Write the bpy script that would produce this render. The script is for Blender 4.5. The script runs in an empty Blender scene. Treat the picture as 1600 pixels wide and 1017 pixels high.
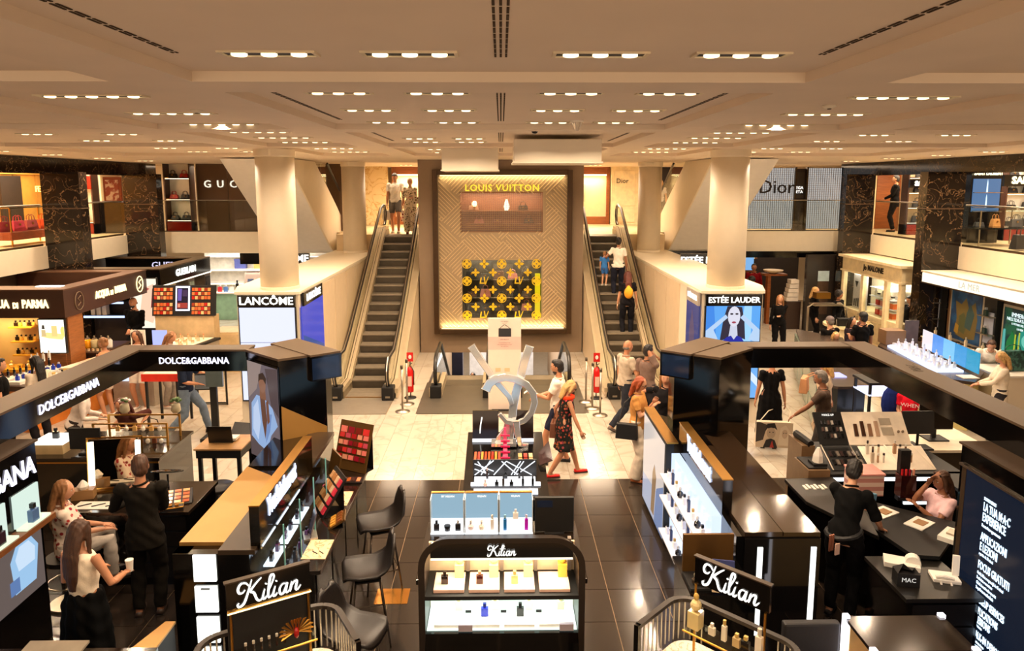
import bpy, math, random
import numpy as np
from mathutils import Vector, Matrix, Euler
random.seed(7)
SC = bpy.context.scene
COL = SC.collection
R = math.radians
# ---------------------------------------------------------------- camera, world, lights, exposure
cam_d = bpy.data.cameras.new('camera'); cam = bpy.data.objects.new('camera', cam_d); COL.objects.link(cam)
cam_d.sensor_width = 36; cam_d.lens = 1110/1600*36; cam_d.shift_y = -67.5/1600
cam_d.clip_start = .05; cam_d.clip_end = 200
cam.location = (0, 0, 4.6); cam.rotation_euler = (math.pi/2-math.atan(153/1110), 0, -math.atan(17/1110))
SC.camera = cam
w = bpy.data.worlds.new('world'); SC.world = w; w.use_nodes = True
w.node_tree.nodes['Background'].inputs[0].default_value = (1, .74, .50, 1)
w.node_tree.nodes['Background'].inputs[1].default_value = 1.15
SC.view_settings.view_transform = 'Standard'; SC.view_settings.look = 'None'
SC.view_settings.exposure = .38; SC.view_settings.gamma = 1; SC.view_settings.use_curve_mapping = False
WARM = (1, .76, .53)
def area(x, y, z, sx, sy, power, col=WARM, rot=(0, 0, 0), spread=180):
    l = bpy.data.lights.new('lamp_and_fill_light', 'AREA'); l.shape = 'RECTANGLE'; l.size = sx; l.size_y = sy
    l.energy = power; l.color = col; l.spread = R(spread)
    o = bpy.data.objects.new('lamp_and_fill_light', l); o.location = (x, y, z); o.rotation_euler = rot; COL.objects.link(o)
    return o
for sx in (-1, 1): area(sx*3.1, 23.5, 5.2, 1.8, 3, 110); area(sx*8.7, 24.5, 5.2, 4, 2, 90); area(sx*13.2, 18, 5.2, 2.5, 9, 330)  # unseen fill lights brightening the landings and galleries, no fixtures there
LAMP_W = 20
area(-9, 24.6, 2.45, 4, 3, 130, (1, .92, .82)); area(9.6, 24.6, 2.45, 3, 3, 30)  # fill lights for the shops under the back gallery, no fixtures
area(0, 26, -.4, 3.6, 5, 420, (1, .9, .8))  # added unseen light to brighten the lower floor

# ---------------------------------------------------------------- helpers
def lin(c): return tuple(((v/255)/12.92 if v/255 <= .04045 else ((v/255+.055)/1.055)**2.4) for v in c)+(1,)
MATS = {}
def mat(key, rgb=(128, 128, 128), rough=.5, metal=0, emit=0, noise=.12, scale=6, bump=.0, trans=0, kind=None, rgb2=None, coat=0, ior=None):
    if key in MATS: return MATS[key]
    m = bpy.data.materials.new(key); MATS[key] = m; m.use_nodes = True
    nt = m.node_tree; b = nt.nodes['Principled BSDF']; N = nt.nodes.new; L = nt.links.new
    c = lin(rgb)
    b.inputs['Base Color'].default_value = c; b.inputs['Roughness'].default_value = rough; b.inputs['Metallic'].default_value = metal
    if rough >= .8: b.inputs['Specular IOR Level'].default_value = .12
    if coat: b.inputs['Coat Weight'].default_value = coat; b.inputs['Coat Roughness'].default_value = .08
    if trans: b.inputs['Transmission Weight'].default_value = trans; b.inputs['IOR'].default_value = ior or 1.45
    tc = N('ShaderNodeTexCoord')
    def noi(sc, det=3, dist=0):
        n = N('ShaderNodeTexNoise'); n.inputs['Scale'].default_value = sc; n.inputs['Detail'].default_value = det; n.inputs['Distortion'].default_value = dist
        L(tc.outputs['Object'], n.inputs['Vector']); return n
    def ramp(src, stops):
        r = N('ShaderNodeValToRGB'); e = r.color_ramp.elements
        e[0].position, e[0].color = stops[0]; e[1].position, e[1].color = stops[-1]
        for p_, c_ in stops[1:-1]: x = e.new(p_); x.color = c_
        L(src, r.inputs[0]); return r
    sh = lambda k: tuple(min(1, v*k) for v in c[:3])+(1,)
    if emit:
        b.inputs['Emission Color'].default_value = c; b.inputs['Emission Strength'].default_value = emit
        b.inputs['Base Color'].default_value = (.01, .01, .01, 1); b.inputs['Specular IOR Level'].default_value = .12; b.inputs['Roughness'].default_value = .15
    elif kind == 'marble':      # veined stone, its veins shifted from slab to slab
        n = noi(scale, 6, 1.6); c2 = lin(rgb2); oi = N('ShaderNodeObjectInfo'); ge = N('ShaderNodeNewGeometry'); ma = N('ShaderNodeVectorMath'); ma.operation = 'MULTIPLY_ADD'
        cmb = N('ShaderNodeCombineXYZ')
        for k in range(3): L(oi.outputs['Random'], cmb.inputs[k])
        L(cmb.outputs[0], ma.inputs[0]); ma.inputs[1].default_value = (23, 17, 11); L(ge.outputs['Position'], ma.inputs[2]); L(ma.outputs[0], n.inputs['Vector'])
        r = ramp(n.outputs['Fac'], [(.36, c), (.47, sh(.93)), (.5, c2), (.53, sh(.95)), (.68, c)] if rgb[0] > 90 else [(.4, c), (.492, sh(1.4)), (.5, c2), (.508, sh(1.5)), (.62, c)])
        L(r.outputs[0], b.inputs['Base Color'])
    elif kind == 'blotch':
        n = noi(scale, 3, .4); c2 = lin(rgb2)
        r = ramp(n.outputs['Fac'], [(.46, c), (.54, c2)]); r.color_ramp.interpolation = 'LINEAR'
        L(r.outputs[0], b.inputs['Base Color'])
    elif kind == 'flower':      # printed cloth
        v = N('ShaderNodeTexVoronoi'); v.inputs['Scale'].default_value = scale; L(tc.outputs['Object'], v.inputs['Vector'])
        r = ramp(v.outputs['Distance'], [(.28, lin(rgb2)), (.42, c)])
        r.color_ramp.elements[0].color = (1, 1, 1, 1); r.color_ramp.elements[1].color = (0, 0, 0, 1)
        h = N('ShaderNodeMixRGB'); h.blend_type = 'MULTIPLY'; h.inputs[0].default_value = .6; h.inputs[1].default_value = lin(rgb2)
        g = N('ShaderNodeMixRGB'); g.inputs[1].default_value = c; L(r.outputs[0], g.inputs[0]); L(h.outputs[0], g.inputs[2])
        L(v.outputs['Color'], h.inputs[2]); L(g.outputs[0], b.inputs['Base Color'])
    elif kind == 'stripe':
        wv = N('ShaderNodeTexWave'); wv.inputs['Scale'].default_value = scale; wv.bands_direction = 'Z'; L(tc.outputs['Object'], wv.inputs['Vector'])
        r = ramp(wv.outputs['Fac'], [(.45, c), (.55, lin(rgb2))]); L(r.outputs[0], b.inputs['Base Color'])
    elif kind == 'wood':
        mp = N('ShaderNodeMapping'); mp.inputs['Scale'].default_value = (1, 1, 8); L(tc.outputs['Object'], mp.inputs[0])
        n = noi(scale, 4, .5); L(mp.outputs[0], n.inputs['Vector'])
        r = ramp(n.outputs['Fac'], [(.3, sh(.75)), (.7, sh(1.15))]); L(r.outputs[0], b.inputs['Base Color'])
    elif noise:
        n = noi(scale); r = ramp(n.outputs['Fac'], [(.3, sh(1-noise)), (.7, sh(1+noise))]); L(r.outputs[0], b.inputs['Base Color'])
    if bump:
        n2 = noi(scale*6); bm = N('ShaderNodeBump'); bm.inputs['Strength'].default_value = bump; bm.inputs['Distance'].default_value = .01
        L(n2.outputs['Fac'], bm.inputs['Height']); L(bm.outputs[0], b.inputs['Normal'])
    return m
def glow(rgb, s=1.0):
    return mat('glow_%d_%d_%d_%g' % (*rgb, s), rgb, emit=s)
def glass_mat():
    if 'clear_glass' in MATS: return MATS['clear_glass']
    m = bpy.data.materials.new('clear_glass'); MATS['clear_glass'] = m; m.use_nodes = True; nt = m.node_tree; nt.nodes.clear()
    o = nt.nodes.new('ShaderNodeOutputMaterial'); mx = nt.nodes.new('ShaderNodeMixShader'); t = nt.nodes.new('ShaderNodeBsdfTransparent')
    g = nt.nodes.new('ShaderNodeBsdfGlossy'); f = nt.nodes.new('ShaderNodeMath'); f.operation = 'MULTIPLY_ADD'; f.inputs[1].default_value = .5; f.inputs[2].default_value = .04; lw = nt.nodes.new('ShaderNodeLayerWeight'); pw = nt.nodes.new('ShaderNodeMath'); pw.operation = 'POWER'; pw.inputs[1].default_value = 5
    nt.links.new(lw.outputs['Facing'], pw.inputs[0]); nt.links.new(pw.outputs[0], f.inputs[0])
    t.inputs[0].default_value = (.93, .95, .92, 1); g.inputs[1].default_value = .02
    nt.links.new(f.outputs[0], mx.inputs[0]); nt.links.new(t.outputs[0], mx.inputs[1]); nt.links.new(g.outputs[0], mx.inputs[2]); nt.links.new(mx.outputs[0], o.inputs[0])
    return m
def BL(): return mat('black_lacquer', (6, 5, 5), .1, coat=.3, noise=.1)
def BRZ(): return mat('bronze_top', (84, 66, 47), .4, metal=.15, noise=.06, scale=2)
def GLD(): return mat('gold_metal', (190, 140, 62), .28, metal=1, noise=.05)
def K(): return mat('matt_black', (10, 9, 9), .55, noise=.2)
def WHT(): return mat('white_lacquer', (232, 226, 215), .35, noise=.03)
def STL(): return mat('brushed_steel', (178, 168, 152), .32, metal=1, noise=.06)
def CRM(): return mat('cream_paint', (226, 214, 192), .5, noise=.03, scale=2)

class Q:
    def __init__(s): s.v = []; s.f = []; s.m = []
    def add(s, vs, fs, m=0):
        b = len(s.v); s.v.extend(tuple(p) for p in vs); s.f.extend([tuple(i+b for i in f) for f in fs]); s.m.extend([m]*len(fs)); return s
    def box(s, x0, y0, z0, x1, y1, z1, m=0):
        x0, x1 = sorted((x0, x1)); y0, y1 = sorted((y0, y1)); z0, z1 = sorted((z0, z1))
        return s.add([(x0, y0, z0), (x1, y0, z0), (x1, y1, z0), (x0, y1, z0), (x0, y0, z1), (x1, y0, z1), (x1, y1, z1), (x0, y1, z1)],
                     [(0, 3, 2, 1), (4, 5, 6, 7), (0, 1, 5, 4), (1, 2, 6, 5), (2, 3, 7, 6), (3, 0, 4, 7)], m)
    def cb(s, x, y, z, sx, sy, sz, m=0):      # centred in x,y; z = bottom
        return s.box(x-sx/2, y-sy/2, z, x+sx/2, y+sy/2, z+sz, m)
    def ext(s, pts, d, m=0):                  # planar polygon swept by vector d
        n = len(pts); d = Vector(d); a = [Vector(p) for p in pts]
        return s.add(a+[p+d for p in a], [tuple(range(n))[::-1], tuple(range(n, 2*n))]+[(i, (i+1) % n, n+(i+1) % n, n+i) for i in range(n)], m)
    def prism(s, poly, z0, z1, m=0): return s.ext([(x, y, z0) for x, y in poly], (0, 0, z1-z0), m)
    def yz(s, poly, x0, x1, m=0): return s.ext([(x0, y, z) for y, z in poly], (x1-x0, 0, 0), m)
    def xz(s, poly, y0, y1, m=0): return s.ext([(x, y0, z) for x, z in poly], (0, y1-y0, 0), m)
    def tube(s, pts, r, n=8, m=0, closed=False, ry=None, ref=(1, 0, 0)):
        P = [Vector(p) for p in pts]; k = len(P); ref = Vector(ref)
        rr = list(r) if hasattr(r, '__len__') else [r]*k; r2 = rr if ry is None else (list(ry) if hasattr(ry, '__len__') else [ry]*k)
        vs = []
        for i in range(k):
            a = P[i-1] if (i or closed) else P[0]; b = P[(i+1) % k] if (i < k-1 or closed) else P[i]
            t = (b-a).normalized() if (b-a).length > 1e-9 else Vector((0, 0, 1))
            u = ref-t*ref.dot(t)
            if u.length < .05: u = Vector((0, 1, 0))-t*t.y
            if u.length < .05: u = Vector((0, 0, 1))-t*t.z
            u.normalize(); v = t.cross(u)
            vs += [P[i]+u*(rr[i]*math.cos(2*math.pi*j/n))+v*(r2[i]*math.sin(2*math.pi*j/n)) for j in range(n)]
        fs = [(i*n+j, i*n+(j+1) % n, ((i+1) % k)*n+(j+1) % n, ((i+1) % k)*n+j) for i in range(k if closed else k-1) for j in range(n)]
        if not closed: fs += [tuple(range(n))[::-1], tuple((k-1)*n+j for j in range(n))]
        return s.add(vs, fs, m)
    def cyl(s, x, y, z0, z1, r, r1=None, n=16, m=0): return s.tube([(x, y, z0), (x, y, z1)], [r, r if r1 is None else r1], n, m)
    def lathe(s, prof, x=0, y=0, n=16, m=0, sx=1, sy=1):
        vs = [(x+sx*r*math.cos(2*math.pi*j/n), y+sy*r*math.sin(2*math.pi*j/n), z) for r, z in prof for j in range(n)]
        k = len(prof)
        return s.add(vs, [(i*n+j, i*n+(j+1) % n, (i+1)*n+(j+1) % n, (i+1)*n+j) for i in range(k-1) for j in range(n)]+[tuple(range(n))[::-1], tuple((k-1)*n+j for j in range(n))], m)
    def ell(s, c, r, n=10, m=0, M=None):
        vs = []; h = max(4, n//2+1); c = Vector(c)
        for i in range(h+1):
            a = math.pi*i/h
            for j in range(n):
                b = 2*math.pi*j/n; p = Vector((r[0]*math.sin(a)*math.cos(b), r[1]*math.sin(a)*math.sin(b), r[2]*math.cos(a)))
                vs.append(c+(M@p if M else p))
        return s.add(vs, [(i*n+j, (i+1)*n+j, (i+1)*n+(j+1) % n, i*n+(j+1) % n) for i in range(h) for j in range(n)], m)
    def xf(s, M): s.v = [tuple(M@Vector(p)) for p in s.v]; return s
    def mesh(s, name, mats):
        me = bpy.data.meshes.new(name); me.from_pydata(s.v, [], s.f)
        for m in (mats if isinstance(mats, (list, tuple)) else [mats]): me.materials.append(m)
        if any(s.m): me.polygons.foreach_set('material_index', s.m)
        me.update(); return me

def rootloc(o):
    while o.parent: o = o.parent
    return Vector(o.location)
def bd(mb, name, mats, parent=None, w=False, smooth=False, bev=0, kind=None, label=None, cat=None, group=None):
    if w and parent is not None:
        l = rootloc(parent); mb.v = [(p[0]-l.x, p[1]-l.y, p[2]-l.z) for p in mb.v]
    loc = None
    if parent is None and mb.v:             # origin at the thing's own base
        a = np.array(mb.v); lo = a.min(0); hi = a.max(0); loc = ((lo[0]+hi[0])/2, (lo[1]+hi[1])/2, lo[2])
        mb.v = [tuple(p) for p in a-np.array(loc)]
    me = mb.mesh(name, mats); o = bpy.data.objects.new(name, me); COL.objects.link(o)
    if loc: o.location = loc
    if parent: o.parent = parent
    if smooth: me.shade_smooth() if smooth is True else me.shade_smooth()
    if bev:
        b = o.modifiers.new('bevel', 'BEVEL'); b.width = bev; b.segments = 2; b.limit_method = 'ANGLE'
    tag(o, label, cat, group, kind); return o
def tag(o, label=None, cat=None, group=None, kind=None):
    if label: o['label'] = label
    if cat: o['category'] = cat
    if group: o['group'] = group
    if kind: o['kind'] = kind
    return o
def thing(name, label, cat, loc=(0, 0, 0), rz=0, group=None, kind=None):
    o = bpy.data.objects.new(name, None); COL.objects.link(o); o.location = loc; o.rotation_euler = (0, 0, rz); o.empty_display_size = .1
    return tag(o, label, cat, group, kind)
def dup(root, loc, rz=None, label=None, group=None, par=None):
    r = root.copy(); COL.objects.link(r); r.location = loc
    if rz is not None: r.rotation_euler = (0, 0, rz)
    if label: r['label'] = label
    if group: r['group'] = group
    if par: r.parent = par
    for ch in list(root.children):
        c = ch.copy(); COL.objects.link(c); c.parent = r
        for g in list(ch.children):
            d = g.copy(); COL.objects.link(d); d.parent = c
    return r
_pend = []
def txt(s, size, org, ux, uz, m, parent, w=True, align='CENTER', bold=0, xs=1, depth=.006, name='lettering', shear=0, sp=1.0):
    cu = bpy.data.curves.new(name, 'FONT'); cu.body = s; cu.size = size; cu.align_x = align; cu.align_y = 'CENTER'
    cu.offset = bold; cu.extrude = depth/2; cu.resolution_u = 2; cu.shear = shear; cu.space_character = sp
    cu.materials.append(m)
    o = bpy.data.objects.new(name, cu); COL.objects.link(o)
    ux = Vector(ux).normalized(); uz = Vector(uz).normalized(); n = ux.cross(uz)
    org = Vector(org)
    if w: org = org-rootloc(parent)
    M = Matrix(((ux.x*xs, uz.x, n.x, org.x), (ux.y*xs, uz.y, n.y, org.y), (ux.z*xs, uz.z, n.z, org.z), (0, 0, 0, 1)))
    o.parent = parent; o.matrix_basis = M; _pend.append(o); return o
def art(org, ux, uz, W, H, shapes, parent, name='picture', w=True, gap=.0015, s=1.0, em=True):
    """flat picture: coloured polygons (0..1 coordinates) in thin layers on the screen or print"""
    ux = Vector(ux).normalized(); uz = Vector(uz).normalized(); n = ux.cross(uz); org = Vector(org); mb = Q(); ms = []; mi = {}
    for k, (c, poly) in enumerate(shapes):
        if c not in mi: mi[c] = len(ms); ms.append(glow(c, s) if em else mat('print_%d_%d_%d' % c, c, .5, noise=.02))
        if len(poly) == 4 and not hasattr(poly[0], '__len__'):
            cx_, cy_, rx_, ry_ = poly; poly = [(cx_+rx_*math.cos(t*math.pi/8), cy_+ry_*math.sin(t*math.pi/8)) for t in range(16)]
        P = [org+ux*(min(1, max(0, a))*W)+uz*(min(1, max(0, b))*H)+n*(gap*(k+1)) for a, b in poly]
        mb.add(P, [tuple(range(len(P)))], mi[c])
    return bd(mb, name, ms, parent, w, kind='stuff')
ORD = ['first', 'second', 'third', 'fourth', 'fifth', 'sixth', 'seventh', 'eighth', 'ninth', 'tenth', 'eleventh', 'twelfth', 'thirteenth', 'fourteenth', 'fifteenth', 'sixteenth']
# ================================================================ STRUCTURE
BEAM, COF = 5.25, 5.315
ceil_m = mat('ceiling_plaster', (220, 202, 180), .7, noise=.03, scale=1.5)
ce = thing('ceiling', None, None, (0, 0, BEAM), kind='structure')
xs_ = [(-1.97, 1.97), (-4.08, -2.5), (2.5, 4.08), (-8.6, -4.72), (4.72, 8.6)]
rows_ = [(1.28+3.95*k, 4.7+3.98*k) for k in range(-1, 4)]
xl = sorted(set([-16.5, 16.5]+[v for a in xs_ for v in a])); yl = sorted(set([-4.5, 32]+[v for a in rows_ for v in a]))
mb = Q()
for i in range(len(xl)-1):
    for j in range(len(yl)-1):
        hole = any(abs(a-xl[i]) < 1e-6 and abs(b-xl[i+1]) < 1e-6 for a, b in xs_) and any(abs(a-yl[j]) < 1e-6 and abs(b-yl[j+1]) < 1e-6 for a, b in rows_)
        if not hole: mb.box(xl[i], yl[j], BEAM, xl[i+1], yl[j+1], COF)
bd(mb, 'ceiling_beam', ceil_m, ce, True)
bd(Q().box(-16.5, -4.5, COF, 16.5, 32, COF+.25), 'coffer_panel', ceil_m, ce, True)
slot_m = mat('dark_slot', (70, 55, 40), .8)
def slots(x, y0, y1, n3):
    m = Q(); y = y0
    while y < y1:
        for dx in n3: m.box(x+dx-.006, y, COF-.004, x+dx+.006, min(y+.10, y1), COF-.001)
        y += .13
    bd(m, 'air_slot', slot_m, ce, True)
for a, b in ((.8, 4.15), (5.55, 8.25), (9.6, 12.2), (13.6, 16)): slots(0, a, b, (-.03, 0, .03))
for x in (-1.78, 1.78):
    for a, b in ((2.2, 4.05), (5.7, 8.1), (9.6, 12.0)): slots(x, a, b, (-.012, .012))
# recessed multi-lamp fixtures
def ceiling_light(n, L):
    t = thing('ceiling_light', 'x', 'ceiling light', (0, 0, 0))
    f = Q(); f.box(-L/2-.02, -.07, -.012, L/2+.02, -.06, 0, 0); f.box(-L/2-.02, .06, -.012, L/2+.02, .07, 0, 0)
    f.box(-L/2-.02, -.06, -.012, -L/2, .06, 0); f.box(L/2, -.06, -.012, L/2+.02, .06, 0)
    bd(f, 'frame', mat('lamp_frame', (214, 198, 168), .5), t)
    bd(Q().box(-L/2, -.06, -.004, L/2, .06, 0), 'recess', mat('lamp_recess', (14, 11, 9), .6), t)
    for k in range(n):
        x = -L/2+L*(k+.5)/n
        bd(Q().lathe([(.044, -.005), (.044, -.014), (.038, -.018), (0.001, -.018)], x, 0, 14), 'lamp', glow((255, 226, 176), 2.4), t, smooth=False)
    return t
cl3 = ceiling_light(3, .49); cl5 = ceiling_light(5, .84); used = set()
SEEN = []
def put_light(proto, x, y, z, lab, grp):
    key = id(proto)
    if key not in used: used.add(key); o = proto; o.location = (x, y, z)
    else: o = dup(proto, (x, y, z))
    tag(o, lab, 'ceiling light', grp)
    area(x, y, z-.03, .085, .085, LAMP_W, spread=150)
rn = [o_+' row' for o_ in ('nearest', 'second', 'third', 'fourth', 'fifth', 'sixth', 'seventh', 'eighth', 'ninth')]
for r, y in enumerate((4.05, 5.73, 7.03, 8.38, 9.75, 11.3, 12.2, 14.7, 16.2)):
    for q, x in enumerate((-1.27, -.5, .55, 1.33)):
        if y == 11.3 and x > 0: continue
        LAMP_W = 19 if y < 13 else 30
        put_light(cl3, x, y, COF, 'recessed three-lamp ceiling light, middle bays, %s, %s from the left' % (rn[r], ORD[q]), 'lights of the middle ceiling bays')
for r, y in enumerate((5.97, 7.38, 8.69, 9.95, 11.1, 12.3, 14.4, 15.9)):
    LAMP_W = 22 if y < 13 else 34
    for sx, sd in ((-1, 'left'), (1, 'right')):
        put_light(cl5, sx*3.32, y, COF, 'long five-lamp ceiling light in the narrow %s bays, %s' % (sd, rn[r]), 'lights of the narrow ceiling bays')
for r, y in enumerate((9.1, 10.4, 11.9, 14.3, 15.8)):
    LAMP_W = 24 if y < 13 else 38
    for sx, sd in ((-1, 'left'), (1, 'right')):
        for q, x in enumerate((5.4, 6.6)):
            put_light(cl3 if q else cl3, sx*x, y, COF, 'small ceiling light in the wide %s-hand bays, %s, %s from the middle' % (sd, rn[r], ORD[q]), 'lights of the wide ceiling bays')
LAMP_W = 60
for r, y in enumerate((14.2, 15.9, 17.9, 20)):
    for sx, sd in ((-1, 'left'), (1, 'right')):
        put_light(cl3, sx*9.8, y, BEAM, 'small ceiling light just inside the %s dark marble beam, %s' % (sd, rn[r]), 'lights along the marble beams')
for k, (x, y) in enumerate(((-3.2, 24.3), (3.2, 24.3))):
    put_light(cl3, x, y, BEAM, 'ceiling light over the top landing of the %s escalator' % ('left' if x < 0 else 'right'), 'lights over the landings')
# ceiling fittings
t = thing('security_camera', 'dark dome security camera hanging under the middle of the ceiling', 'camera', (.42, 9.0, COF))
bd(Q().lathe([(.055, 0), (.055, -.04), (.045, -.05)], n=20), 'housing', mat('pale_plastic', (210, 200, 180), .4), t, smooth=True)
bd(Q().ell((0, 0, -.05), (.045, .045, .045), 16), 'dome', mat('dark_dome', (12, 12, 14), .05), t, smooth=True)
t = thing('crystal_lamp', 'small pleated glass ceiling lamp right of the dome camera', 'ceiling light', (.86, 8.2, COF))
bd(Q().lathe([(.07, 0), (.065, -.02), (.03, -.10), (.02, -.11)], n=10), 'shade', mat('frosted_glass', (235, 225, 210), .2, trans=.5), t)
bd(Q().cyl(0, 0, -.02, 0, .075), 'rim', WHT(), t)
for x, y, l in ((.16, 5.0, 'smoke detector right of the middle air slots by the nearest lamps'), (-2.95, 7.1, 'smoke detector in the narrow left bay'), (3.0, 6.6, 'round sensor in the narrow right bay')):
    t = thing('smoke_detector', 'round pale '+l, 'detector', (x, y, COF)); bd(Q().lathe([(.06, 0), (.06, -.012), (.03, -.03)], n=18), 'body', mat('pale_plastic'), t, smooth=True); bd(Q().cyl(0, 0, -.036, -.03, .018), 'sensor', mat('dark_slot'), t)
t = thing('ceiling_box', 'pale boxed-in duct under the ceiling, nearer and right of the middle', 'duct', (.83, 10.9, 4.93))
bd(Q().box(.19, 10.5, 4.93, 1.47, 11.6, BEAM), 'casing', CRM(), t, True, bev=.006); bd(Q().box(.17, 10.48, 4.905, 1.49, 11.62, 4.93), 'bottom_lip', CRM(), t, True)
t = thing('ceiling_box', 'pale boxed-in duct under the ceiling, farther and left of the middle', 'duct', (-.57, 13.4, 4.86))
bd(Q().box(-1.07, 13, 4.86, -.05, 14.2, BEAM), 'casing', CRM(), t, True, bev=.006); bd(Q().box(-1.09, 12.98, 4.84, -.03, 14.22, 4.86), 'bottom_lip', CRM(), t, True)

# floor with real tiles
fl = thing('floor', None, None, (0, 0, 0), kind='structure')
grout = mat('grout', (150, 124, 92), .7)
mb = Q(); mb.box(-15, -3, -.35, 15, 16.2, -.008); mb.box(-15, 16.2, -.35, -2.0, 28, -.008); mb.box(2.0, 16.2, -.35, 15, 28, -.008)
bd(mb, 'floor_slab', grout, fl, True)
btile = mat('black_floor_tile', (46, 38, 32), .16, noise=.2, scale=1.2, coat=.2)
marb = [mat('marble_tile_%d' % k, c, .16, kind='marble', rgb2=c2, scale=.6+.2*k) for k, (c, c2) in enumerate((((198, 188, 172), (180, 168, 150)), ((190, 180, 163), (174, 161, 143)), ((204, 195, 180), (184, 172, 155))))]
tb = Q().box(.004, .004, -.006, .616, .611, 0).mesh('black_tile', btile)
n = 0
for j in range(13):
    for i in range(-11, 11):
        x = -.03+.62*i; y = 10.65-.615*(j+1)
        if n >= 290: break
        o = bpy.data.objects.new('black_tile', tb); COL.objects.link(o); o.parent = fl; o.location = (x, y, 0); n += 1
tms = [Q().box(.0025, .0025, -.008, .3075, .9275, 0).mesh('marble_tile', m) for m in marb]
n = 0; rest = [Q(), Q(), Q()]
for i in range(-45, 45):
    x = .155+.31*i; off = ((i*37) % 3)*.31
    y = 10.65-off
    while y < 27.5:
        y0 = max(y, 10.65); y1 = y+.93
        inp = (-2.0 < x and x+.31 < 2.0) or (2.33 < abs(x+.155) < 3.68)
        if inp and y1 > 13.88: y1 = 13.88
        if y1-y0 > .05:
            k = (i*7+int(y*3)) % 3
            vis = (-2.5 < x < 2.8 or 2.8 <= x < 9.3) and y < 16.5
            if vis and y0 == y and abs(y1-y-.93) < 1e-6 and n < 290:
                o = bpy.data.objects.new('marble_tile', tms[k]); COL.objects.link(o); o.parent = fl; o.location = (x, y, 0); n += 1
            else: rest[k].box(x+.0025, y0+.0025, -.008, x+.3075, y1-.0025, 0)
        y += .93
for k in range(3): bd(rest[k], 'marble_tile', marb[k], fl, True, kind='stuff')
# steel landing plates
plate = mat('landing_plate', (104, 96, 84), .42, metal=.6, noise=.08, scale=3)
bd(Q().box(-1.74, 13.9, -.008, 1.78, 16.2, .004), 'landing_plate', plate, fl, True, label='grey ribbed steel plate')
for sx in (-1, 1): bd(Q().box(sx*3.0-.66, 13.9, -.008, sx*3.0+.66, 15.5, .004), 'landing_plate', mat('landing_plate_light', (150, 140, 124), .45, metal=.5, noise=.06), fl, True)
# lower level seen through the opening
lf = thing('lower_floor', None, None, (0, 0, -3.4), kind='structure')
bd(Q().box(-6, 16, -3.6, 6, 34, -3.4), 'slab', mat('lower_floor_tile', (150, 142, 130), .3, noise=.1), lf, True)
bd(Q().box(-6, 34, -3.4, 6, 34.2, 0), 'end_wall', mat('lower_wall', (196, 186, 170), .6), lf, True)

wall_m = mat('wall_paint', (214, 198, 170), .6, noise=.03, scale=1.2)
# second storey slab and its pale fascia, three runs
f2 = thing('floor_upper', None, None, (0, 0, 2.55), kind='structure')
f2m = mat('upper_floor_stone', (222, 200, 160), .3, noise=.06)
mb = Q(); mb.box(-16.5, -3, 2.56, -11.22, 32, 3.09); mb.box(11.22, -3, 2.56, 16.5, 32, 3.09); mb.box(-11.22, 22.6, 2.56, 11.22, 32, 3.09)
mb.box(-5.0, 21.62, 2.56, -2.2, 22.6, 3.09); mb.box(2.2, 21.62, 2.56, 5.0, 22.6, 3.09)
bd(mb, 'slab', f2m, f2, True)
mb = Q(); mb.box(-11.22, -3, 2.55, -11.17, 22.6, 3.1); mb.box(11.17, -3, 2.55, 11.22, 22.6, 3.1)
mb.box(-11.2, 22.55, 2.45, -5.2, 22.6, 3.12); mb.box(5.2, 22.55, 2.45, 11.2, 22.6, 3.12)
bd(mb, 'fascia', mat('fascia_paint', (218, 206, 182), .55, noise=.02), f2, True)
# outer walls
def struct(name, mb, m, parent=None, **k): return bd(mb, name, m, parent, w=bool(parent), kind='structure' if not parent else None, **k)
struct('wall_left', Q().box(-16.6, -3, -.3, -16.4, 32, BEAM), wall_m); struct('wall_right', Q().box(16.4, -3, -.3, 16.6, 32, BEAM), wall_m)
struct('wall_back', Q().box(-16.4, 28.6, -.3, 16.4, 28.8, BEAM), wall_m)
mgw = mat('lower_side_wall', (70, 56, 44), .5)
struct('wall_left_lower', Q().box(-11.9, 3, 0, -11.75, 22.5, 2.55), mgw); struct('wall_right_lower', Q().box(11.75, 3, 0, 11.9, 22.5, 2.55), mgw)
# dark marble pilasters and the beam over the upper gallery
dm = mat('dark_marble', (26, 19, 14), .12, kind='marble', rgb2=(136, 108, 76), scale=2.4)
for sx, sd in ((-1, 'left'), (1, 'right')):
    X = sx*11.2
    t = thing('marble_beam_'+sd, None, None, (X, 12, 5.0), kind='structure')
    bd(Q().box(X-.1, -2, 4.86, X+.1, 23.3, BEAM), 'beam', dm, t, True)
    for y, wd in ((17.78, .93), (21.55, 1.0)) if sx < 0 else ((17.28, .93), (21.45, .87)):
        t = thing('marble_pillar', 'tall veined dark marble pillar on the %s, the %s of two' % (sd, 'nearer' if y < 20 else 'farther'), 'pillar', (X, y, 0), group='marble pillars')
        m = Q(); m.box(X, y-.17, 0, X-sx*wd, y+.17, 4.9)
        bd(m, 'shaft', dm, t, True); bd(Q().box(X+sx*.01, y-.19, 0, X-sx*(wd+.02), y+.19, .15), 'plinth', K(), t, True)
        bd(Q().box(X, y-.18, 4.0, X-sx*(wd+.01), y+.18, 4.03), 'joint_band', mat('dark_slot'), t, True)
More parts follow.
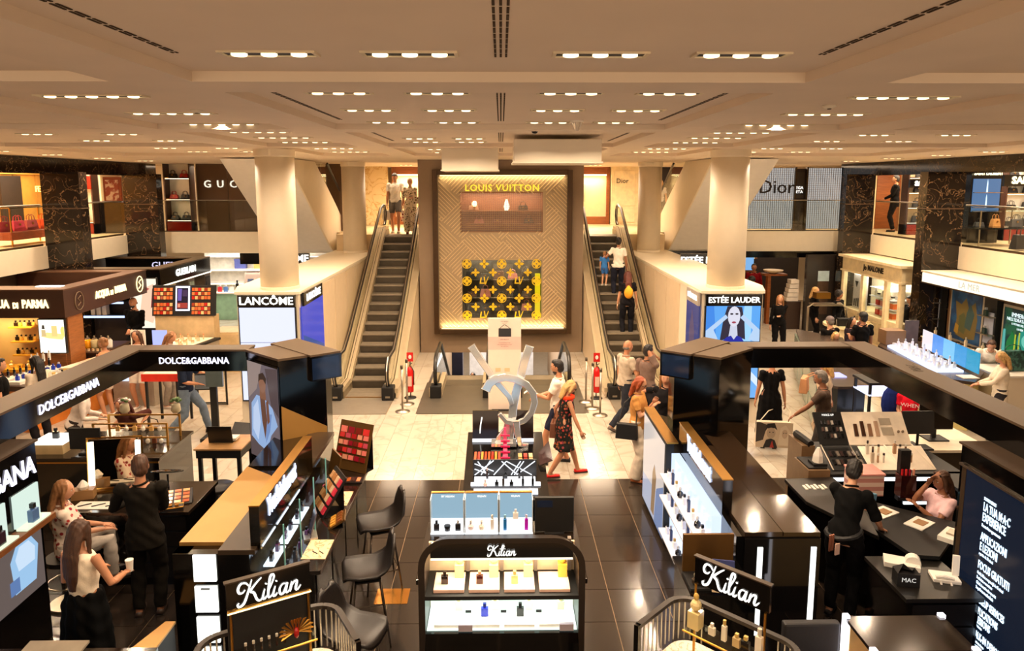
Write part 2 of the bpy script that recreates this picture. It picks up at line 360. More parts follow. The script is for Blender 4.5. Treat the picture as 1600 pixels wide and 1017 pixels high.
# glass balustrades upstairs
def rail(x0, y0, x1, y1, z, lab, n):
    t = thing('glass_balustrade', lab, 'balustrade', ((x0+x1)/2, (y0+y1)/2, z)); d = Vector((x1-x0, y1-y0, 0)); L = d.length; u = d/L; nn = Vector((-u.y, u.x, 0))
    for k in range(n):
        a = Vector((x0, y0, z))+u*(L*k/n+.01); b = Vector((x0, y0, z))+u*(L*(k+1)/n-.01)
        bd(Q().ext([a, b, b+nn*.012, a+nn*.012], (0, 0, 1.0)), 'pane', glass_mat(), t, True)
    a = Vector((x0, y0, z+1.0)); b = Vector((x1, y1, z+1.0)); bd(Q().tube([a, b], .018, 8), 'handrail', STL(), t, True)
    bd(Q().ext([(x0, y0, z), (x1, y1, z), (x1+nn.x*.03, y1+nn.y*.03, z), (x0+nn.x*.03, y0+nn.y*.03, z)], (0, 0, .05)), 'shoe', mat('bronze_shoe', (80, 62, 40), .4, metal=.7), t, True)
rail(-11.25, 10.5, -11.25, 17.6, 3.1, 'glass balustrade upstairs on the left in front of the pink and orange handbags', 6)
rail(-11.25, 18.0, -11.25, 21.35, 3.1, 'glass balustrade upstairs on the left between the two marble pillars', 3)
rail(11.25, 10.5, 11.25, 17.1, 3.1, 'glass balustrade upstairs on the right before the nearest bag shop', 6)
rail(11.25, 17.5, 11.25, 21.25, 3.1, 'glass balustrade upstairs on the right between the two marble pillars', 3)
rail(-10.9, 22.62, -5.3, 22.62, 3.1, 'glass balustrade along the back left gallery before the brown shop wall', 4)
rail(5.3, 22.62, 10.9, 22.62, 3.1, 'glass balustrade along the back right gallery before the white mesh windows', 4)
# round white columns
for X, Yc, r, z0, lab in ((-4.30, 13.75, .36, 2.6, 'round white column standing on the left lit sign block'), (4.40, 13.75, .36, 2.6, 'round white column standing on the right lit sign block'),
                      (-4.35, 21.2, .34, 2.6, 'round white column beside the top of the left escalator'), (4.42, 21.2, .34, 2.6, 'round white column beside the top of the right escalator'),
                      (5.58, 6.15, .42, 2.1, 'round white column at the right edge behind the big dark screen')):
    t = thing('round_column', lab, 'column', (X, Yc, z0), group='round white columns')
    bd(Q().lathe([(r, z0), (r, BEAM-.14)], X, Yc, 40), 'shaft', mat('column_paint', (232, 218, 192), .5, noise=.02), t, True, smooth=True)
    bd(Q().lathe([(r+.004, BEAM-.14), (r+.02, BEAM-.12), (r+.02, BEAM)], X, Yc, 40), 'collar', mat('column_paint'), t, True)
    bd(Q().lathe([(r+.01, z0), (r+.01, z0+.05), (r, z0+.06)], X, Yc, 40), 'base_ring', mat('column_paint'), t, True)
# cream blocks flanking the escalators (they carry the lit brand signs)
for sx, sd in ((-1, 'left'), (1, 'right')):
    t = thing('sign_block_'+sd, None, None, (sx*4.4, 17, 0), kind='structure')
    bd(Q().prism([(sx*3.82, 13.28), (sx*4.98, 13.28), (sx*5.2, 14.0), (sx*5.05, 22.5), (sx*3.82, 22.5)], 0, 2.55), 'core', CRM(), t, True)
    bd(Q().prism([(sx*3.79, 13.25), (sx*5.01, 13.25), (sx*5.23, 14.0), (sx*5.08, 22.5), (sx*3.79, 22.5)], 2.55, 2.6), 'top_slab', mat('ledge_top', (238, 226, 200), .3, noise=.02), t, True)
    for k in range(6): bd(Q().box(sx*3.80, 14.95+k*1.2, 0, sx*3.82, 16.11+k*1.2, 2.5), 'panel', mat('cladding', (214, 192, 160), .35, noise=.03), t, True)
    # second pair of escalators climbing to the next floor, seen from outside
    t = thing('upper_escalator', 'underside and side of the %s escalator climbing from the gallery through the ceiling' % sd, 'escalator', (sx*6, 21, 3.1), group='escalators to the next floor')
    pr_ = [(22.6, 2.45), (21.9, 2.60), (17.6, BEAM-.02), (20.2, BEAM-.02), (22.7, 3.9), (23.4, 3.5), (25.5, 3.25), (25.5, 2.6)]
    bd(Q().yz(pr_, sx*5.2, sx*5.24), 'side_panel', mat('stringer', (224, 210, 184), .45, noise=.02), t, True)
    bd(Q().yz([(y, z+.01) for y, z in pr_[:2]]+[(17.65, BEAM-.03), (18.6, BEAM-.03), (22.5, 3.0)], sx*5.24, sx*6.85), 'truss_cover', mat('soffit_grey', (226, 222, 216), .6, noise=.03), t, True)
    gl = [(20.3, BEAM-.04), (22.75, 3.92), (23.4, 3.55), (25.4, 3.3), (25.4, 4.15), (23.4, 4.3), (21.9, BEAM-.04)]
    bd(Q().yz(gl, sx*5.215, sx*5.225), 'glass_panel', glass_mat(), t, True)
    bd(Q().tube([(sx*5.22, 21.7, 5.22), (sx*5.22, 23.3, 4.36), (sx*5.22, 25.3, 4.2), (sx*5.22, 25.55, 4.05), (sx*5.22, 25.6, 3.75), (sx*5.22, 25.4, 3.4)], .035, 8), 'handrail', mat('rubber_rail', (30, 26, 22), .35), t, True)
# ================================================================ ESCALATORS
step_m = mat('escalator_step', (136, 124, 106), .45, metal=.2, noise=.1, scale=9); riser_m = mat('escalator_riser', (88, 80, 68), .5, metal=.2)
deck_m = mat('escalator_deck', (196, 178, 146), .32, metal=.35, noise=.04); rub = mat('rubber_rail', (30, 26, 22), .35)
def zt(y, ya, yb, h):      # height of the step line along the run
    if y <= ya: return 0
    if y >= yb: return h
    return h*(y-ya)/(yb-ya)
def escalator_up(sx, sd):
    X = sx*3.0; ya, yb, h = 15.75, 21.15, 3.1
    t = thing('escalator', 'steep escalator on the %s of the tall shop wall, climbing to the gallery' % sd, 'escalator', (X, 15.4, 0), group='escalators to the gallery')
    n = 16; dy = (yb-ya)/n; dz = h/n
    for k in range(n):
        m = Q(); y = ya+k*dy; z = (k+1)*dz
        m.box(X-.40, y, z-.03, X+.40, y+dy+.02, z, 0); m.yz([(y+.015, z-.03), (y+.06, z-dz-.02), (y+.09, z-dz-.02), (y+.05, z-.03)], X-.40, X+.40, 1)
        for g in range(20): m.box(X-.395+g*.04, y+.004, z-.001, X-.378+g*.04, y+dy, z+.004, 0)
        bd(m, 'step', [step_m, riser_m], t, True)
    for k in range(2):
        bd(Q().box(X-.40, ya-.36*(k+1), -.02, X+.40, ya-.36*k-.004, .006), 'step', step_m, t, True)
    bd(Q().box(X-.40, yb, h-.02, X+.40, yb+.42, h+.008), 'comb_plate', plate, t, True)
    bd(Q().box(X-.40, ya-.74, 0, X+.40, ya-.70, .014), 'comb', GLD(), t, True)
    ys = [14.95, 15.3, ya]+[ya+(yb-ya)*q/8 for q in range(1, 8)]+[yb, 21.7]
    for s2 in (-1, 1):
        a = X+s2*.40
        lo = [(y, zt(y, ya, yb, h)) for y in ys]
        # inner skirt + deck + outer deck
        bd(Q().yz([(y, z-.12) for y, z in lo]+[(y, z+.16) for y, z in lo[::-1]], a, a+s2*.03), 'skirt', mat('skirt_steel', (150, 134, 106), .35, metal=.5), t, True)
        bd(Q().yz([(y, z+.15) for y, z in lo]+[(y, z+.24) for y, z in lo[::-1]], a+s2*.02, a+s2*.15), 'inner_deck', deck_m, t, True)
        bd(Q().yz([(y, z+.12) for y, z in lo]+[(y, z+.22) for y, z in lo[::-1]], a+s2*.17, a+s2*.36), 'outer_deck', deck_m, t, True)
        bd(Q().yz([(14.95, .01), (21.7, .01), (21.7, h+.1)]+[(y, z+.12) for y, z in lo[::-1][1:]], a+s2*.31, a+s2*.35), 'side_cladding', mat('cladding', (214, 192, 160), .35), t, True)
        gx = a+s2*.16; gi = [(y, zt(y, ya, yb, h)+.22) for y in ys]; go = [(y, zt(y-.15, ya, yb, h)+.86) for y in ys]
        gl = Q()
        for q in range(len(ys)-1):
            gl.yz([(ys[q], gi[q][1]), (ys[q+1], gi[q+1][1]), (ys[q+1], go[q+1][1]), (ys[q], go[q][1])], gx-.005, gx+.005)
        bd(gl, 'glass_panel', glass_mat(), t, True)
        path = [(gx, 14.99, .26), (gx, 14.83, .34), (gx, 14.74, .5), (gx, 14.74, .65), (gx, 14.83, .80), (gx, 15.0, .89)]+[(gx, y, z+.03) for y, z in go[1:]]+[(gx, 21.85, h+.85), (gx, 21.98, h+.72), (gx, 22.0, h+.55), (gx, 21.9, h+.36), (gx, 21.75, h+.28)]
        bd(Q().tube(path, .042, 10, ry=.028, ref=(1, 0, 0)), 'handrail', rub, t, True, smooth=True)
        bd(Q().tube(path, .02, 6, ry=.034, ref=(1, 0, 0)), 'rail_guide', STL(), t, True)
        bd(Q().box(gx-.13, 14.78, 0, gx+.13, 15.05, .3), 'newel_box', K(), t, True, bev=.02)
        bd(Q().box(gx-.05, 14.775, .06, gx+.05, 14.78, .10), 'name_plate', STL(), t, True)
        bd(Q().tube([(a+s2*.1, y, z+.245) for y, z in lo], .006, 5), 'trim_line', mat('dark_slot'), t, True)
escalator_up(-1, 'left'); escalator_up(1, 'right')
def escalator_down(sx, sd):
    X = sx*.88+.02; ya, yb = 16.4, 22.2; h = 3.4
    t = thing('escalator', 'escalator going down to the lower floor, %s of the standing notice' % sd, 'escalator', (X, 16, 0), group='escalators to the lower floor')
    n = 14; dy = (yb-ya)/n; dz = h/n
    for k in range(n):
        y = ya+k*dy; z = -k*dz; m = Q().box(X-.44, y, z-.03, X+.44, y+dy+.02, z, 0); m.box(X-.44, y+dy, z-dz, X+.44, y+dy+.02, z, 1); bd(m, 'step', [step_m, riser_m], t, True)
    bd(Q().box(X-.44, 15.95, -.02, X+.44, 16.4, .007), 'comb_plate', plate, t, True)
    zz = lambda y: 0 if y < ya else -h*(y-ya)/(yb-ya)
    ys = [15.05, 15.8, ya]+[ya+(yb-ya)*q/6 for q in range(1, 7)]
    for s2 in (-1, 1):
        a = X+s2*.44; gx = a+s2*.13
        bd(Q().yz([(y, zz(y)-.1) for y in ys]+[(y, zz(y)+.2) for y in ys[::-1]], a, a+s2*.10), 'inner_deck', deck_m, t, True)
        bd(Q().yz([(y, zz(y)-.3) for y in ys]+[(y, zz(y)+.18) for y in ys[::-1]], a+s2*.15, a+s2*.28), 'outer_deck', deck_m, t, True)
        gl = Q()
        for q in range(len(ys)-1): gl.yz([(ys[q], zz(ys[q])+.2), (ys[q+1], zz(ys[q+1])+.2), (ys[q+1], zz(ys[q+1])+.88), (ys[q], zz(ys[q])+.88)], gx-.005, gx+.005)
        bd(gl, 'glass_panel', glass_mat(), t, True)
        path = [(gx, 15.12, .26), (gx, 14.98, .36), (gx, 14.92, .52), (gx, 14.96, .70), (gx, 15.1, .86), (gx, 15.3, .91)]+[(gx, y, zz(y)+.91) for y in ys[2:]]
        bd(Q().tube(path, .042, 10, ry=.028, ref=(1, 0, 0)), 'handrail', rub, t, True, smooth=True)
        bd(Q().box(gx-.12, 14.93, 0, gx+.12, 15.2, .28), 'newel_box', K(), t, True, bev=.02)
escalator_down(-1, 'left'); escalator_down(1, 'right')
# lower floor furniture glimpsed down the opening
for k, (x, y, sx_, h_, c, lab) in enumerate(((-1.55, 24.6, .38, 2.35, (26, 26, 44), 'tall navy display cabinet on the lower floor, left of the opening'), (-1.62, 23.6, .55, 1.25, (30, 30, 52), 'low navy display counter on the lower floor, nearer the escalator'),
                                            (1.5, 24.4, .7, 1.2, (120, 118, 120), 'grey display counter on the lower floor, right side'), (0, 28.5, 2.6, 1.3, (178, 176, 176), 'long pale counter at the back of the lower floor'))):
    t = thing('display_counter', lab, 'counter', (x, y, -3.4)); bd(Q().cb(x, y, -3.4, sx_, .5, h_), 'body', mat('lower_unit_%d' % k, c, .4), t, True, bev=.01)
    bd(Q().cb(x, y, -3.4+h_, sx_+.06, .56, .04), 'top', mat('unit_top_%d' % (k % 2), (90, 90, 110) if k < 2 else (220, 215, 205), .3), t, True)
t = thing('light_strip', 'slanted white light strip on the lower floor ceiling line', 'lamp', (-1.9, 21, -1.2)); bd(Q().tube([(-1.9, 19.6, -.6), (-1.95, 23, -.9)], .05, 6), 'tube', glow((255, 246, 235), 4), t, True); bd(Q().box(-1.98, 19.6, -.55, -1.86, 23, -.5), 'housing', WHT(), t, True)
# ================================================================ TALL SHOP WALL BETWEEN THE ESCALATORS
wb = thing('wall_centre', None, None, (0, 19.2, 0), kind='structure')
dk = mat('grey_render', (138, 116, 92), .6, noise=.03)
mb = Q(); mb.box(-2.22, 19.8, 0, 2.22, 21.6, BEAM); mb.box(-2.22, 19.2, 0, -1.80, 19.8, BEAM); mb.box(1.88, 19.2, 0, 2.22, 19.8, BEAM); mb.box(-1.8, 19.2, 0, 1.88, 19.8, .6); mb.box(-1.8, 19.2, 4.95, 1.88, 19.8, BEAM)
bd(mb, 'core', dk, wb, True)
struct('wall_well_left', Q().box(-2.2, 16.2, -3.4, -2.0, 30, -.01), dk); struct('wall_well_right', Q().box(2.0, 16.2, -3.4, 2.2, 30, -.01), dk)
lv = thing('shop_wall', 'tall quilted gold beige shop wall with two windows and a bronze frame between the escalators', 'shop front', (0, 19.15, .55))
fr = mat('bronze_frame', (74, 54, 34), .35, metal=.6, noise=.08)
X0, X1, Z0, Z1 = -1.82, 1.90, .56, 4.98
for a in ((X0, Z0, X0+.13, Z1), (X1-.13, Z0, X1, Z1), (X0+.13, Z0, X1-.13, Z0+.13), (X0+.13, Z1-.13, X1-.13, Z1)):
    bd(Q().box(a[0], 18.98, a[1], a[2], 19.2, a[3]), 'frame', fr, lv, True, bev=.008)
gold = mat('quilted_panel', (164, 142, 110), .45, metal=.2, noise=.05, scale=2)
# pane grid around the two windows
W1 = (-1.06, .98, 1.10, 2.57); W2 = (-1.10, 3.32, 1.12, 4.40)
def gquad(m, x0, z0, x1, z1): m.box(x0, 19.12, z0, x1, 19.2, z1)
zs = [Z0+.13, W1[1], W1[3], W2[1], W2[3], Z1-.13]
for j in range(5):
    m = Q()
    if j == 1: gquad(m, X0+.13, zs[1], W1[0], zs[2]); gquad(m, W1[2], zs[1], X1-.13, zs[2])
    elif j == 3: gquad(m, X0+.13, zs[3], W2[0], zs[4]); gquad(m, W2[2], zs[3], X1-.13, zs[4])
    else: gquad(m, X0+.13, zs[j], X1-.13, zs[j+1])
    bd(m, 'wall_panel', gold, lv, True)
# raised diagonal ribs (woven look), real geometry joined as one part
m = Q(); k = -4.6
def clipseg(x0, z0, x1, z1, keep):
    N = 60; run = None; out = []
    for q in range(N+1):
        x = x0+(x1-x0)*q/N; z = z0+(z1-z0)*q/N; ok = X0+.15 < x < X1-.15 and Z0+.15 < z < Z1-.15 and not (W1[0]-.02 < x < W1[2]+.02 and W1[1]-.02 < z < W1[3]+.02) and not (W2[0]-.02 < x < W2[2]+.02 and W2[1]-.02 < z < W2[3]+.02) and keep(x, z)
        if ok and run is None: run = (x, z)
        if (not ok or q == N) and run is not None: out.append((run, (x, z))); run = None
    return out
tri = lambda x, z: (int((x+z*1.0+20)/1.1)+int((z-x+20)/1.1)) % 2 == 0
for s2 in (1, -1):
    k = -6.0
    while k < 8.5:
        for (a, b) in clipseg(-2+0, k-2*s2*1.0, 2, k+2*s2*1.0, (tri if s2 > 0 else (lambda x, z: not tri(x, z)))):
            if abs(a[0]-b[0]) > .05: m.ext([(a[0], 19.12, a[1]-.012), (b[0], 19.12, b[1]-.012), (b[0], 19.12, b[1]+.012), (a[0], 19.12, a[1]+.012)], (0, -.022, 0))
        k += .11
bd(m, 'quilted_ribs', mat('pale_rib', (214, 188, 142), .4, metal=.3), lv, True, kind='stuff')  # ribs coloured paler because light alone leaves their relief flat
# concealed lights inside the frame, top and bottom
for z, rot in ((Z1-.15, 0), (Z0+.15, math.pi)):
    bd(Q().box(X0+.2, 19.05, z-.008, X1-.2, 19.08, z+.008), 'light_line', glow((255, 224, 160), 3), lv, True)
    area(.04, 19.02, z+(-.03 if rot == 0 else .03), 3.3, .08, 10 if rot == 0 else 16, (1, .76, .42), (rot+(R(18) if rot == 0 else R(-18)), 0, 0))
lvt = glow((255, 206, 60), 1.1)
txt('LOUIS VUITTON', .245, (.03, 19.02, 4.50), (1, 0, 0), (0, 0, 1), lvt, lv, depth=.05, sp=1.12, bold=.004)

def window(Wn, back, nm, em=0):
    x0, z0, x1, z1 = Wn; yb = 19.72
    m = Q(); m.box(x0, 19.2, z0, x1, yb, z0+.01); m.box(x0, 19.2, z1-.01, x1, yb, z1); m.box(x0, 19.2, z0, x0+.01, yb, z1); m.box(x1-.01, 19.2, z0, x1, yb, z1); m.box(x0, yb, z0, x1, yb+.02, z1)
    bd(m, 'window_box', back, lv, True)
    bd(Q().box(x0+.02, 19.11, z0+.02, x1-.02, 19.115, z1-.02), 'window_glass', glass_mat(), lv, True)
    area((x0+x1)/2, 19.45, z1-.03, x1-x0-.2, .3, 16 if em else 22, (1, .86, .62))
window(W1, mat('window_back', (66, 58, 50), .4, noise=.3, scale=5), 'lower', 0)
window(W2, mat('window_back_red', (150, 92, 66), .5, noise=.15, scale=3), 'upper', 1)
for z in (1.5, 2.0): bd(Q().box(W1[0]+.02, 19.3, z, W1[2]-.02, 19.7, z+.03), 'shelf', mat('chrome', (210, 205, 195), .1, metal=1), lv, True)
bd(Q().box(W1[2]-.16, 19.35, W1[1]+.03, W1[2]-.03, 19.6, 2.15), 'yellow_post', glow((240, 210, 20), .9), lv, True)
for z in (3.5, 3.86): bd(Q().box(W2[0]+.02, 19.3, z, W2[2]-.02, 19.7, z+.035), 'shelf', mat('shelf_wood', (140, 84, 46), .4, kind='wood'), lv, True)
# yellow printed flowers and monograms on the lower pane
yel = mat('yellow_decal', (214, 178, 22), .4, noise=.04, rgb2=None)
m = Q()
def flower(cx, cz, r, rounded):
    for q in range(4):
        a = q*math.pi/2; d = Vector((math.cos(a), 0, math.sin(a))); p = Vector((-d.z, 0, d.x)); c = Vector((cx, 19.105, cz))
        if rounded: m.add([c+d*(r*.55)+Vector((math.cos(t*.785)*r*.42, 0, math.sin(t*.785)*r*.42)) for t in range(8)], [tuple(range(8))])
        else: m.add([c+p*r*.12, c+d*r*.55+p*r*.3, c+d*r, c+d*r*.55-p*r*.3, c-p*r*.12], [(0, 1, 2, 3, 4)])
def ring(cx, cz, r, n=20):
    P = [(cx+r*math.cos(2*math.pi*k/n), 19.104, cz+r*math.sin(2*math.pi*k/n)) for k in range(n)]; Q = [(cx+r*.84*math.cos(2*math.pi*k/n), 19.104, cz+r*.84*math.sin(2*math.pi*k/n)) for k in range(n)]
    m.add(P+Q, [(k, (k+1) % n, n+(k+1) % n, n+k) for k in range(n)])
def mono(cx, cz, s_):
    c = lambda a, b: (cx+a*s_, 19.104, cz+b*s_)
    m.add([c(-.5, .5), c(-.32, .5), c(-.45, -.2), c(-.62, -.2)], [(0, 1, 2, 3)]); m.add([c(-.62, -.2), c(.1, -.2), c(.05, -.36), c(-.64, -.36)], [(0, 1, 2, 3)])
    m.add([c(-.1, .6), c(.06, .6), c(.2, -.4), c(.06, -.5)], [(0, 1, 2, 3)]); m.add([c(.5, .6), c(.6, .6), c(.2, -.45), c(.08, -.45)], [(0, 1, 2, 3)])
for r_ in range(7):
    z = 2.47-r_*.235
    for c_ in range(9):
        x = -.93+c_*.236
        q = (r_*2+c_) % 4
        if (r_+c_) % 2: continue
        if r_ % 2: flower(x, z, .12, False)
        elif q == 0: ring(x, z, .13); flower(x, z, .11, True)
        elif q == 2 and r_ % 4 == 2: mono(x, z, .2)
        else: flower(x, z, .14, False)
bd(m, 'printed_pattern', yel, lv, True, kind='stuff')
# perforated metal screen over the upper pane
m = Q()
for k in range(42):
    x = W2[0]+.03+k*(W2[2]-W2[0]-.06)/41; m.box(x-.004, 19.10, W2[1]+.02, x+.004, 19.105, W2[3]-.02)
for k in range(20):
    z = W2[1]+.02+k*(W2[3]-W2[1]-.04)/19; m.box(W2[0]+.02, 19.10, z-.004, W2[2]-.02, 19.105, z+.004)
bd(m, 'mesh_screen', mat('mesh_gold', (190, 140, 90), .4, metal=.5), lv, True, kind='stuff')
# ---- handbags: one maker, many copies
BAGS = {}
def bag_proto(kind, rgb, s_=1.0):
    key = (kind, rgb, s_)
    t = thing('handbag', 'x', 'handbag'); lm = mat('leather_%d_%d_%d' % rgb, rgb, .42, noise=.1, scale=14, bump=.15); w_, h_ = (.15, .2) if kind == 'tote' else (.14, .13)
    m = Q(); m.add([(-w_, -.06, 0), (w_, -.06, 0), (w_, .06, 0), (-w_, .06, 0), (-w_*.82, -.035, h_), (w_*.82, -.035, h_), (w_*.82, .035, h_), (-w_*.82, .035, h_)], [(0, 3, 2, 1), (4, 5, 6, 7), (0, 1, 5, 4), (1, 2, 6, 5), (2, 3, 7, 6), (3, 0, 4, 7)])
    m.xf(Matrix.Scale(s_, 4)); bd(m, 'body', lm, t, bev=.012)
    for y in (-.03, .03): bd(Q().tube([(-.07*s_, y*s_, h_*s_-.01), (-.06*s_, y*s_, (h_+.08)*s_), (0, y*s_, (h_+.11)*s_), (.06*s_, y*s_, (h_+.08)*s_), (.07*s_, y*s_, h_*s_-.01)], .008*s_, 6), 'handle', lm, t, smooth=True)
    bd(Q().box(-.02*s_, -.064*s_, h_*.55*s_, .02*s_, -.056*s_, h_*.75*s_), 'clasp', GLD(), t)
    return t
def bag(kind, rgb, x, y, z, lab, grp=None, rz=0, s_=1.0):
    key = (kind, rgb, s_)
    if key not in BAGS: BAGS[key] = bag_proto(kind, rgb, s_); o = BAGS[key]; o.location = (x, y, z); o.rotation_euler = (0, 0, rz)
    else: o = dup(BAGS[key], (x, y, z), rz)
    return tag(o, lab, 'handbag', grp)
names = ['leftmost', 'second from the left', 'middle', 'second from the right', 'rightmost']
for r_, (z, shn) in enumerate(((1.12, 'bottom'), (1.53, 'middle'), (2.03, 'top'))):
    for k in range(5):
        c = ((24, 22, 22), (90, 60, 48), (18, 18, 22), (176, 110, 100), (60, 56, 52))[(k*2+r_) % 5]
        bag('flap' if (k+r_) % 2 else 'tote', c, -.82+k*.38, 19.5, z, '%s handbag on the %s shelf behind the yellow printed flowers' % (names[k], shn), 'handbags in the lower shop window')
for k, (c, x, z) in enumerate((((196, 120, 110), -.6, 3.54), ((120, 60, 40), -.1, 3.54), ((60, 40, 30), .75, 3.54), ((200, 150, 120), -.75, 3.9), ((30, 26, 24), .6, 3.9))):
    bag('flap', c, x, 19.5, z, '%s handbag on the %s shelf behind the perforated screen' % (('pale pink', 'brown', 'dark brown', 'tan', 'black')[k], 'lower' if z < 3.8 else 'upper'), 'handbags in the upper shop window')
t = thing('window_lamp', 'round glowing lamp behind the perforated screen, left', 'lamp', (-.72, 19.5, 3.95)); bd(Q().ell((-.72, 19.4, 4.08), (.07, .05, .08), 12), 'globe', glow((255, 200, 140), 5), t, True); bd(Q().cyl(-.72, 19.4, 3.9, 4.02, .02), 'stem', GLD(), t, True)
t = thing('white_vase', 'white glowing curved vase in the upper window, middle', 'vase', (.15, 19.5, 3.9)); bd(Q().lathe([(.05, 3.9), (.08, 4.0), (.05, 4.12), (.02, 4.2)], .15, 19.45, 12), 'body', glow((255, 235, 205), 2.2), t, True, smooth=True); bd(Q().lathe([(.03, 4.195), (.035, 4.21)], .15, 19.45, 12), 'rim', WHT(), t, True)
# ================================================================ UPPER GALLERY SHOPS
def panel(name, x0, y0, z0, x1, y1, z1, m, lab, cat='wall panel', **k):
    t = thing(name, lab, cat, ((x0+x1)/2, (y0+y1)/2, z0)); bd(Q().box(x0, y0, z0, x1, y1, z1), 'panel', m, t, True); return t
F = 3.1
creamlit = mat('cream_wall', (236, 214, 168), .5, noise=.04); orw = mat('orange_wood', (150, 84, 36), .4, kind='wood', scale=3)
# behind the escalator landings
for sx, sd in ((-1, 'left'), (1, 'right')):
    a, b = (sx*2.2, sx*4.0)
    t = thing('gallery_wall', 'bright cream wall with orange wood bands behind the top of the %s escalator' % sd, 'wall panel', (sx*3.1, 27.3, F))
    bd(Q().box(a, 27.2, F+.28, b, 27.3, 5.0), 'cream_panel', creamlit, t, True); bd(Q().box(a, 27.15, F, b, 27.3, F+.28), 'wood_base', orw, t, True); bd(Q().box(a, 27.15, 4.98, b, 27.3, BEAM), 'wood_head', orw, t, True)
    bd(Q().box(a, 27.14, 4.93, b, 27.2, 4.97), 'light_line', glow((255, 224, 160), 4), t, True)
    bd(Q().box(b, 27.1, F, b+sx*.12, 27.3, BEAM), 'wood_post', orw, t, True)
    area(sx*3.1, 26.9, 4.9, 1.6, .2, 30, (1, .8, .5))
t = thing('wall_picture', 'small framed white orchid picture on the cream wall above the right escalator', 'picture', (2.95, 27.1, 4.0))
bd(Q().box(2.55, 27.12, 3.95, 3.2, 27.19, 4.6), 'frame', mat('pale_wood', (214, 190, 150), .5), t, True); bd(Q().box(2.6, 27.11, 4.0, 3.15, 27.13, 4.55), 'mat_board', mat('beige_print', (200, 180, 150), .6), t, True)
art((2.6, 27.105, 4.0), (1, 0, 0), (0, 0, 1), .55, .55, [((40, 60, 30), [(.45, .1), (.55, .1), (.6, .5), (.5, .5)]), ((240, 236, 226), (.5, .6, .16, .12)), ((240, 236, 226), (.38, .45, .12, .1)), ((240, 236, 226), (.65, .75, .1, .08))], t, 'orchid', em=False)
t = thing('wall_picture', 'plain beige framed picture on the cream wall behind the couple', 'picture', (-2.7, 27.1, 4.0))
bd(Q().box(-3.1, 27.12, 3.75, -2.3, 27.19, 4.55), 'frame', mat('pale_wood'), t, True); bd(Q().box(-3.04, 27.11, 3.81, -2.36, 27.13, 4.49), 'mat_board', mat('beige_print'), t, True)
t = thing('shop_door_panel', 'cream panelled shop wall lettered Dior beside the right column', 'wall panel', (4.7, 26.8, F))
bd(Q().box(4.1, 26.6, F, 5.6, 26.7, BEAM), 'panel', mat('cream_lacquer', (240, 222, 180), .4), t, True)
for z0, z1 in ((3.2, 3.7), (3.8, 5.1)): bd(Q().box(4.2, 26.57, z0, 5.0, 26.6, z1), 'moulding', mat('cream_lacquer'), t, True, bev=.01)
txt('Dior', .24, (4.5, 26.54, 4.72), (1, 0, 0), (0, 0, 1), mat('dark_letters', (44, 34, 26), .4), t, depth=.01)
panel('stone_pier', -5.0, 26.5, F, -4.2, 26.8, BEAM, mat('pale_marble', (224, 200, 150), .2, kind='marble', rgb2=(190, 150, 90), scale=2), 'pale veined stone pier left of the cream wall upstairs')
panel('stone_pier', -7.3, 26.4, F, -6.1, 26.7, BEAM, mat('pale_marble'), 'pale veined stone pier seen past the left upper escalator')
panel('dark_opening', -6.1, 27.4, F, -5.0, 27.5, BEAM, mat('dark_wall', (44, 34, 28), .6), 'dark shop opening between the two stone piers upstairs')
panel('dark_opening', 5.7, 27.3, F, 7.4, 27.4, BEAM, mat('dark_wall'), 'dark shop front right of the cream lettered panel upstairs')
# brown metallic wall lettered GUCCI and its shelf bay
gm = mat('brown_metal_wall', (104, 80, 60), .32, metal=.5, noise=.07, scale=1)
t = thing('shop_wall', 'brown metallic shop wall with spaced letters GUCCI upstairs on the left', 'shop front', (-7.5, 23.3, F))
for k in range(5): bd(Q().box(-9.78+k*1.0, 23.2, F, -8.80+k*1.0, 23.3, BEAM), 'wall_panel', gm, t, True)
for k, ch in enumerate('GUCCI'): txt(ch, .33, (-9.42+k*.41, 23.16, 4.60), (1, 0, 0), (0, 0, 1), glow((250, 240, 215), .9), t, depth=.05)
def shelf_bay(x0, y, x1, lab, rows, dirv=(1, 0), hot=2.0, z0=F, z1=BEAM, back=(236, 226, 206)):
    """lit shelf bay facing the camera; returns shelf heights"""
    t = thing('shelf_unit', lab, 'shelves', ((x0+x1)/2, y, z0)); bd(Q().box(x0, y+.36, z0, x1, y+.4, z1), 'back_panel', mat('bay_back_%d_%d_%d' % back, back, .6, noise=.05), t, True)
    for x in (x0, x1-.04): bd(Q().box(x, y, z0, x+.04, y+.36, z1), 'side_panel', mat('dark_wood', (70, 40, 26), .4, kind='wood'), t, True)
    hs = []
    for k in range(rows):
        z = z0+.35+k*(z1-z0-.6)/max(1, rows-1)*.86; hs.append(z+.03)
        bd(Q().box(x0+.04, y+.02, z, x1-.04, y+.36, z+.03), 'shelf', mat('chrome'), t, True); bd(Q().box(x0+.05, y+.03, z-.012, x1-.05, y+.05, z), 'light_strip', glow((255, 236, 200), 3), t, True)
    bd(Q().box(x0, y, z0, x1, y+.38, z0+.3), 'plinth', mat('red_lacquer', (120, 22, 14), .2), t, True)
    return t, hs
t, hs = shelf_bay(-10.75, 23.0, -9.9, 'lit shelf bay with red plinth beside the brown metallic shop wall', 3)
for r_, z in enumerate(hs):
    for k in range(2): bag('flap', ((24, 22, 22), (180, 30, 24))[(k+r_) % 2 if r_ else 0], -10.52+k*.36, 23.2, z, '%s bag on the %s shelf beside the brown metallic wall' % (('left', 'right')[k], ('bottom', 'middle', 'top')[r_]), 'bags beside the brown wall')
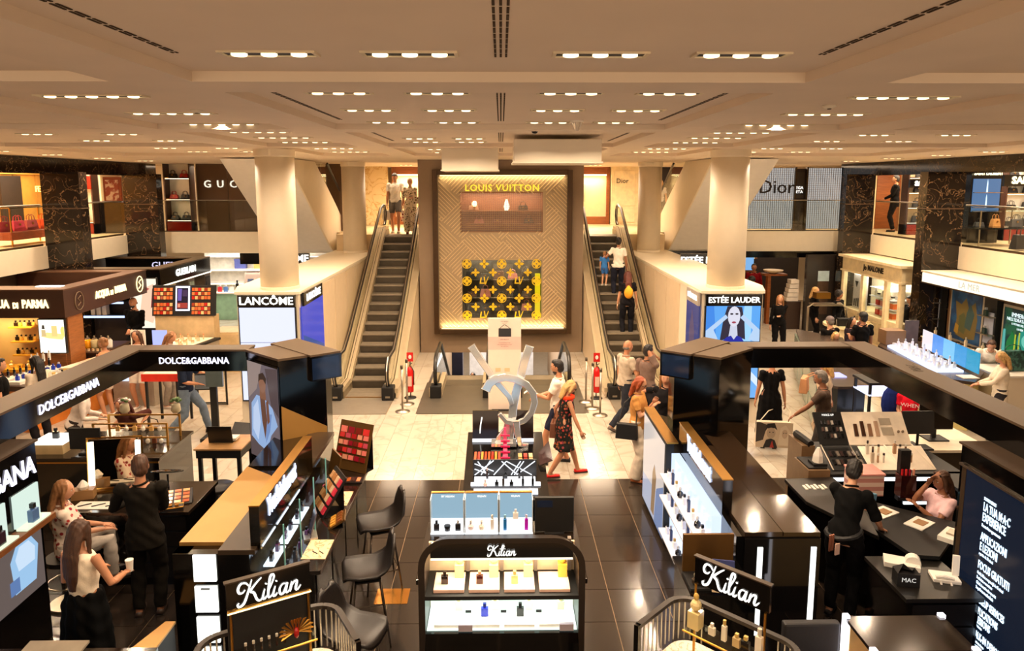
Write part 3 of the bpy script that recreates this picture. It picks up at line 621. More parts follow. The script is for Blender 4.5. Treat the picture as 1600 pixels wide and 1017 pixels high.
# white mesh windows and Dior on the right
t = thing('mesh_window', 'white glowing mesh shop windows lettered Dior upstairs on the right', 'shop front', (9.5, 23.2, F))
mw = mat('mesh_white', (214, 210, 204), .5, noise=.05)
mg = glow((222, 218, 214), .52)
for x0, x1 in ((7.6, 9.55), (9.98, 11.1)):
    bd(Q().box(x0, 23.25, F+.05, x1, 23.3, 5.12), 'back_light', mg, t, True)
    m = Q(); nx = int((x1-x0)/.07)
    for k in range(nx+1): m.box(x0+k*.07-.006, 23.2, F+.05, x0+k*.07+.006, 23.22, 5.12)
    for k in range(30): m.box(x0, 23.2, F+.06+k*.07, x1, 23.215, F+.072+k*.07)
    bd(m, 'mesh', mat('mesh_grey', (150, 144, 138), .5), t, True, kind='stuff')
    for x in (x0-.05, x1): bd(Q().box(x, 23.15, F, x+.05, 23.3, 5.15), 'frame', mat('bronze_shoe'), t, True)
txt('Dior', .62, (8.95, 23.14, 4.5), (1, 0, 0), (0, 0, 1), mat('dark_letters'), t, depth=.04)
t = thing('shop_door_panel', 'dark panelled shop doorway with small white letters between the white mesh windows', 'door', (9.77, 23.3, F))
bd(Q().box(9.6, 23.3, F, 9.93, 23.35, 5.1), 'panel', mat('dark_wall'), t, True)
for z0, z1 in ((F+.15, F+.9), (F+1.05, F+1.15), (F+1.25, F+1.9)): bd(Q().box(9.64, 23.27, z0, 9.9, 23.3, z1), 'inset', mat('dark_inset', (60, 50, 40), .4), t, True)
txt('EGA\nETA', .13, (9.74, 23.24, 4.42), (1, 0, 0), (0, 0, 1), glow((255, 250, 240), 1.5), t, depth=.01)
# left gallery, seen across the void
t = thing('shop_wall', 'warm yellow panelled shop interior behind the pink and orange handbags', 'shop front', (-14.6, 15, F))
for k in range(12): bd(Q().box(-14.7, 11.5+k*1.02, F, -14.6, 12.5+k*1.02, 4.9), 'wall_panel', mat('ochre_wall', (212, 156, 70), .5, noise=.06), t, True)
bd(Q().box(-14.7, 10.5, 4.9, -14.5, 23.6, BEAM), 'fascia', mat('ochre_wall'), t, True)
bd(Q().box(-14.58, 21.0, F, -14.5, 21.9, 4.85), 'doorway', mat('dark_wall'), t, True)
txt('FE', .26, (-14.4, 22.5, 4.45), (0, 1, 0), (0, 0, 1), glow((255, 230, 120), 2), t, depth=.03)
area(-13.2, 19, 5.1, .8, 6, 110, (1, .72, .34))  # added warm light over the ochre shop, no lamp modelled
t = thing('display_table', 'gilt legged display table carrying pink and orange handbags upstairs on the left', 'table', (-12.1, 18.2, F))
bd(Q().box(-12.4, 17.3, F+.15, -11.8, 19.3, F+.35), 'top', mat('red_brown_wood', (140, 62, 30), .4, kind='wood'), t, True, bev=.01)
bd(Q().box(-12.4, 17.3, F+.92, -11.8, 19.3, F+.95), 'upper_glass_shelf', mat('chrome'), t, True)
for x in (-12.38, -11.82):
    for y in (17.34, 19.26): bd(Q().box(x-.015, y-.015, F, x+.015, y+.015, F+.94), 'leg', GLD(), t, True)
for k, c in enumerate(((150, 26, 40), (232, 64, 96), (170, 70, 74), (236, 84, 24))):
    bag('tote', c, -12.1, 17.5+k*.5, F+.35, '%s handbag on the gilt table upstairs on the left' % ('dark red', 'bright pink', 'dusty red', 'orange')[k], None, R(80), 1.25)
# between the marble pillars on the left
t = thing('shop_wall', 'pale shop wall between the two marble pillars upstairs on the left', 'shop front', (-14.5, 22, F))
for k in range(4): bd(Q().box(-15.2+k*1.0, 25.0, F, -14.22+k*1.0, 25.1, BEAM), 'wall_panel', CRM(), t, True)
bd(Q().box(-14.1, 24.95, 3.7, -13.85, 25.0, 4.9), 'tall_light', glow((255, 226, 150), 1.6), t, True)
t = thing('wall_picture', 'framed poster of a red and white figure beside the farther left pillar', 'picture', (-13.4, 24.9, 4.0)); bd(Q().box(-13.7, 24.9, 3.95, -13.1, 24.97, 4.85), 'frame', mat('red_brown_wood'), t, True); bd(Q().box(-13.62, 24.88, 4.05, -13.18, 24.91, 4.75), 'print', mat('print_a', (214, 190, 170), .5, kind='blotch', rgb2=(150, 70, 50), scale=5), t, True)
t, hs = shelf_bay(-13.45, 22.0, -12.45, 'lit display unit with red signboard and two black handbags, left gallery', 2)
bd(Q().box(-13.45, 21.96, 4.45, -12.45, 22.0, 4.85), 'signboard', mat('red_lacquer'), t, True); txt('PRADA', .2, (-12.9, 21.94, 4.65), (1, 0, 0), (0, 0, 1), glow((255, 240, 220), 3), t, depth=.02, bold=.006)
for k, z in enumerate(hs): bag('tote', (22, 24, 30), -12.9, 22.15, z, 'black handbag on the %s shelf of the red signed unit' % ('lower', 'upper')[k], None, .3, 1.1)
t = thing('cabinet', 'black low cabinet beyond the glass between the left pillars', 'cabinet', (-12.1, 22.5, F)); bd(Q().box(-12.5, 22.3, F, -11.6, 22.7, F+.95), 'body', BL(), t, True, bev=.01); bd(Q().box(-12.52, 22.28, F+.95, -11.58, 22.72, F+.98), 'top', mat('unit_top_1', (220, 215, 205)), t, True)
# right gallery shops
t, hs = shelf_bay(12.15, 21.2, 12.95, 'open bag rack with a lit white sign upstairs between the right pillars', 4, back=(214, 190, 150))
bd(Q().box(12.15, 21.12, 4.5, 12.95, 21.2, 4.74), 'signboard', BL(), t, True); txt('SAINT', .19, (12.55, 21.1, 4.62), (1, 0, 0), (0, 0, 1), glow((255, 246, 220), 3), t, depth=.02, bold=.008)
for r_, z in enumerate(hs): 
    if r_ < 4: bag('tote', (26, 26, 30), 12.55, 21.38, z, 'dark handbag on the %s of the open rack between the right pillars' % ('bottom shelf', 'second shelf', 'third shelf', 'top shelf')[r_], None, 0, .9 if r_ < 3 else .7)
t = thing('shop_wall', 'cream and orange shop interior behind the man in black upstairs on the right', 'shop front', (13.5, 24, F))
for k in range(4): bd(Q().box(11.7+k*1.1, 24.2, F, 12.78+k*1.1, 24.3, BEAM), 'wall_panel', creamlit if k % 2 == 0 else orw, t, True)
bd(Q().box(12.9, 22.6, F, 13.8, 23.1, F+.9), 'cash_desk', orw, t, True)
area(13, 22.5, 5.1, 1.5, 1.5, 40, (1, .8, .55))
# nearest right shop
t = thing('display_cabinet', 'blue lit glass cabinet with bottles and a lit sign above it, right gallery', 'cabinet', (12.5, 18.2, F))
bd(Q().box(12.05, 18.2, F, 12.85, 18.5, 5.0), 'case', BL(), t, True); bd(Q().box(12.1, 18.17, F+.8, 12.8, 18.2, 4.74), 'blue_back', glow((92, 128, 172), .7), t, True)
for z in (3.9, 4.0, 4.38): bd(Q().box(12.1, 18.05, z, 12.8, 18.18, z+.02), 'shelf', mat('chrome'), t, True)
txt('SAINT LAURENT', .10, (12.45, 18.15, 4.87), (1, 0, 0), (0, 0, 1), glow((255, 240, 190), 2.5), t, depth=.01, bold=.004)
for k, (x, z) in enumerate(((12.8, 4.02), (12.8, 4.40))):
    art((12.37, 18.16, z), (1, 0, 0), (0, 0, 1), .16, .34, [((200, 226, 250), [(.35, 0), (.65, 0), (.6, .7), (.5, 1), (.4, .7)])], t, 'lit_bottle_picture', s=1.2)
t, hs = shelf_bay(13.55, 19.0, 15.2, 'bright white shelf bay of black bags at the right edge upstairs', 4, back=(240, 236, 226))
bd(Q().box(13.4, 18.9, 4.55, 15.2, 19.0, 4.85), 'signboard', BL(), t, True); txt('SAINT', .26, (13.95, 18.88, 4.7), (1, 0, 0), (0, 0, 1), glow((255, 236, 180), 3), t, depth=.02, bold=.008)
for r_, z in enumerate(hs[:4]):
    for k in range(2): bag('tote' if k else 'flap', (26, 26, 30), 13.85+k*.45, 19.2, z, '%s black bag on the %s of the bright white bay, right gallery' % (('left', 'right')[k], ('bottom shelf', 'second shelf', 'third shelf', 'top shelf')[r_]), 'black bags in the white bay')
area(14, 16, 5.1, 1.5, 2, 45, (1, .9, .75))
t = thing('glass_table', 'glass topped display table with a tan handbag upstairs on the right', 'table', (12.2, 17.4, F))
bd(Q().box(11.55, 17.0, F+.42, 12.9, 17.8, F+.46), 'top', mat('black_glass', (20, 22, 22), .06), t, True); bd(Q().box(11.55, 17.0, F+.85, 12.9, 17.6, F+.87), 'upper_shelf', glass_mat(), t, True)
for x in (11.58, 12.87):
    for y in (17.03, 17.77): bd(Q().box(x-.012, y-.012, F, x+.012, y+.012, F+.87), 'leg', STL(), t, True)
bag('tote', (196, 140, 80), 12.2, 17.4, F+.46, 'tan handbag on the glass topped table upstairs on the right', None, .4, 1.0)
bag('flap', (26, 26, 30), 11.8, 17.4, F+.46, 'small black handbag left of the tan one upstairs on the right', None, 0, .9)
bag('tote', (70, 66, 66), 12.65, 17.3, F+.46, 'grey handbag right of the tan one upstairs on the right', None, 0, 1.0)
bag('tote', (26, 26, 30), 11.95, 16.1, F+.02, 'large black tote standing low behind the glass balustrade on the right', None, .2, 1.7)
t = thing('gold_plant', 'golden dried plant standing behind the tan handbag upstairs', 'plant', (13.1, 17.9, F))
bd(Q().lathe([(.12, F), (.16, F+.5), (.1, F+.97)], 13.3, 16.9, 14), 'pot', BL(), t, True)
for k in range(9):
    a = k*.7; bd(Q().tube([(13.3, 16.9, F+.97), (13.3+.08*math.cos(a), 16.9+.05*math.sin(a), F+1.3), (13.3+.16*math.cos(a), 16.9+.1*math.sin(a), F+1.45+.2*(k % 3)/2)], [.006, .02, .004], 5), 'leaf', mat('gold_leaf', (190, 150, 70), .4, metal=.4), t, True)
# ================================================================ SMALL THINGS: makers
WL = lambda s=1.5: glow((255, 250, 240), s)
PROT = {}
def inst(key, maker, loc, rz, lab, cat, grp=None):
    if key not in PROT:
        PROT[key] = maker(); o = PROT[key]; o.location = loc; o.rotation_euler = (0, 0, rz)
    else: o = dup(PROT[key], loc, rz)
    if 'group' in o.keys(): del o['group']
    return tag(o, lab, cat, grp)
def lac(c, rough=.12): return mat('lacquer_%d_%d_%d' % c, c, rough, noise=.05, coat=.4)
def mk_bottle(kind, c, cap, s):
    def f():
        t = thing('perfume_bottle', 'x', 'bottle'); m = Q(); k = Q()
        if kind == 'square': m.box(-.028, -.016, 0, .028, .016, .07); m.box(-.009, -.009, .07, .009, .009, .078); k.box(-.012, -.012, .078, .012, .012, .105)
        elif kind == 'round': m.lathe([(.02, 0), (.032, .02), (.03, .05), (.01, .07), (.008, .078)], n=12); k.lathe([(.014, .078), (.016, .095), (.008, .11)], n=10)
        elif kind == 'tall': m.box(-.018, -.014, 0, .018, .014, .12); m.cyl(0, 0, .12, .13, .008, n=8); k.cyl(0, 0, .13, .165, .012, n=10)
        elif kind == 'globe': m.box(-.034, -.034, 0, .034, .034, .1); m.ell((0, 0, .135), (.032, .032, .034), 12); k.ell((0, 0, .185), (.016, .016, .022), 10)
        elif kind == 'tube': m.cyl(0, 0, 0, .09, .012, n=10); k.cyl(0, 0, .09, .115, .0125, n=10)
        elif kind == 'jar': m.lathe([(.03, 0), (.032, .035)], n=14); k.lathe([(.033, .035), (.033, .055)], n=14)
        S = Matrix.Scale(s, 4); bd(m.xf(S), 'body', lac(c), t, bev=.002 if kind in ('square', 'tall', 'globe') else 0); bd(k.xf(S), 'cap', mat('cap_%d_%d_%d' % cap, cap, .3, metal=.3), t)
        return t
    return f
def bottle(kind, c, cap, x, y, z, lab, grp=None, rz=0, s=1.0, cat='bottle'):
    return inst(('b', kind, c, cap, s), mk_bottle(kind, c, cap, s), (x, y, z), rz, lab, cat, grp)
def brow(n, p0, p1, kinds, where, grp, s=1.0, rz=0, side='left'):
    """a row of n bottles from p0 to p1; kinds = list of (kind, colour, cap, word)"""
    for i in range(n):
        q = i/(max(1, n-1)); k, c, cap, wd = kinds[i % len(kinds)]
        bottle(k, c, cap, p0[0]+(p1[0]-p0[0])*q, p0[1]+(p1[1]-p0[1])*q, p0[2]+(p1[2]-p0[2])*q, '%s, %s from the %s, %s' % (wd, ORD[i], side, where), grp, rz, s)
def frame_board(name, lab, cat, pts, th, m, **k): ...
def slab(mb_, x0, y0, x1, y1, z0, z1, m=0): return mb_.box(x0, y0, z0, x1, y1, z1, m)
# script lettering drawn as strokes (used on the three curved perfume counters)
def script_kilian(parent, org, ux, uz, size, m, w=True, r=.0):
    ux = Vector(ux).normalized(); uz = Vector(uz).normalized(); n = ux.cross(uz); org = Vector(org)-(rootloc(parent) if w else Vector())
    S = [[(.30, .62), (.20, .52), (.08, .55), (.05, .72), (.16, .90), (.34, .88), (.44, .74)],            # opening flourish
         [(.56, .96), (.44, .60), (.34, .30), (.22, .06), (.06, -.02), (.0, .08), (.06, .14)],
         [(.92, .95), (.74, .80), (.50, .52), (.62, .40), (.72, .10), (.84, .02), (.94, .14)],
         [(1.02, .44), (.94, .12), (1.0, .04), (1.10, .14)], [(1.07, .62), (1.09, .66)],
         [(1.16, .30), (1.38, .80), (1.34, .96), (1.24, .84), (1.14, .16), (1.20, .04), (1.30, .14)],
         [(1.42, .44), (1.33, .12), (1.39, .04), (1.49, .14)], [(1.46, .62), (1.48, .66)],
         [(1.86, .42), (1.70, .44), (1.58, .26), (1.60, .06), (1.72, .06), (1.84, .30), (1.88, .44), (1.82, .10), (1.88, .04), (1.98, .16)],
         [(2.06, .44), (1.98, .04)], [(2.02, .22), (2.16, .42), (2.26, .40), (2.20, .12), (2.26, .04), (2.40, .20)]]
    mb_ = Q()
    for st in S:
        P = []
        for i in range(len(st)-1):                       # Catmull-Rom smoothing
            p = [Vector(st[max(0, min(len(st)-1, i+d))]) for d in (-1, 0, 1, 2)]
            for q in range(4):
                t_ = q/4; P.append(.5*((2*p[1])+(p[2]-p[0])*t_+(2*p[0]-5*p[1]+4*p[2]-p[3])*t_**2+(3*p[1]-p[0]-3*p[2]+p[3])*t_**3))
        P.append(Vector(st[-1])); P = [org+ux*((a.x-1.2)*size)+uz*((a.y-.45)*size)+n*.006 for a in P]; L_ = len(P)
        mb_.tube(P, [size*(.021+.027*math.sin(math.pi*i/max(1, L_-1))) for i in range(L_)], 6)
    return bd(mb_, 'lettering', m, parent)
# ================================================================ LEFT MAKE-UP KIOSK RING
white_t = glow((236, 232, 255), 1.6)
t = thing('kiosk_canopy', 'black overhead sign frame lettered DOLCE&GABBANA, left of the aisle', 'canopy', (-4.6, 8.5, 2.12))
for nm, b in (('left_beam', (-5.2, 4.0, -4.87, 9.68)), ('far_beam', (-4.87, 9.40, -3.42, 9.68))):
    bd(Q().box(b[0], b[1], 2.10, b[2], b[3], 2.375), nm, BL(), t, True); bd(Q().box(b[0]-.01, b[1]-.01, 2.375, b[2]+.01, b[3]+.01, 2.40), 'top_plate', BRZ(), t, True)
txt('DOLCE&GABBANA', .15, (-4.862, 7.85, 2.24), (0, 1, 0), (0, 0, 1), white_t, t, depth=.01, bold=.001, xs=.88)
txt('DOLCE&GABBANA', .125, (-4.14, 9.392, 2.245), (1, 0, 0), (0, 0, 1), white_t, t, depth=.01, bold=.001, xs=.88)
t = thing('kiosk_canopy', 'black overhead sign frame with bronze top and no lettering, right of the aisle', 'canopy', (4.6, 8.5, 2.12))
for nm, b in (('right_beam', (4.80, 6.0, 5.13, 9.75)), ('far_beam', (3.2, 9.46, 4.80, 9.75))):
    bd(Q().box(b[0], b[1], 2.10, b[2], b[3], 2.375), nm, BL(), t, True); bd(Q().box(b[0]-.01, b[1]-.01, 2.375, b[2]+.01, b[3]+.01, 2.40), 'top_plate', BRZ(), t, True)
txt('MAC', .16, (5.0, 8.3, 2.403), (.25, 1, 0), (-1, .25, 0), mat('dull_letters', (70, 56, 40), .4), t, depth=.004)
# towers
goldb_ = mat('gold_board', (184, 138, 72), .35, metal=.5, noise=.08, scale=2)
for sx, sd in ((-1, 'left'), (1, 'right')):
    A, B_, C_, D = (-3.43, 9.40), (-2.83, 8.86), (-2.33, 9.20), (-2.95, 9.82)
    P = [(sx*-p[0] if 0 else -sx*p[0]*-1 if 0 else (p[0] if sx < 0 else -p[0]+ -.02), p[1]) for p in (A, B_, C_, D)]
    t = thing('kiosk_tower', 'angular glossy black tower, %s kiosk, %s' % (sd, 'with tall screen of a man in open blue shirt' if sx < 0 else 'with bronze top and a small dark screen'), 'tower', (sx*2.9, 9.3, 0))
    bd(Q().prism(P, 0, 2.30), 'body', BL(), t, True)
    ins = Q().prism([(p[0]*1.003, p[1]-.012) for p in P], 2.30, 2.37); bd(ins, 'cornice', BL(), t, True)
    bd(Q().prism([(p[0]*1.003, p[1]-.012) for p in P], 2.37, 2.40), 'top_plate', BRZ(), t, True)
    wq = [(sx*2.13, 9.26), (sx*2.46, 9.00), (sx*3.20, 9.72), (sx*2.93, 10.05)]
    bd(Q().prism(wq, 2.06, 2.385), 'side_canopy', BL(), t, True); bd(Q().prism([(a*1.003, b) for a, b in wq], 2.385, 2.41), 'top_plate', BRZ(), t, True)
    n_ = Vector((sx*.26, -.33, 0)).normalized()*.012
    bd(Q().ext([(sx*2.15+n_.x*-sx*0+0, 9.243, 2.08), (sx*2.44, 9.012, 2.08), (sx*2.44, 9.012, 2.36), (sx*2.15, 9.243, 2.36)], (-sx*-.008, -.01, 0)), 'small_screen', mat('dark_blue_screen', (20, 34, 60), .08), t, True)
    bd(Q().prism([(P[2][0], P[2][1]), (P[2][0]+sx*-.1*-1 if 0 else P[2][0]-sx*.0+.0, P[2][1]+.3), (P[3][0], P[3][1])], 0, 2.06), 'rear_column', BL(), t, True)
    if sx < 0:
        ux = Vector((.6, -.54, 0)).normalized(); o = Vector((-3.43, 9.40, .93))+ux*.02-Vector((.006, .0068, 0)); nrm = ux.cross(Vector((0, 0, 1)))
        bd(Q().ext([o-nrm*.0, o+ux*.78, o+ux*.78+Vector((0, 0, 1.36)), o+Vector((0, 0, 1.36))], nrm*.008), 'portrait_screen', mat('screen_black', (10, 10, 12), .1), t, True)
        art(o+nrm*.009, ux, (0, 0, 1), .78, 1.36, [((112, 100, 106), [(.02, .02), (.98, .02), (.98, .98), (.02, .98)]), ((150, 132, 126), [(.02, .98), (.02, .6), (.3, .72), (.5, .98)]), ((84, 70, 72), [(.98, .98), (.6, .95), (.75, .6), (.98, .5)]), ((92, 78, 78), [(.02, .02), (.98, .02), (.98, .3), (.5, .14), (.02, .22)]),
            ((132, 112, 104), [(.3, .02), (.6, .02), (.52, .12), (.36, .1)]), ((150, 178, 220), [(.08, .22), (.12, .56), (.3, .66), (.52, .66), (.8, .58), (.94, .42), (.72, .30), (.58, .12), (.3, .16)]), ((192, 210, 240), [(.14, .3), (.18, .52), (.34, .62), (.4, .4), (.3, .2)]), ((118, 146, 196), [(.55, .2), (.6, .5), (.78, .52), (.7, .34)]),
            ((104, 70, 56), [(.42, .66), (.58, .66), (.62, .44), (.54, .24), (.46, .42)]), ((132, 88, 66), [(.44, .8), (.6, .8), (.62, .64), (.42, .64)]), ((140, 96, 74), (.52, .79, .11, .085)), ((56, 40, 34), [(.40, .80), (.42, .88), (.56, .91), (.66, .86), (.64, .80), (.56, .84), (.46, .83)]), ((118, 78, 60), [(.62, .62), (.70, .66), (.72, .44), (.64, .4)])], t, 'screen_picture', s=.75)
        bd(Q().ext([(-2.825, 8.852, .95), (-2.335, 9.185, 1.25), (-2.335, 9.185, 1.40), (-2.825, 8.852, 1.78)], (.006, -.009, 0)), 'gold_reflection', goldb_, t, True)  # reflection of the gold board put in as a gold-coloured face
# ================================================================ LOW WALL UNITS (gondolas) beside the aisle
t = thing('display_wall', 'long low black display wall with a gold top board, left of the aisle', 'display unit', (-2.6, 7.5, 0))
bd(Q().box(-2.97, 6.05, 0, -2.28, 9.1, 1.30), 'body', BL(), t, True)
bd(Q().box(-2.55, 6.03, 1.30, -2.22, 9.1, 1.345), 'top_rim', mat('dark_bronze_rim', (60, 46, 32), .35, metal=.2), t, True)
goldboard = mat('gold_board', (184, 138, 72), .35, metal=.5, noise=.08, scale=2)
bd(Q().prism([(-2.97, 6.2), (-2.55, 6.2), (-2.55, 7.6), (-2.62, 7.72), (-2.97, 7.98)], 1.30, 1.335), 'gold_top_board', goldboard, t, True)
bd(Q().box(-2.97, 8.0, 1.30, -2.55, 9.1, 1.33), 'rear_top_board', BL(), t, True)
bd(Q().prism([(-2.97, 6.06), (-2.83, 6.06), (-2.83, 6.2), (-2.97, 6.2)], .85, 1.3), 'gold_end_panel', goldboard, t, True)
bd(Q().box(-2.28, 6.1, 1.30, -2.19, 7.9, 1.72), 'sign_fascia', BL(), t, True); bd(Q().box(-2.285, 6.1, 1.72, -2.185, 7.9, 1.73), 'fascia_edge', GLD(), t, True)
txt('YvesSaintLaurent', .26, (-2.185, 6.78, 1.60), (0, 1, 0), (0, 0, 1), glow((214, 226, 255), 1.5), t, depth=.012, xs=.60, bold=.007, sp=.86)
for k in range(4):
    z0 = 1.045-k*.30; bd(Q().box(-2.78, 6.03, z0, -2.58, 6.05, z0+.25), 'lit_square', glow((255, 255, 244), 1.8), t, True)
bd(Q().box(-2.72, 6.02, .97, -2.64, 6.03, .985), 'label_card', mat('grey_card', (120, 130, 140), .5), t, True)
teal = mat('teal_glass_edge', (120, 190, 190), .1, emit=0, noise=0)
for k in range(4): bd(Q().box(-2.27, 6.1+k*.52, .8, -1.98, 6.115+k*.52, 1.55), 'glass_divider', glass_mat(), t, True); bd(Q().box(-1.985, 6.1+k*.52, .8, -1.975, 6.115+k*.52, 1.55), 'divider_edge', teal, t, True)
for k in range(3):
    y0 = 6.14+k*.42
    for r_ in range(3):
        z0 = .92+r_*.2; x0 = -2.0-r_*.09
        bd(Q().box(x0-.1, y0, z0, x0, y0+.36, z0+.015), 'lit_tray', glow((214, 226, 246), 1.5), t, True)
        for q in range(2): bottle('square', ((36, 22, 44), (20, 16, 20), (80, 40, 90))[(k+r_+q) % 3], (12, 12, 12), x0-.05, y0+.09+q*.18, z0+.015, 'dark perfume bottle, %s lit tray, %s bay, %s place, under the left long sign' % (('lowest', 'middle', 'top')[r_], ('nearest', 'middle', 'farthest')[k], ('near', 'far')[q]), 'bottles under the long sign', R(90))
# the counter in front of it
t = thing('makeup_counter', 'long dark make-up counter with bronze edge beside the three black stools', 'counter', (-2.0, 7.8, 0))
bd(Q().prism([(-2.28, 6.4), (-1.80, 6.4), (-1.80, 8.95), (-1.95, 9.35), (-2.28, 9.1)], 0, .90), 'body', BL(), t, True)
bd(Q().prism([(-2.28, 6.38), (-1.74, 6.38), (-1.74, 8.98), (-1.90, 9.42), (-2.28, 9.1)], .90, .94), 'worktop', mat('smoked_top', (28, 20, 14), .12, noise=.1, coat=.3), t, True, bev=.004)
bd(Q().box(-1.745, 6.4, .895, -1.735, 8.98, .935), 'bronze_edge', mat('dark_bronze_rim'), t, True)
for k in range(4): bd(Q().box(-1.80, 6.45+k*.64, .1, -1.79, 7.03+k*.64, .85), 'front_panel', BL(), t, True)
matm = mat('marble_mat', (238, 206, 160), .25, kind='marble', rgb2=(170, 120, 80), scale=5)
for k, (x, y) in enumerate(((-1.90, 7.95), (-1.86, 6.78))):
    o = bd(Q().box(x-.12, y-.19, .941, x+.12, y+.19, .947), 'counter_mat', matm, label='cream marble look mat on the aisle counter, %s of the two' % ('farther', 'nearer')[k], cat='mat', group='marble mats')
    for q in range(2): bd(Q().tube([(x-.04+q*.07, y-.05, .952), (x+.02+q*.06, y-.1, .952)], .004, 6), 'makeup_pencil', K(), label='small dark pencil on the %s cream mat, %s one' % (('farther', 'nearer')[k], ('left', 'right')[q]), cat='pencil')
def tester_stand(x, y, z, rz, w_, h_, tilt, back, rows, lab, cols, loc_name='tester_stand'):
    t = thing(loc_name, lab, 'tester stand', (x, y, z), rz)
    ca, sa = math.cos(tilt), math.sin(tilt); P = lambda a, b, c=0: (a, b*sa-c*ca, b*ca+c*sa)
    bd(Q().ext([P(-w_/2, 0), P(w_/2, 0), P(w_/2, h_), P(-w_/2, h_)], (0, ca*.02, -sa*.02)), 'panel', back, t)
    bd(Q().add([(-w_/2, 0, 0), (w_/2, 0, 0), (w_/2, h_*sa*.9, 0), (-w_/2, h_*sa*.9, 0), (w_/2, h_*sa*.9, h_*ca*.85), (-w_/2, h_*sa*.9, h_*ca*.85)], [(0, 1, 2, 3), (2, 3, 5, 4)]), 'support', K(), t)
    for r_, (n_, frac, sz) in enumerate(rows):
        for k in range(n_):
            a = -w_/2+w_*(k+.5)/n_*.92+.02; c = cols[(k*3+r_*5) % len(cols)]; m = Q(); s2 = w_/n_*.34; q = h_*frac
            b = [P(a-s2, q-sz), P(a+s2, q-sz), P(a+s2, q+sz), P(a-s2, q+sz)]
            m.ext(b, (0, -ca*.016, sa*.016)); bd(m, 'tester', lac(c), t)
    return t
brown_gold = mat('bronze_mirror', (120, 86, 44), .25, metal=.6, noise=.08, scale=3)
lipc = [(170, 24, 30), (206, 50, 50), (140, 20, 40), (222, 150, 120), (190, 70, 90), (120, 30, 24), (226, 120, 110)]
tester_stand(-1.97, 8.78, .945, R(-28), .52, .62, R(18), brown_gold, [(5, .26, .03), (6, .40, .03), (6, .55, .03), (5, .70, .03), (4, .82, .04)], 'tall bronze tester board with red lipsticks at the far end of the aisle counter', lipc)
tester_stand(-2.08, 8.22, .945, R(-60), .34, .45, R(12), brown_gold, [(2, .1, .02)], 'plain bronze board beside the red lipstick board', [(60, 40, 20)])
tester_stand(-2.08, 7.62, .945, R(-62), .42, .50, R(34), K(), [(4, .15, .04), (4, .38, .04), (4, .60, .04), (4, .82, .04)], 'slanted black tester tray of beige and red make-up in the middle of the aisle counter', [(210, 160, 110), (230, 190, 150), (150, 24, 34), (190, 130, 80), (220, 60, 80)])
for k, (x, y, c, lab) in enumerate(((-2.0, 8.1, (16, 16, 18), 'black shopping bag standing on the far half of the aisle counter'), (-1.86, 8.45, (30, 24, 22), 'low dark open box with palettes near the far end of the aisle counter'))):
    t = thing('shopping_bag' if k == 0 else 'palette_box', lab, 'bag' if k == 0 else 'box', (x, y, .943))
    if k == 0: bd(Q().box(-.1, -.06, 0, .1, .06, .2), 'body', mat('black_paper', c, .35, noise=.1), t); bd(Q().tube([(-.05, -.06, .19), (-.04, -.06, .26), (.04, -.06, .26), (.05, -.06, .19)], .004, 5), 'handle', GLD(), t)
    else:
        bd(Q().box(-.14, -.09, 0, .14, .09, .02), 'base', mat('dark_box', c, .3), t)
        for q in range(4): bd(Q().box(-.12+q*.06, -.06, .02, -.075+q*.06, .05, .028), 'palette', lac(((190, 60, 30), (150, 80, 40), (60, 40, 34), (214, 130, 90))[q]), t)
t = thing('tablet', 'silver framed tablet leaning on a small stand at the near end of the aisle counter', 'tablet', (-2.02, 7.05, .943), R(-70))
bd(Q().ext([(-.09, 0, .02), (.09, 0, .02), (.09, .07, .28), (-.09, .07, .28)], (0, .012, -.003)), 'screen', mat('tablet_grey', (96, 92, 104), .2), t); bd(Q().box(-.1, -.06, 0, .1, .08, .02), 'foot', mat('silver', (196, 190, 180), .3, metal=.8), t)
tester_stand(-1.88, 7.32, .945, R(-80), .26, .2, R(60), brown_gold, [(4, .3, .03), (4, .7, .03)], 'small bronze tray of gold cased make-up between the two cream mats', [(210, 150, 60), (180, 120, 50), (120, 70, 34)])
t = thing('flower_sprig', 'pink and white flower sprig standing on the aisle counter by the slanted tray', 'flowers', (-2.02, 7.98, .943))
for k in range(6): bd(Q().ell((.05*math.cos(k), .04*math.sin(k*1.7), .16+.03*(k % 3)), (.03, .03, .02), 8), 'blossom', mat('pink_petal' if k % 2 else 'white_petal', (216, 90, 130) if k % 2 else (240, 220, 214), .6), t)
bd(Q().tube([(0, 0, 0), (.01, 0, .16)], .012, 6), 'stem', K(), t)
# right gondola
t = thing('display_wall', 'long low glossy black display wall with bronze tinted top, right of the aisle', 'display unit', (2.6, 7.6, 0))
top2 = mat('glossy_bronze_black', (46, 33, 22), .1, noise=.05, coat=.5)
bd(Q().prism([(2.22, 6.55), (2.28, 9.4), (2.62, 9.4), (3.0, 9.2), (3.02, 6.3), (2.22, 6.3)], 0, 1.30), 'body', BL(), t, True)
bd(Q().prism([(2.30, 6.3), (2.30, 8.55), (2.66, 8.55), (2.66, 6.3)], 1.30, 1.34), 'inner_top_board', top2, t, True)
bd(Q().prism([(2.67, 6.3), (2.67, 9.1), (3.05, 9.1), (3.02, 6.3)], 1.30, 1.335), 'outer_top_board', top2, t, True)
bd(Q().prism([(2.24, 8.57), (2.24, 9.75), (2.66, 9.3), (2.66, 8.57)], 1.30, 1.35), 'rear_top_board', BL(), t, True); bd(Q().box(2.36, 8.7, 1.352, 2.56, 9.15, 1.357), 'inset_panel', top2, t, True)
bd(Q().box(2.22, 6.75, 1.30, 2.32, 8.5, 1.66), 'sign_fascia', BL(), t, True); bd(Q().box(2.215, 6.75, 1.66, 2.325, 8.5, 1.67), 'fascia_edge', GLD(), t, True)
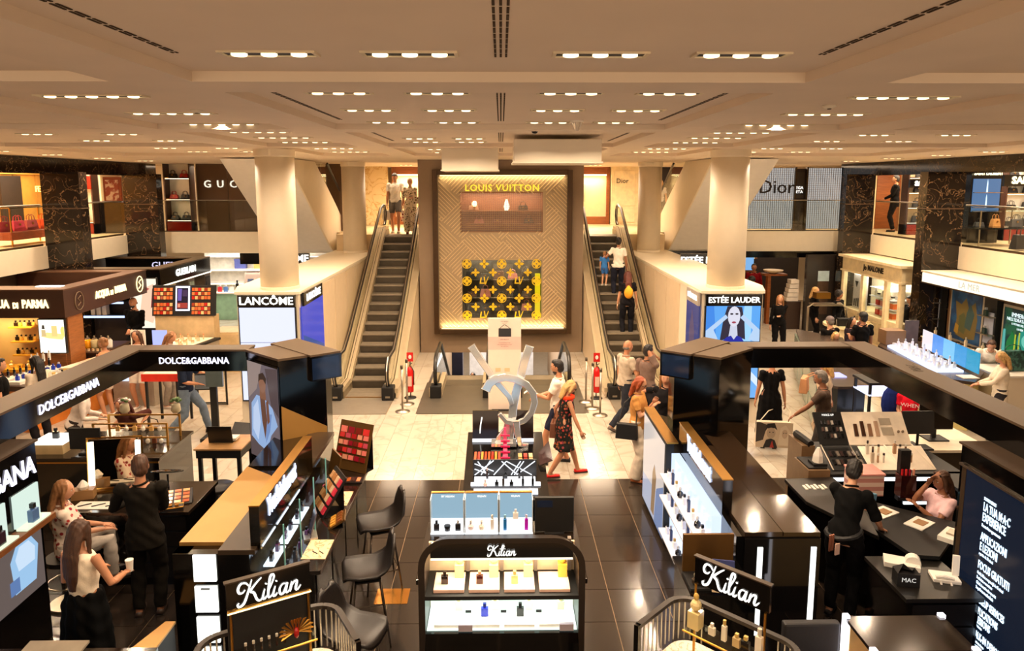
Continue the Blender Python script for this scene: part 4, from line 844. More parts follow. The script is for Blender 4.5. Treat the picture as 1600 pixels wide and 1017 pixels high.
txt('YvesSaintLaurent', .26, (2.213, 7.62, 1.55), (0, -1, 0), (0, 0, 1), glow((214, 226, 255), 1.6), t, depth=.012, xs=.62, bold=.007, sp=.86)
bd(Q().box(2.06, 8.5, .05, 2.16, 9.85, 1.40), 'picture_wall', K(), t, True)
bd(Q().box(2.06, 8.45, 1.40, 2.20, 9.88, 1.42), 'picture_wall_cap', GLD(), t, True)
art((2.055, 9.82, .1), (0, -1, 0), (0, 0, 1), 1.28, 1.26, [((206, 196, 190), [(0, 0), (1, 0), (1, 1), (0, 1)]), ((170, 176, 196), [(0, 0), (1, 0), (1, .4), (0, .3)]), ((140, 110, 80), [(.45, .05), (.6, .05), (.68, .5), (.58, .62), (.5, .5)]), ((110, 130, 170), [(.62, 0), (1, 0), (1, .55), (.7, .4)])], t, 'wall_picture', s=.8)
bd(Q().box(2.12, 6.75, .25, 2.22, 8.45, 1.28), 'light_box', glow((206, 222, 250), 1.0), t, True)
for z in (.28, .72, 1.0): bd(Q().box(1.98, 6.7, z, 2.2, 8.45, z+.02), 'glass_shelf', mat('lit_shelf', (220, 226, 240), .2), t, True)
for k, z in enumerate((.30, .74, 1.02)):
    brow(9, (2.06, 8.3, z), (2.06, 6.85, z), [('square', (226, 226, 236), (20, 20, 20), 'clear bottle'), ('tall', (40, 50, 90), (190, 190, 200), 'dark blue bottle'), ('square', (240, 238, 236), (200, 160, 80), 'white bottle'), ('round', (20, 20, 28), (200, 200, 200), 'black bottle')], '%s shelf of the bright right display' % ('bottom', 'middle', 'top')[k], 'bottles on the bright shelves right of the aisle', 1.15, R(90), 'far end')
bd(Q().box(2.3, 6.28, .25, 3.02, 6.3, 1.28), 'glossy_end', mat('mirror_black', (20, 18, 18), .05), t, True)
for x in (2.42, 2.93): bd(Q().box(x, 6.27, .3, x+.05, 6.28, 1.2), 'light_strip', glow((255, 255, 250), 1.5), t, True)
t = thing('bronze_corner_board', 'bronze mirror board standing on the near end of the right display counter', 'tester stand', (2.05, 6.15, .95))
bd(Q().box(1.72, 6.3, .95, 2.2, 6.33, 1.32), 'board', brown_gold, t, True); bd(Q().box(1.72, 6.0, .93, 2.3, 6.32, .95), 'shelf', K(), t, True)
t2 = thing('low_counter', 'low black counter under the near end of the right display wall', 'counter', (2.0, 6.1, 0)); bd(Q().box(1.72, 5.95, 0, 2.3, 6.6, .9), 'body', BL(), t2, True); bd(Q().box(1.70, 5.93, .9, 2.32, 6.62, .93), 'top', BL(), t2, True)
t = thing('card_frame', 'blue and cream framed cards leaning together behind the right script sign', 'card', (2.02, 6.05, .95))
bd(Q().ext([(1.93, 6.02, .95), (2.12, 5.98, .95), (2.12, 6.03, 1.2), (1.93, 6.07, 1.2)], (0, .01, 0)), 'blue_card', mat('blue_card', (40, 52, 110), .3), t, True); bd(Q().ext([(1.9, 5.95, .95), (2.06, 5.92, .95), (2.06, 5.96, 1.12), (1.9, 5.99, 1.12)], (0, .01, 0)), 'cream_card', mat('cream_card', (220, 196, 160), .4), t, True)
for k in range(3): bottle('round', (60, 50, 40), (150, 140, 120), 1.78+k*.06, 6.08-k*.02, .95, 'small grey brush pot, %s from the left, in front of the bronze board' % ORD[k], 'pots before the bronze board')
# ================================================================ THE MIDDLE PERFUME VITRINE
t = thing('perfume_vitrine', 'black perfume vitrine with rounded top and script sign in the middle of the aisle', 'display case', (0, 5.8, 0))
def arch(hw, zt_, r_, z0, n=8):
    P = [(hw, z0)]+[(hw-r_+r_*math.cos(a), zt_-r_+r_*math.sin(a)) for a in [math.pi/2*k/n for k in range(n+1)]]; return P+[(-x, z) for x, z in P[::-1]]
outp = arch(.70, 1.69, .26, 0); inn = arch(.645, 1.645, .22, .83)
m = Q(); o_ = [(x, 5.55, z) for x, z in outp]; i_ = [(x, 5.55, max(z, .83)) for x, z in inn]; n = len(outp)
for y0, y1 in ((5.55, 5.98),):
    o1 = [(x, y1, z*(.885 if z > 1.2 else 1)) for x, z in outp]; i1 = [(x, y1, z*(.885 if z > 1.2 else 1)) for x, z in inn]
    m.add(o_+i_+o1+i1, [(k, k+1, n+k+1, n+k) for k in range(n-1)]+[(2*n+k, 3*n+k, 3*n+k+1, 2*n+k+1) for k in range(n-1)]+[(k, 2*n+k, 2*n+k+1, k+1) for k in range(n-1)]+[(n+k, n+k+1, 3*n+k+1, 3*n+k) for k in range(n-1)])
bd(m, 'arched_frame', mat('arch_black', (38, 29, 22), .3, noise=.1), t, True)
bd(Q().box(-.66, 5.56, 0, .66, 6.0, .83), 'base_cabinet', BL(), t, True)
bd(Q().box(-.65, 5.96, .83, .65, 5.99, 1.44), 'back_panel', mat('kiosk_back', (226, 196, 158), .5), t, True)
bd(Q().box(-.645, 5.55, 1.14, .645, 5.97, 1.175), 'shelf', K(), t, True)
bd(Q().box(-.64, 5.6, .832, .64, 5.96, .84), 'lit_floor', glow((236, 255, 240), 1.2), t, True); bd(Q().box(-.64, 5.94, .84, .64, 5.955, 1.14), 'lit_back', glow((226, 250, 226), 1.0), t, True)
bd(Q().box(-.60, 5.62, 1.46, .60, 5.80, 1.47), 'lamp_panel', glow((255, 240, 210), 1.6), t, True)
bd(Q().box(-.60, 5.60, 1.49, .60, 5.63, 1.62), 'sign_board', BL(), t, True)
script_kilian(t, (0, 5.59, 1.56), (1, 0, 0), (0, 0, 1), .10, WL(2))
area(0, 5.72, 1.455, 1.1, .25, 9, (1, .86, .62)); area(0, 5.75, 1.13, 1.1, .25, 5, (.95, 1, .92))
for k in range(4):
    x = -.45+.30*k; bd(Q().box(x-.13, 5.60, 1.175, x+.13, 5.88, 1.205), 'plinth', mat('blush_plinth', (236, 196, 176), .4), t, True, bev=.004); bd(Q().box(x-.13, 5.62, .84, x+.13, 5.80, .87), 'lower_plinth', mat('white_plinth', (244, 240, 230), .4), t, True)
    bd(Q().box(x+.135, 5.9, 1.2, x+.165, 5.95, 1.5), 'back_divider', mat('grey_divider', (120, 108, 96), .5), t, True)
    bottle('globe', (232, 176, 60) if k == 3 else (232, 206, 130), (214, 170, 80), x+.08, 5.82, 1.206, 'tall gilt stoppered flacon, upper shelf of the middle vitrine, %s from the left' % ORD[k], 'gilt flacons of the middle vitrine', 0, 1.15)
    if k < 3: bottle('square', ((26, 18, 14), (60, 16, 14), (226, 196, 130))[k], ((40, 30, 20), (190, 140, 110), (210, 180, 110))[k], x-.04, 5.70, 1.206, '%s perfume bottle standing forward on the upper shelf of the middle vitrine' % ('dark brown', 'wine red', 'pale gold')[k], None, 0, 1.05)
for k, x in enumerate((-.15, .16)): bottle('square', ((30, 50, 200), (22, 26, 22))[k], ((30, 40, 120), (20, 20, 20))[k], x, 5.75, .872, '%s perfume bottle alone on the lower lit shelf of the middle vitrine' % ('bright blue', 'black')[k], None, 0, 1.1)
for k, x in enumerate((-.06, .24, .52, -.38)): bottle('square', (226, 236, 200), (210, 200, 150), x, 5.84, .872, 'clear pale perfume bottle behind on the lower lit shelf, %s' % ('middle left', 'middle right', 'far right', 'far left')[k], 'clear bottles on the lower lit shelf', 0, 1.1)
for k, x in enumerate((-.31, .55)): bd(Q().box(x-.06, 5.57, .842, x+.06, 5.60, .90), 'price_card', mat('mauve_card', (170, 158, 168), .5), label='mauve grey card at the front of the lower lit shelf, %s' % ('left', 'right')[k], cat='card', group='mauve cards')
for k in range(3): bd(Q().box(-.32+k*.31, 5.79, .872, -.27+k*.31, 5.80, .892), 'name_tag', K(), label='tiny black name tag on the lower lit shelf, %s from the left' % ORD[k], cat='tag', group='tiny black tags')
t = thing('rear_counter', 'dark counter behind the middle vitrine carrying the row of lit perfume boxes', 'counter', (0, 6.6, 0))
bd(Q().box(-.74, 6.06, 0, .74, 7.1, 1.00), 'body', BL(), t, True); bd(Q().box(-.78, 6.02, 1.0, .78, 7.14, 1.05), 'worktop', mat('smoked_top'), t, True, bev=.005)
for k in range(3):
    x0 = -.73+.352*k; t = thing('lit_display_box', 'pale blue lit perfume box behind the middle vitrine, %s of three' % ('left', 'middle', 'right')[k], 'display box', (x0+.17, 7.0, 1.05), group='lit boxes behind the middle vitrine')
    bd(Q().box(x0, 7.03, 1.05, x0+.345, 7.06, 1.42), 'back_light', glow((150, 184, 204), .75), t, True); bd(Q().box(x0, 6.86, 1.05, x0+.345, 7.03, 1.07), 'lit_base', glow((250, 252, 255), 1.3), t, True); bd(Q().box(x0+.01, 6.96, 1.07, x0+.335, 7.02, 1.15), 'lit_step', glow((250, 252, 255), 1.3), t, True)
    for x in (x0, x0+.337): bd(Q().box(x, 6.86, 1.05, x+.008, 7.03, 1.42), 'side', mat('acrylic', (196, 210, 220), .1), t, True)
    bd(Q().box(x0, 7.02, 1.42, x0+.345, 7.06, 1.43), 'lid', GLD(), t, True); txt(('BY KILIAN', 'KILIAN', 'KILIAN')[k], .03, (x0+.17, 7.025, 1.385), (1, 0, 0), (0, 0, 1), WL(1.5), t, depth=.002)
    sp = [(('square', (40, 40, 46), (30, 30, 34)), ('jar', (50, 50, 58), (30, 30, 34)), ('square', (30, 30, 34), (220, 220, 220))), (('round', (236, 222, 220), (240, 236, 230)), ('round', (240, 232, 214), (240, 236, 230)), ('tall', (240, 236, 228), (230, 220, 200))), (('tall', (40, 120, 190), (150, 200, 220)), ('square', (240, 232, 214), (240, 236, 230)), ('tall', (190, 20, 190), (240, 220, 240)))][k]
    for q, (kd, c, cp) in enumerate(sp): bottle(kd, c, cp, x0+.06+q*.11, 6.91 if q != 1 or k != 2 else 6.99, 1.07 if q != 1 or k != 2 else 1.151, '%s bottle in the %s pale blue lit box behind the middle vitrine' % (('left', 'middle', 'right')[q], ('left', 'middle', 'right')[k]), 'bottles in the pale blue boxes')
t = thing('monitor', 'black monitor back beside the three pale blue lit boxes', 'monitor', (.52, 6.9, 1.05)); bd(Q().box(.34, 6.88, 1.06, .74, 6.92, 1.43), 'screen', K(), t, True, bev=.004); bd(Q().box(.44, 6.84, 1.05, .64, 6.98, 1.06), 'foot', K(), t, True)
bd(Q().box(.36, 6.875, 1.33, .52, 6.88, 1.40), 'label', mat('dark_blue_screen'), t, True)
# ================================================================ SLOPING TABLE WITH THE CHROME MONOGRAM
t = thing('display_table', 'sloping black display table with lit white shelves under the chrome monogram', 'table', (.05, 8.8, 0))
bd(Q().yz([(8.05, 0), (9.62, 0), (9.62, 1.12), (8.05, .84)], -.45, .55), 'body', BL(), t, True)
bd(Q().yz([(8.03, .84), (9.64, 1.12), (9.64, 1.14), (8.03, .87)], -.47, .57), 'top', BL(), t, True)
lit = glow((250, 250, 255), 1.5); zt_ = lambda y: .87+(y-8.03)*.168
for y0, y1, x0, x1 in ((8.14, 8.22, -.34, .44), (8.32, 8.36, -.38, .48), (8.40, 8.48, -.34, .42)): bd(Q().ext([(x0, y0, zt_(y0)+.005), (x1, y0, zt_(y0)+.005), (x1, y1, zt_(y1)+.012), (x0, y1, zt_(y1)+.012)], (0, 0, .02)), 'lit_strip', lit, t, True)
bd(Q().box(-.36, 8.55, zt_(8.5), .44, 8.57, zt_(8.5)+.22), 'pattern_panel', mat('slate_panel', (50, 52, 56), .3), t, True)
m = Q()
for a, b, c, d in ((-.34, .02, -.1, .21), (-.34, .1, -.16, .03), (-.34, .17, -.1, .07), (-.26, .02, -.14, .21), (-.1, .02, .06, .2), (.0, .2, .2, .02), (.06, .2, .38, .02), (.12, .02, .24, .2), (.2, .03, .42, .2), (-.3, .2, -.2, .05), (.16, .02, .28, .2)):
    d_ = Vector((c-a, d-b)).normalized(); n_ = Vector((-d_.y, d_.x))*.007
    m.add([(a+n_.x, 8.548, zt_(8.5)+b+n_.y), (c+n_.x, 8.548, zt_(8.5)+d+n_.y), (c-n_.x, 8.548, zt_(8.5)+d-n_.y), (a-n_.x, 8.548, zt_(8.5)+b-n_.y)], [(0, 1, 2, 3)])
bd(m, 'white_stripes', glow((240, 246, 255), 1.2), t, True)
for x0, x1 in ((-.40, -.04), (.14, .44)): bd(Q().ext([(x0, 9.42, 1.12), (x1, 9.42, 1.12), (x1, 9.50, 1.50), (x0, 9.50, 1.50)], (0, .02, 0)), 'rear_panel', mat('dark_gloss_panel', (28, 12, 8), .08, coat=.4), t, True); bd(Q().box(x0, 9.36, 1.10, x1, 9.42, 1.125), 'lit_foot', lit, t, True)
bd(Q().tube([(-.30, 9.44, 1.16), (-.29, 9.45, 1.30), (-.27, 9.455, 1.42)], .008, 6), 'light_line', WL(1.5), t, True)
for k in range(8): bd(Q().box(-.36+k*.045, 8.68, zt_(8.68), -.33+k*.045, 9.28, zt_(9.0)+.02), 'lipstick_row', lac(((214, 90, 50), (190, 50, 30), (236, 150, 60), (200, 70, 40))[k % 4]), t, True)
bd(Q().ext([(.01, 8.62, zt_(8.62)+.02), (.09, 8.62, zt_(8.62)+.02), (.06, 9.2, 1.36), (.03, 9.2, 1.36)], (0, .03, 0)), 'pink_lipstick_tree', mat('magenta', (196, 30, 84), .3), t, True)
for k in range(6): bd(Q().box(-.01, 8.70+k*.07, 1.04+k*.05, .11, 8.72+k*.07, 1.06+k*.05), 'pink_rung', mat('magenta'), t, True)
for k in range(6): bd(Q().box(.22+(k % 3)*.07, 8.75+(k//3)*.2, zt_(8.8), .27+(k % 3)*.07, 8.9+(k//3)*.2, zt_(8.9)+.03), 'palette', lac(((214, 170, 110), (170, 70, 60), (230, 200, 150))[k % 3]), t, True)
bd(Q().ext([(.50, 8.7, zt_(8.7)+.05), (.66, 8.75, zt_(8.7)+.1), (.62, 8.95, zt_(8.9)+.25), (.48, 8.9, zt_(8.9)+.1)], (0, .02, -.02)), 'side_flap', mat('wine_flap', (44, 14, 14), .15), t, True)
for k, (x, kd, c) in enumerate(((-.18, 'tall', (30, 20, 20)), (.05, 'square', (20, 20, 20)), (.22, 'tall', (30, 24, 20)), (-.2, 'round', (240, 200, 190)), (-.06, 'square', (24, 24, 24)), (.02, 'tall', (60, 50, 40)), (.12, 'square', (24, 24, 24)), (.26, 'tall', (24, 24, 24)), (.38, 'tall', (24, 24, 24)))):
    y = 8.44 if k < 3 else 8.27
    bottle(kd, c, (214, 190, 180) if k in (0, 3) else (16, 16, 16), x, y, zt_(y)+.03, '%s bottle, %s in the %s lit row of the sloping table' % ('pale' if k == 3 else 'dark', ORD[k if k < 3 else k-3], 'upper' if k < 3 else 'lower'), 'bottles on the sloping table', 0, .8)
chrome = mat('mirror_chrome', (240, 244, 246), .12, metal=.75, noise=.02)
t = thing('monogram_statue', 'large chrome statue of three interlaced letters YSL on the sloping table', 'statue', (.05, 9.3, 1.12))
def ribbon(P, w0, w1, yc, th=.05):
    m = Q(); n = len(P); P = [Vector((p[0], 0, p[1])) for p in P]; L_ = []
    for i in range(n):
        d_ = (P[min(n-1, i+1)]-P[max(0, i-1)]).normalized(); q = Vector((-d_.z, 0, d_.x)); w_ = w0+(w1-w0)*i/(n-1); L_ += [P[i]+q*w_, P[i]-q*w_]
    vs = [(p.x, yc-th/2, p.z) for p in L_]+[(p.x, yc+th/2, p.z) for p in L_]; o_ = 2*n; fs = [(0, 1, o_+1, o_), (2*n-2, 2*n-1, o_+2*n-1, o_+2*n-2)]
    for i in range(n-1): a = 2*i; fs += [(a, a+1, a+3, a+2), (o_+a, o_+a+2, o_+a+3, o_+a+1), (a, a+2, o_+a+2, o_+a), (a+1, o_+a+1, o_+a+3, a+3)]
    return m.add(vs, fs)
S1 = lambda pts: [(-.44+(x-733)/105, 2.46-(y-533)/105) for x, y in pts]
bd(ribbon(S1([(737, 533), (752, 556), (768, 580), (790, 606), (794, 618)]), .05, .03, 9.30), 'letter_y', chrome, t, True, bev=.006)
bd(ribbon(S1([(819, 534), (812, 556), (806, 580), (800, 600), (796, 622), (793, 650), (790, 672)]), .055, .055, 9.32), 'letter_y', chrome, t, True, bev=.006)
bd(ribbon(S1([(757, 596), (762, 586), (772, 579), (785, 577), (800, 580), (815, 588), (824, 600), (826, 614), (822, 628), (812, 640), (800, 645), (786, 642), (776, 630)]), .06, .03, 9.26), 'letter_s', chrome, t, True, bev=.006)
bd(ribbon(S1([(800, 640), (802, 660), (806, 675), (817, 677)]), .045, .03, 9.24), 'letter_l', chrome, t, True, bev=.006)
bd(ribbon(S1([(790, 640), (788, 655), (780, 668), (776, 680), (776, 692)]), .05, .10, 9.30), 'foot', chrome, t, True, bev=.006)
bd(Q().box(-.14, 9.2, 1.09, .2, 9.4, 1.13), 'base_plate', chrome, t, True)
# ================================================================ SCRIPT-SIGN CORNER COUNTERS (left and right)
def corner_counter(cx_, cy_, ang, sd, flip):
    t = thing('perfume_counter', 'curved black perfume counter with brass bars and script sign, %s of middle vitrine' % sd, 'counter', (cx_, cy_, 0), ang)
    hw = .30
    # body plan: rounded
    def plan(a, b):                      # half width a, depth b behind
        P = [(-a, -.45)]+[(-a+.18-.18*math.cos(q), b-.18+.18*math.sin(q)) for q in [math.pi/2*k/6 for k in range(7)]]; return P+[(-x, y) for x, y in P[::-1]]
    pl = plan(.50, .14)
    bd(Q().prism(pl[::-1], 0, .90), 'body', BL(), t); bd(Q().prism([(x*.96, y*.96) for x, y in pl][::-1], .90, .93), 'marble_top', mat('cream_marble', (232, 222, 200), .2, kind='marble', rgb2=(180, 160, 130), scale=5), t)
    rp = [(x, y, 1.25) for x, y in plan(.52, .16)]
    m = Q(); n = len(rp)
    for i in range(n-1):
        a, b = Vector(rp[i]), Vector(rp[i+1]); d_ = (b-a).normalized(); q = Vector((-d_.y, d_.x, 0))*.022; m.ext([a+q, b+q, b-q, a-q], (0, 0, .03))
    bd(m, 'rail', mat('arch_black', (38, 29, 22), .3), t)
    rods = Q(); L_ = []
    for i in range(n-1):
        a, b = Vector(rp[i]), Vector(rp[i+1]); k_ = max(1, int((b-a).length/.055))
        for k in range(k_): L_.append(a.lerp(b, (k+.5)/k_))
    for p in L_:
        if abs(p.x) > .31: bd(Q().cyl(p.x, p.y, .92, 1.25, .007, n=6), 'glass_rod', mat('rod_glass', (220, 214, 200), .08, metal=.6), t)
    for s2 in (-1, 1): bd(Q().box(s2*.52-.02, -.47, 0, s2*.52+.02, -.43, 1.28), 'corner_post', BL(), t)
    bd(Q().box(-hw, -.01, 1.53, hw, .025, 1.74), 'sign_board', BL(), t); bd(Q().box(-hw-.01, -.015, 1.74, hw+.01, .03, 1.75), 'sign_cap', mat('dark_bronze_rim'), t)
    script_kilian(t, (0, -.012, 1.635), (1, 0, 0), (0, 0, 1), .19, WL(1.8), w=False)
    for s2 in (-1, 1): bd(Q().tube([(s2*(hw-.02), -.02, .93), (s2*(hw-.02), -.02, 1.53)], .010, 8), 'brass_post', GLD(), t)
    if not flip:
        bd(Q().box(-hw, .0, 1.0, hw, .02, 1.5), 'back_board', K(), t); bd(Q().tube([(-hw, -.02, 1.52), (hw, -.02, 1.52)], .012, 8), 'brass_bar', GLD(), t)
        bd(Q().tube([(-hw, -.03, 1.52), (hw, -.03, 1.52)], .006, 6), 'light_line', glow((255, 226, 160), 3), t)
    for z in (1.20,):
        bd(Q().box(-hw, -.16, z, hw, 0, z+.012), 'glass_shelf', glass_mat(), t); bd(Q().tube([(-hw, -.165, z), (hw, -.165, z)], .008, 8), 'brass_bar', GLD(), t)
    bd(Q().tube([(-hw, -.2, 1.02), (hw, -.2, 1.02)], .008, 8), 'brass_bar', GLD(), t)
    if not flip: bd(Q().box(-.28, -.36, .93, .14, -.19, 1.045), 'sample_riser', K(), t)
    return t
corner_counter(-1.735, 4.96, math.atan2(.28, .49), 'left', False)
corner_counter(1.72, 4.94, math.atan2(-.40, .40), 'right', True)
def loc2(c, ang, x, y, z): return (c[0]+x*math.cos(ang)-y*math.sin(ang), c[1]+x*math.sin(ang)+y*math.cos(ang), z)
aL = math.atan2(.28, .49); cL = (-1.735, 4.96)
for k in range(6): bottle('tube', (40, 30, 24), (214, 206, 190), *loc2(cL, aL, -.20+k*.055, -.1, 1.213), 'short dark atomiser below the left script sign, %s from the left' % ORD[k], 'atomisers below the left script sign', aL, .8)
for k in range(10):
    c, wd = (((196, 40, 40), 'red'), ((226, 120, 110), 'pink'), ((170, 24, 34), 'deep red'), ((236, 170, 130), 'peach'), ((210, 70, 80), 'rose'))[k % 5]
    bd(Q().ell(loc2(cL, aL, -.2+(k % 5)*.07, -.24-(k//5)*.07, 1.065), (.026, .026, .02), 12), 'lip_sample', lac(c), label='%s round sample in the %s row on the left marble counter top' % (wd, ('back', 'front')[k//5]), cat='sample', group='round samples on the left counter')
t = thing('gold_butterfly', 'golden filigree butterfly ornament with a red centre below the left script sign', 'ornament', loc2(cL, aL, .16, -.1, 1.213), aL)
for s2 in (-1, 1):
    for k in range(7):
        a = R(-30+k*22); bd(Q().add([(s2*.012, 0, .06), (s2*(.012+.10*math.cos(a-.12)), -.01, .06+.085*math.sin(a-.12)+.02), (s2*(.012+.12*math.cos(a)), -.02, .06+.10*math.sin(a)+.02), (s2*(.012+.10*math.cos(a+.12)), -.01, .06+.085*math.sin(a+.12)+.02)], [(0, 1, 2, 3)]).tube([(s2*.012, 0, .06), (s2*(.012+.115*math.cos(a)), -.02, .06+.095*math.sin(a)+.02)], .004, 5), 'wing_feather', GLD(), t)
bd(Q().ell((0, -.015, .06), (.02, .02, .045), 10), 'body', lac((170, 24, 24)), t)
o = thing('price_card', 'pale grey card lying on the left marble counter end', 'card', loc2(cL, aL, .40, -.22, .931), aL); bd(Q().box(-.06, -.08, 0, .06, .08, .004), 'card', mat('mauve_card'), o)
aR = math.atan2(-.40, .40); cR = (1.72, 4.94)
for k, (x, kd, c, cap, s_, lab) in enumerate(((-.24, 'globe', (222, 200, 140), (214, 176, 90), 1.35, 'large gilt stoppered flacon at the left end under the right script sign'), (-.10, 'square', (226, 216, 190), (230, 220, 200), .9, 'small clear bottle beside the large flacon under the right script sign'), (.0, 'tall', (236, 226, 200), (214, 180, 100), 1.0, 'tall white bottle with gold cap under the right script sign'), (.10, 'square', (196, 170, 120), (214, 180, 100), 1.0, 'amber bottle under the right script sign'), (.17, 'square', (26, 22, 20), (214, 180, 100), 1.1, 'black bottle with gold stopper under the right script sign'), (.27, 'tall', (236, 226, 206), (230, 220, 200), 1.35, 'largest white bottle at the right end under the right script sign'))):
    bottle(kd, c, cap, *loc2(cR, aR, x, -.08, 1.213), lab, None, aR, s_)
t = thing('perfume_tray', 'dark tray on the marble top of the right curved counter', 'tray', loc2(cR, aR, -.08, -.28, .931), aR); bd(Q().box(-.1, -.08, 0, .1, .08, .02), 'tray', mat('wine_flap'), t); bd(Q().box(-.08, -.06, .02, .08, .06, .025), 'lining', mat('cream_card'), t)
t = thing('perfume_tray', 'white marble tray right of the dark one on the right curved counter', 'tray', loc2(cR, aR, .18, -.30, .931), aR); bd(Q().box(-.12, -.07, 0, .12, .07, .02), 'tray', WHT(), t); bd(Q().tube([(-.12, -.07, .025), (.12, -.07, .025), (.12, .07, .025), (-.12, .07, .025)], .006, 5, closed=True), 'rim', GLD(), t)
# ================================================================ STOOLS WITH SHELL SEATS
def mk_stool():
    t = thing('bar_stool', 'x', 'stool'); lm = mat('black_leather', (30, 25, 22), .38, noise=.15, scale=10, bump=.1)
    m = Q(); N = 12; rows = []
    prof = [(-.24, .0, .17), (-.20, .035, .21), (-.08, .025, .235), (.08, .02, .23), (.17, .06, .22), (.215, .16, .21), (.235, .28, .18), (.25, .38, .12), (.255, .40, .06)]
    top = []; bot = []
    for (y, z, w_) in prof:
        for k in range(N+1):
            q = -1+2*k/N; c_ = abs(q)**2.2*.055; top.append((q*w_, y, z+c_ if z < .1 else z+c_*.2-abs(q)**2*.02)); bot.append((q*w_*.97, y+(.03 if z > .1 else 0), z+c_-.035))
    n = N+1; L_ = len(prof); m.add(top+bot, [(i*n+k, i*n+k+1, (i+1)*n+k+1, (i+1)*n+k) for i in range(L_-1) for k in range(N)]+[(L_*n+i*n+k, L_*n+(i+1)*n+k, L_*n+(i+1)*n+k+1, L_*n+i*n+k+1) for i in range(L_-1) for k in range(N)]
          +[(k, L_*n+k, L_*n+k+1, k+1) for k in range(N)]+[((L_-1)*n+k, (L_-1)*n+k+1, L_*n+(L_-1)*n+k+1, L_*n+(L_-1)*n+k) for k in range(N)]+[(i*n, (i+1)*n, L_*n+(i+1)*n, L_*n+i*n) for i in range(L_-1)]+[(i*n+N, L_*n+i*n+N, L_*n+(i+1)*n+N, (i+1)*n+N) for i in range(L_-1)])
    m.xf(Matrix.Translation((0, 0, .72))); bd(m, 'seat_shell', lm, t, smooth=True)
    for sx in (-1, 1):
        for sy in (-1, 1): bd(Q().tube([(sx*.13, sy*.12, .70), (sx*.20, sy*.20, 0)], .011, 8), 'leg', mat('dark_chrome', (90, 80, 70), .25, metal=.9), t, smooth=True)
    bd(Q().tube([(-.178, -.175, .24), (.178, -.175, .24), (.178, .175, .24), (-.178, .175, .24)], .009, 8, closed=True), 'footrest', mat('dark_chrome'), t)
    bd(Q().box(-.14, -.13, .685, .14, .13, .70), 'seat_plate', K(), t)
    return t
inst('stool', mk_stool, (-1.40, 7.72, 0), R(-68), 'black shell bar stool farthest from the camera in the row of three', 'stool', 'bar stools at the aisle counter')
inst('stool', mk_stool, (-1.36, 6.72, 0), R(-75), 'black shell bar stool in the middle of the row of three', 'stool', 'bar stools at the aisle counter')
inst('stool', mk_stool, (-1.28, 5.72, 0), R(70), 'black shell bar stool nearest the camera, turned away from the counter', 'stool', 'bar stools at the aisle counter')
o = bd(Q().box(-1.42, 7.32, .001, -1.05, 7.62, .003), 'floor_plate', mat('gold_floor_plate', (200, 140, 60), .15, metal=.8), label='square gold plate set on the black floor under the stools', cat='floor plate')
# ================================================================ AISLE: stanchions, extinguishers, notice
def mk_post():
    t = thing('stanchion', 'x', 'barrier post'); bd(Q().lathe([(.15, 0), (.15, .012), (.06, .035), (.025, .05)], n=24), 'base', STL(), t, smooth=True); bd(Q().cyl(0, 0, .045, .90, .021, n=14), 'pole', STL(), t, smooth=True); bd(Q().cyl(0, 0, .90, .97, .028, n=14), 'belt_head', mat('dark_steel', (90, 80, 68), .3, metal=.8), t, smooth=True); return t
for x, y, lab in ((-2.02, 14.05, 'steel belt post at the foot of the left escalator, nearer of the pair'), (-1.99, 14.55, 'steel belt post at the foot of the left escalator, farther of the pair'), (1.98, 13.75, 'steel belt post by the right red extinguisher, nearest'), (1.88, 14.2, 'steel belt post by the right red extinguisher, second'), (1.80, 14.65, 'steel belt post by the right red extinguisher, third')):
    inst('post', mk_post, (x, y, 0), 0, lab, 'barrier post', 'steel belt posts')
def mk_ext():
    t = thing('fire_extinguisher', 'x', 'fire extinguisher'); red = mat('red_enamel', (200, 20, 14), .3, noise=.04)
    bd(Q().lathe([(.13, 0), (.13, .015), (.03, .03)], n=20), 'stand_base', K(), t, smooth=True); bd(Q().tube([(0, .06, .02), (0, .06, .95)], .012, 8), 'stand_pole', K(), t)
    bd(Q().lathe([(.07, .14), (.075, .17), (.075, .60), (.05, .67), (.02, .70)], n=18), 'cylinder', red, t, smooth=True); bd(Q().cyl(0, 0, .69, .74, .018, n=10), 'valve', mat('brass', (180, 140, 70), .3, metal=1), t); bd(Q().tube([(0, 0, .74), (.05, -.02, .78)], .009, 6), 'lever', K(), t)
    bd(Q().tube([(.02, -.02, .72), (.09, -.03, .6), (.085, -.03, .3)], .009, 6), 'hose', K(), t, smooth=True)
    bd(Q().box(-.07, .04, .80, .07, .05, 1.0), 'sign_plate', red, t); bd(Q().ell((0, .038, .9), (.035, .002, .045), 12), 'pictogram', WHT(), t); bd(Q().box(-.045, -.0775, .28, .045, -.074, .5), 'label', mat('label_pale', (226, 190, 170), .5), t)
    return t
inst('ext', mk_ext, (-1.98, 15.0, 0), 0, 'red fire extinguisher on its stand by the left escalator', 'fire extinguisher', 'fire extinguishers')
inst('ext', mk_ext, (2.06, 14.9, 0), 0, 'red fire extinguisher on its stand by the right escalator', 'fire extinguisher', 'fire extinguishers')
t = thing('notice_stand', 'tall white and pink printed notice panel standing between the two down escalators', 'sign', (.06, 14.15, 0))
bd(Q().box(-.27, 14.13, .01, .40, 14.17, 1.92), 'panel', mat('notice_pink', (232, 214, 200), .5, noise=.02), t, True); bd(Q().box(-.2, 14.05, 0, .33, 14.3, .02), 'foot', K(), t, True)
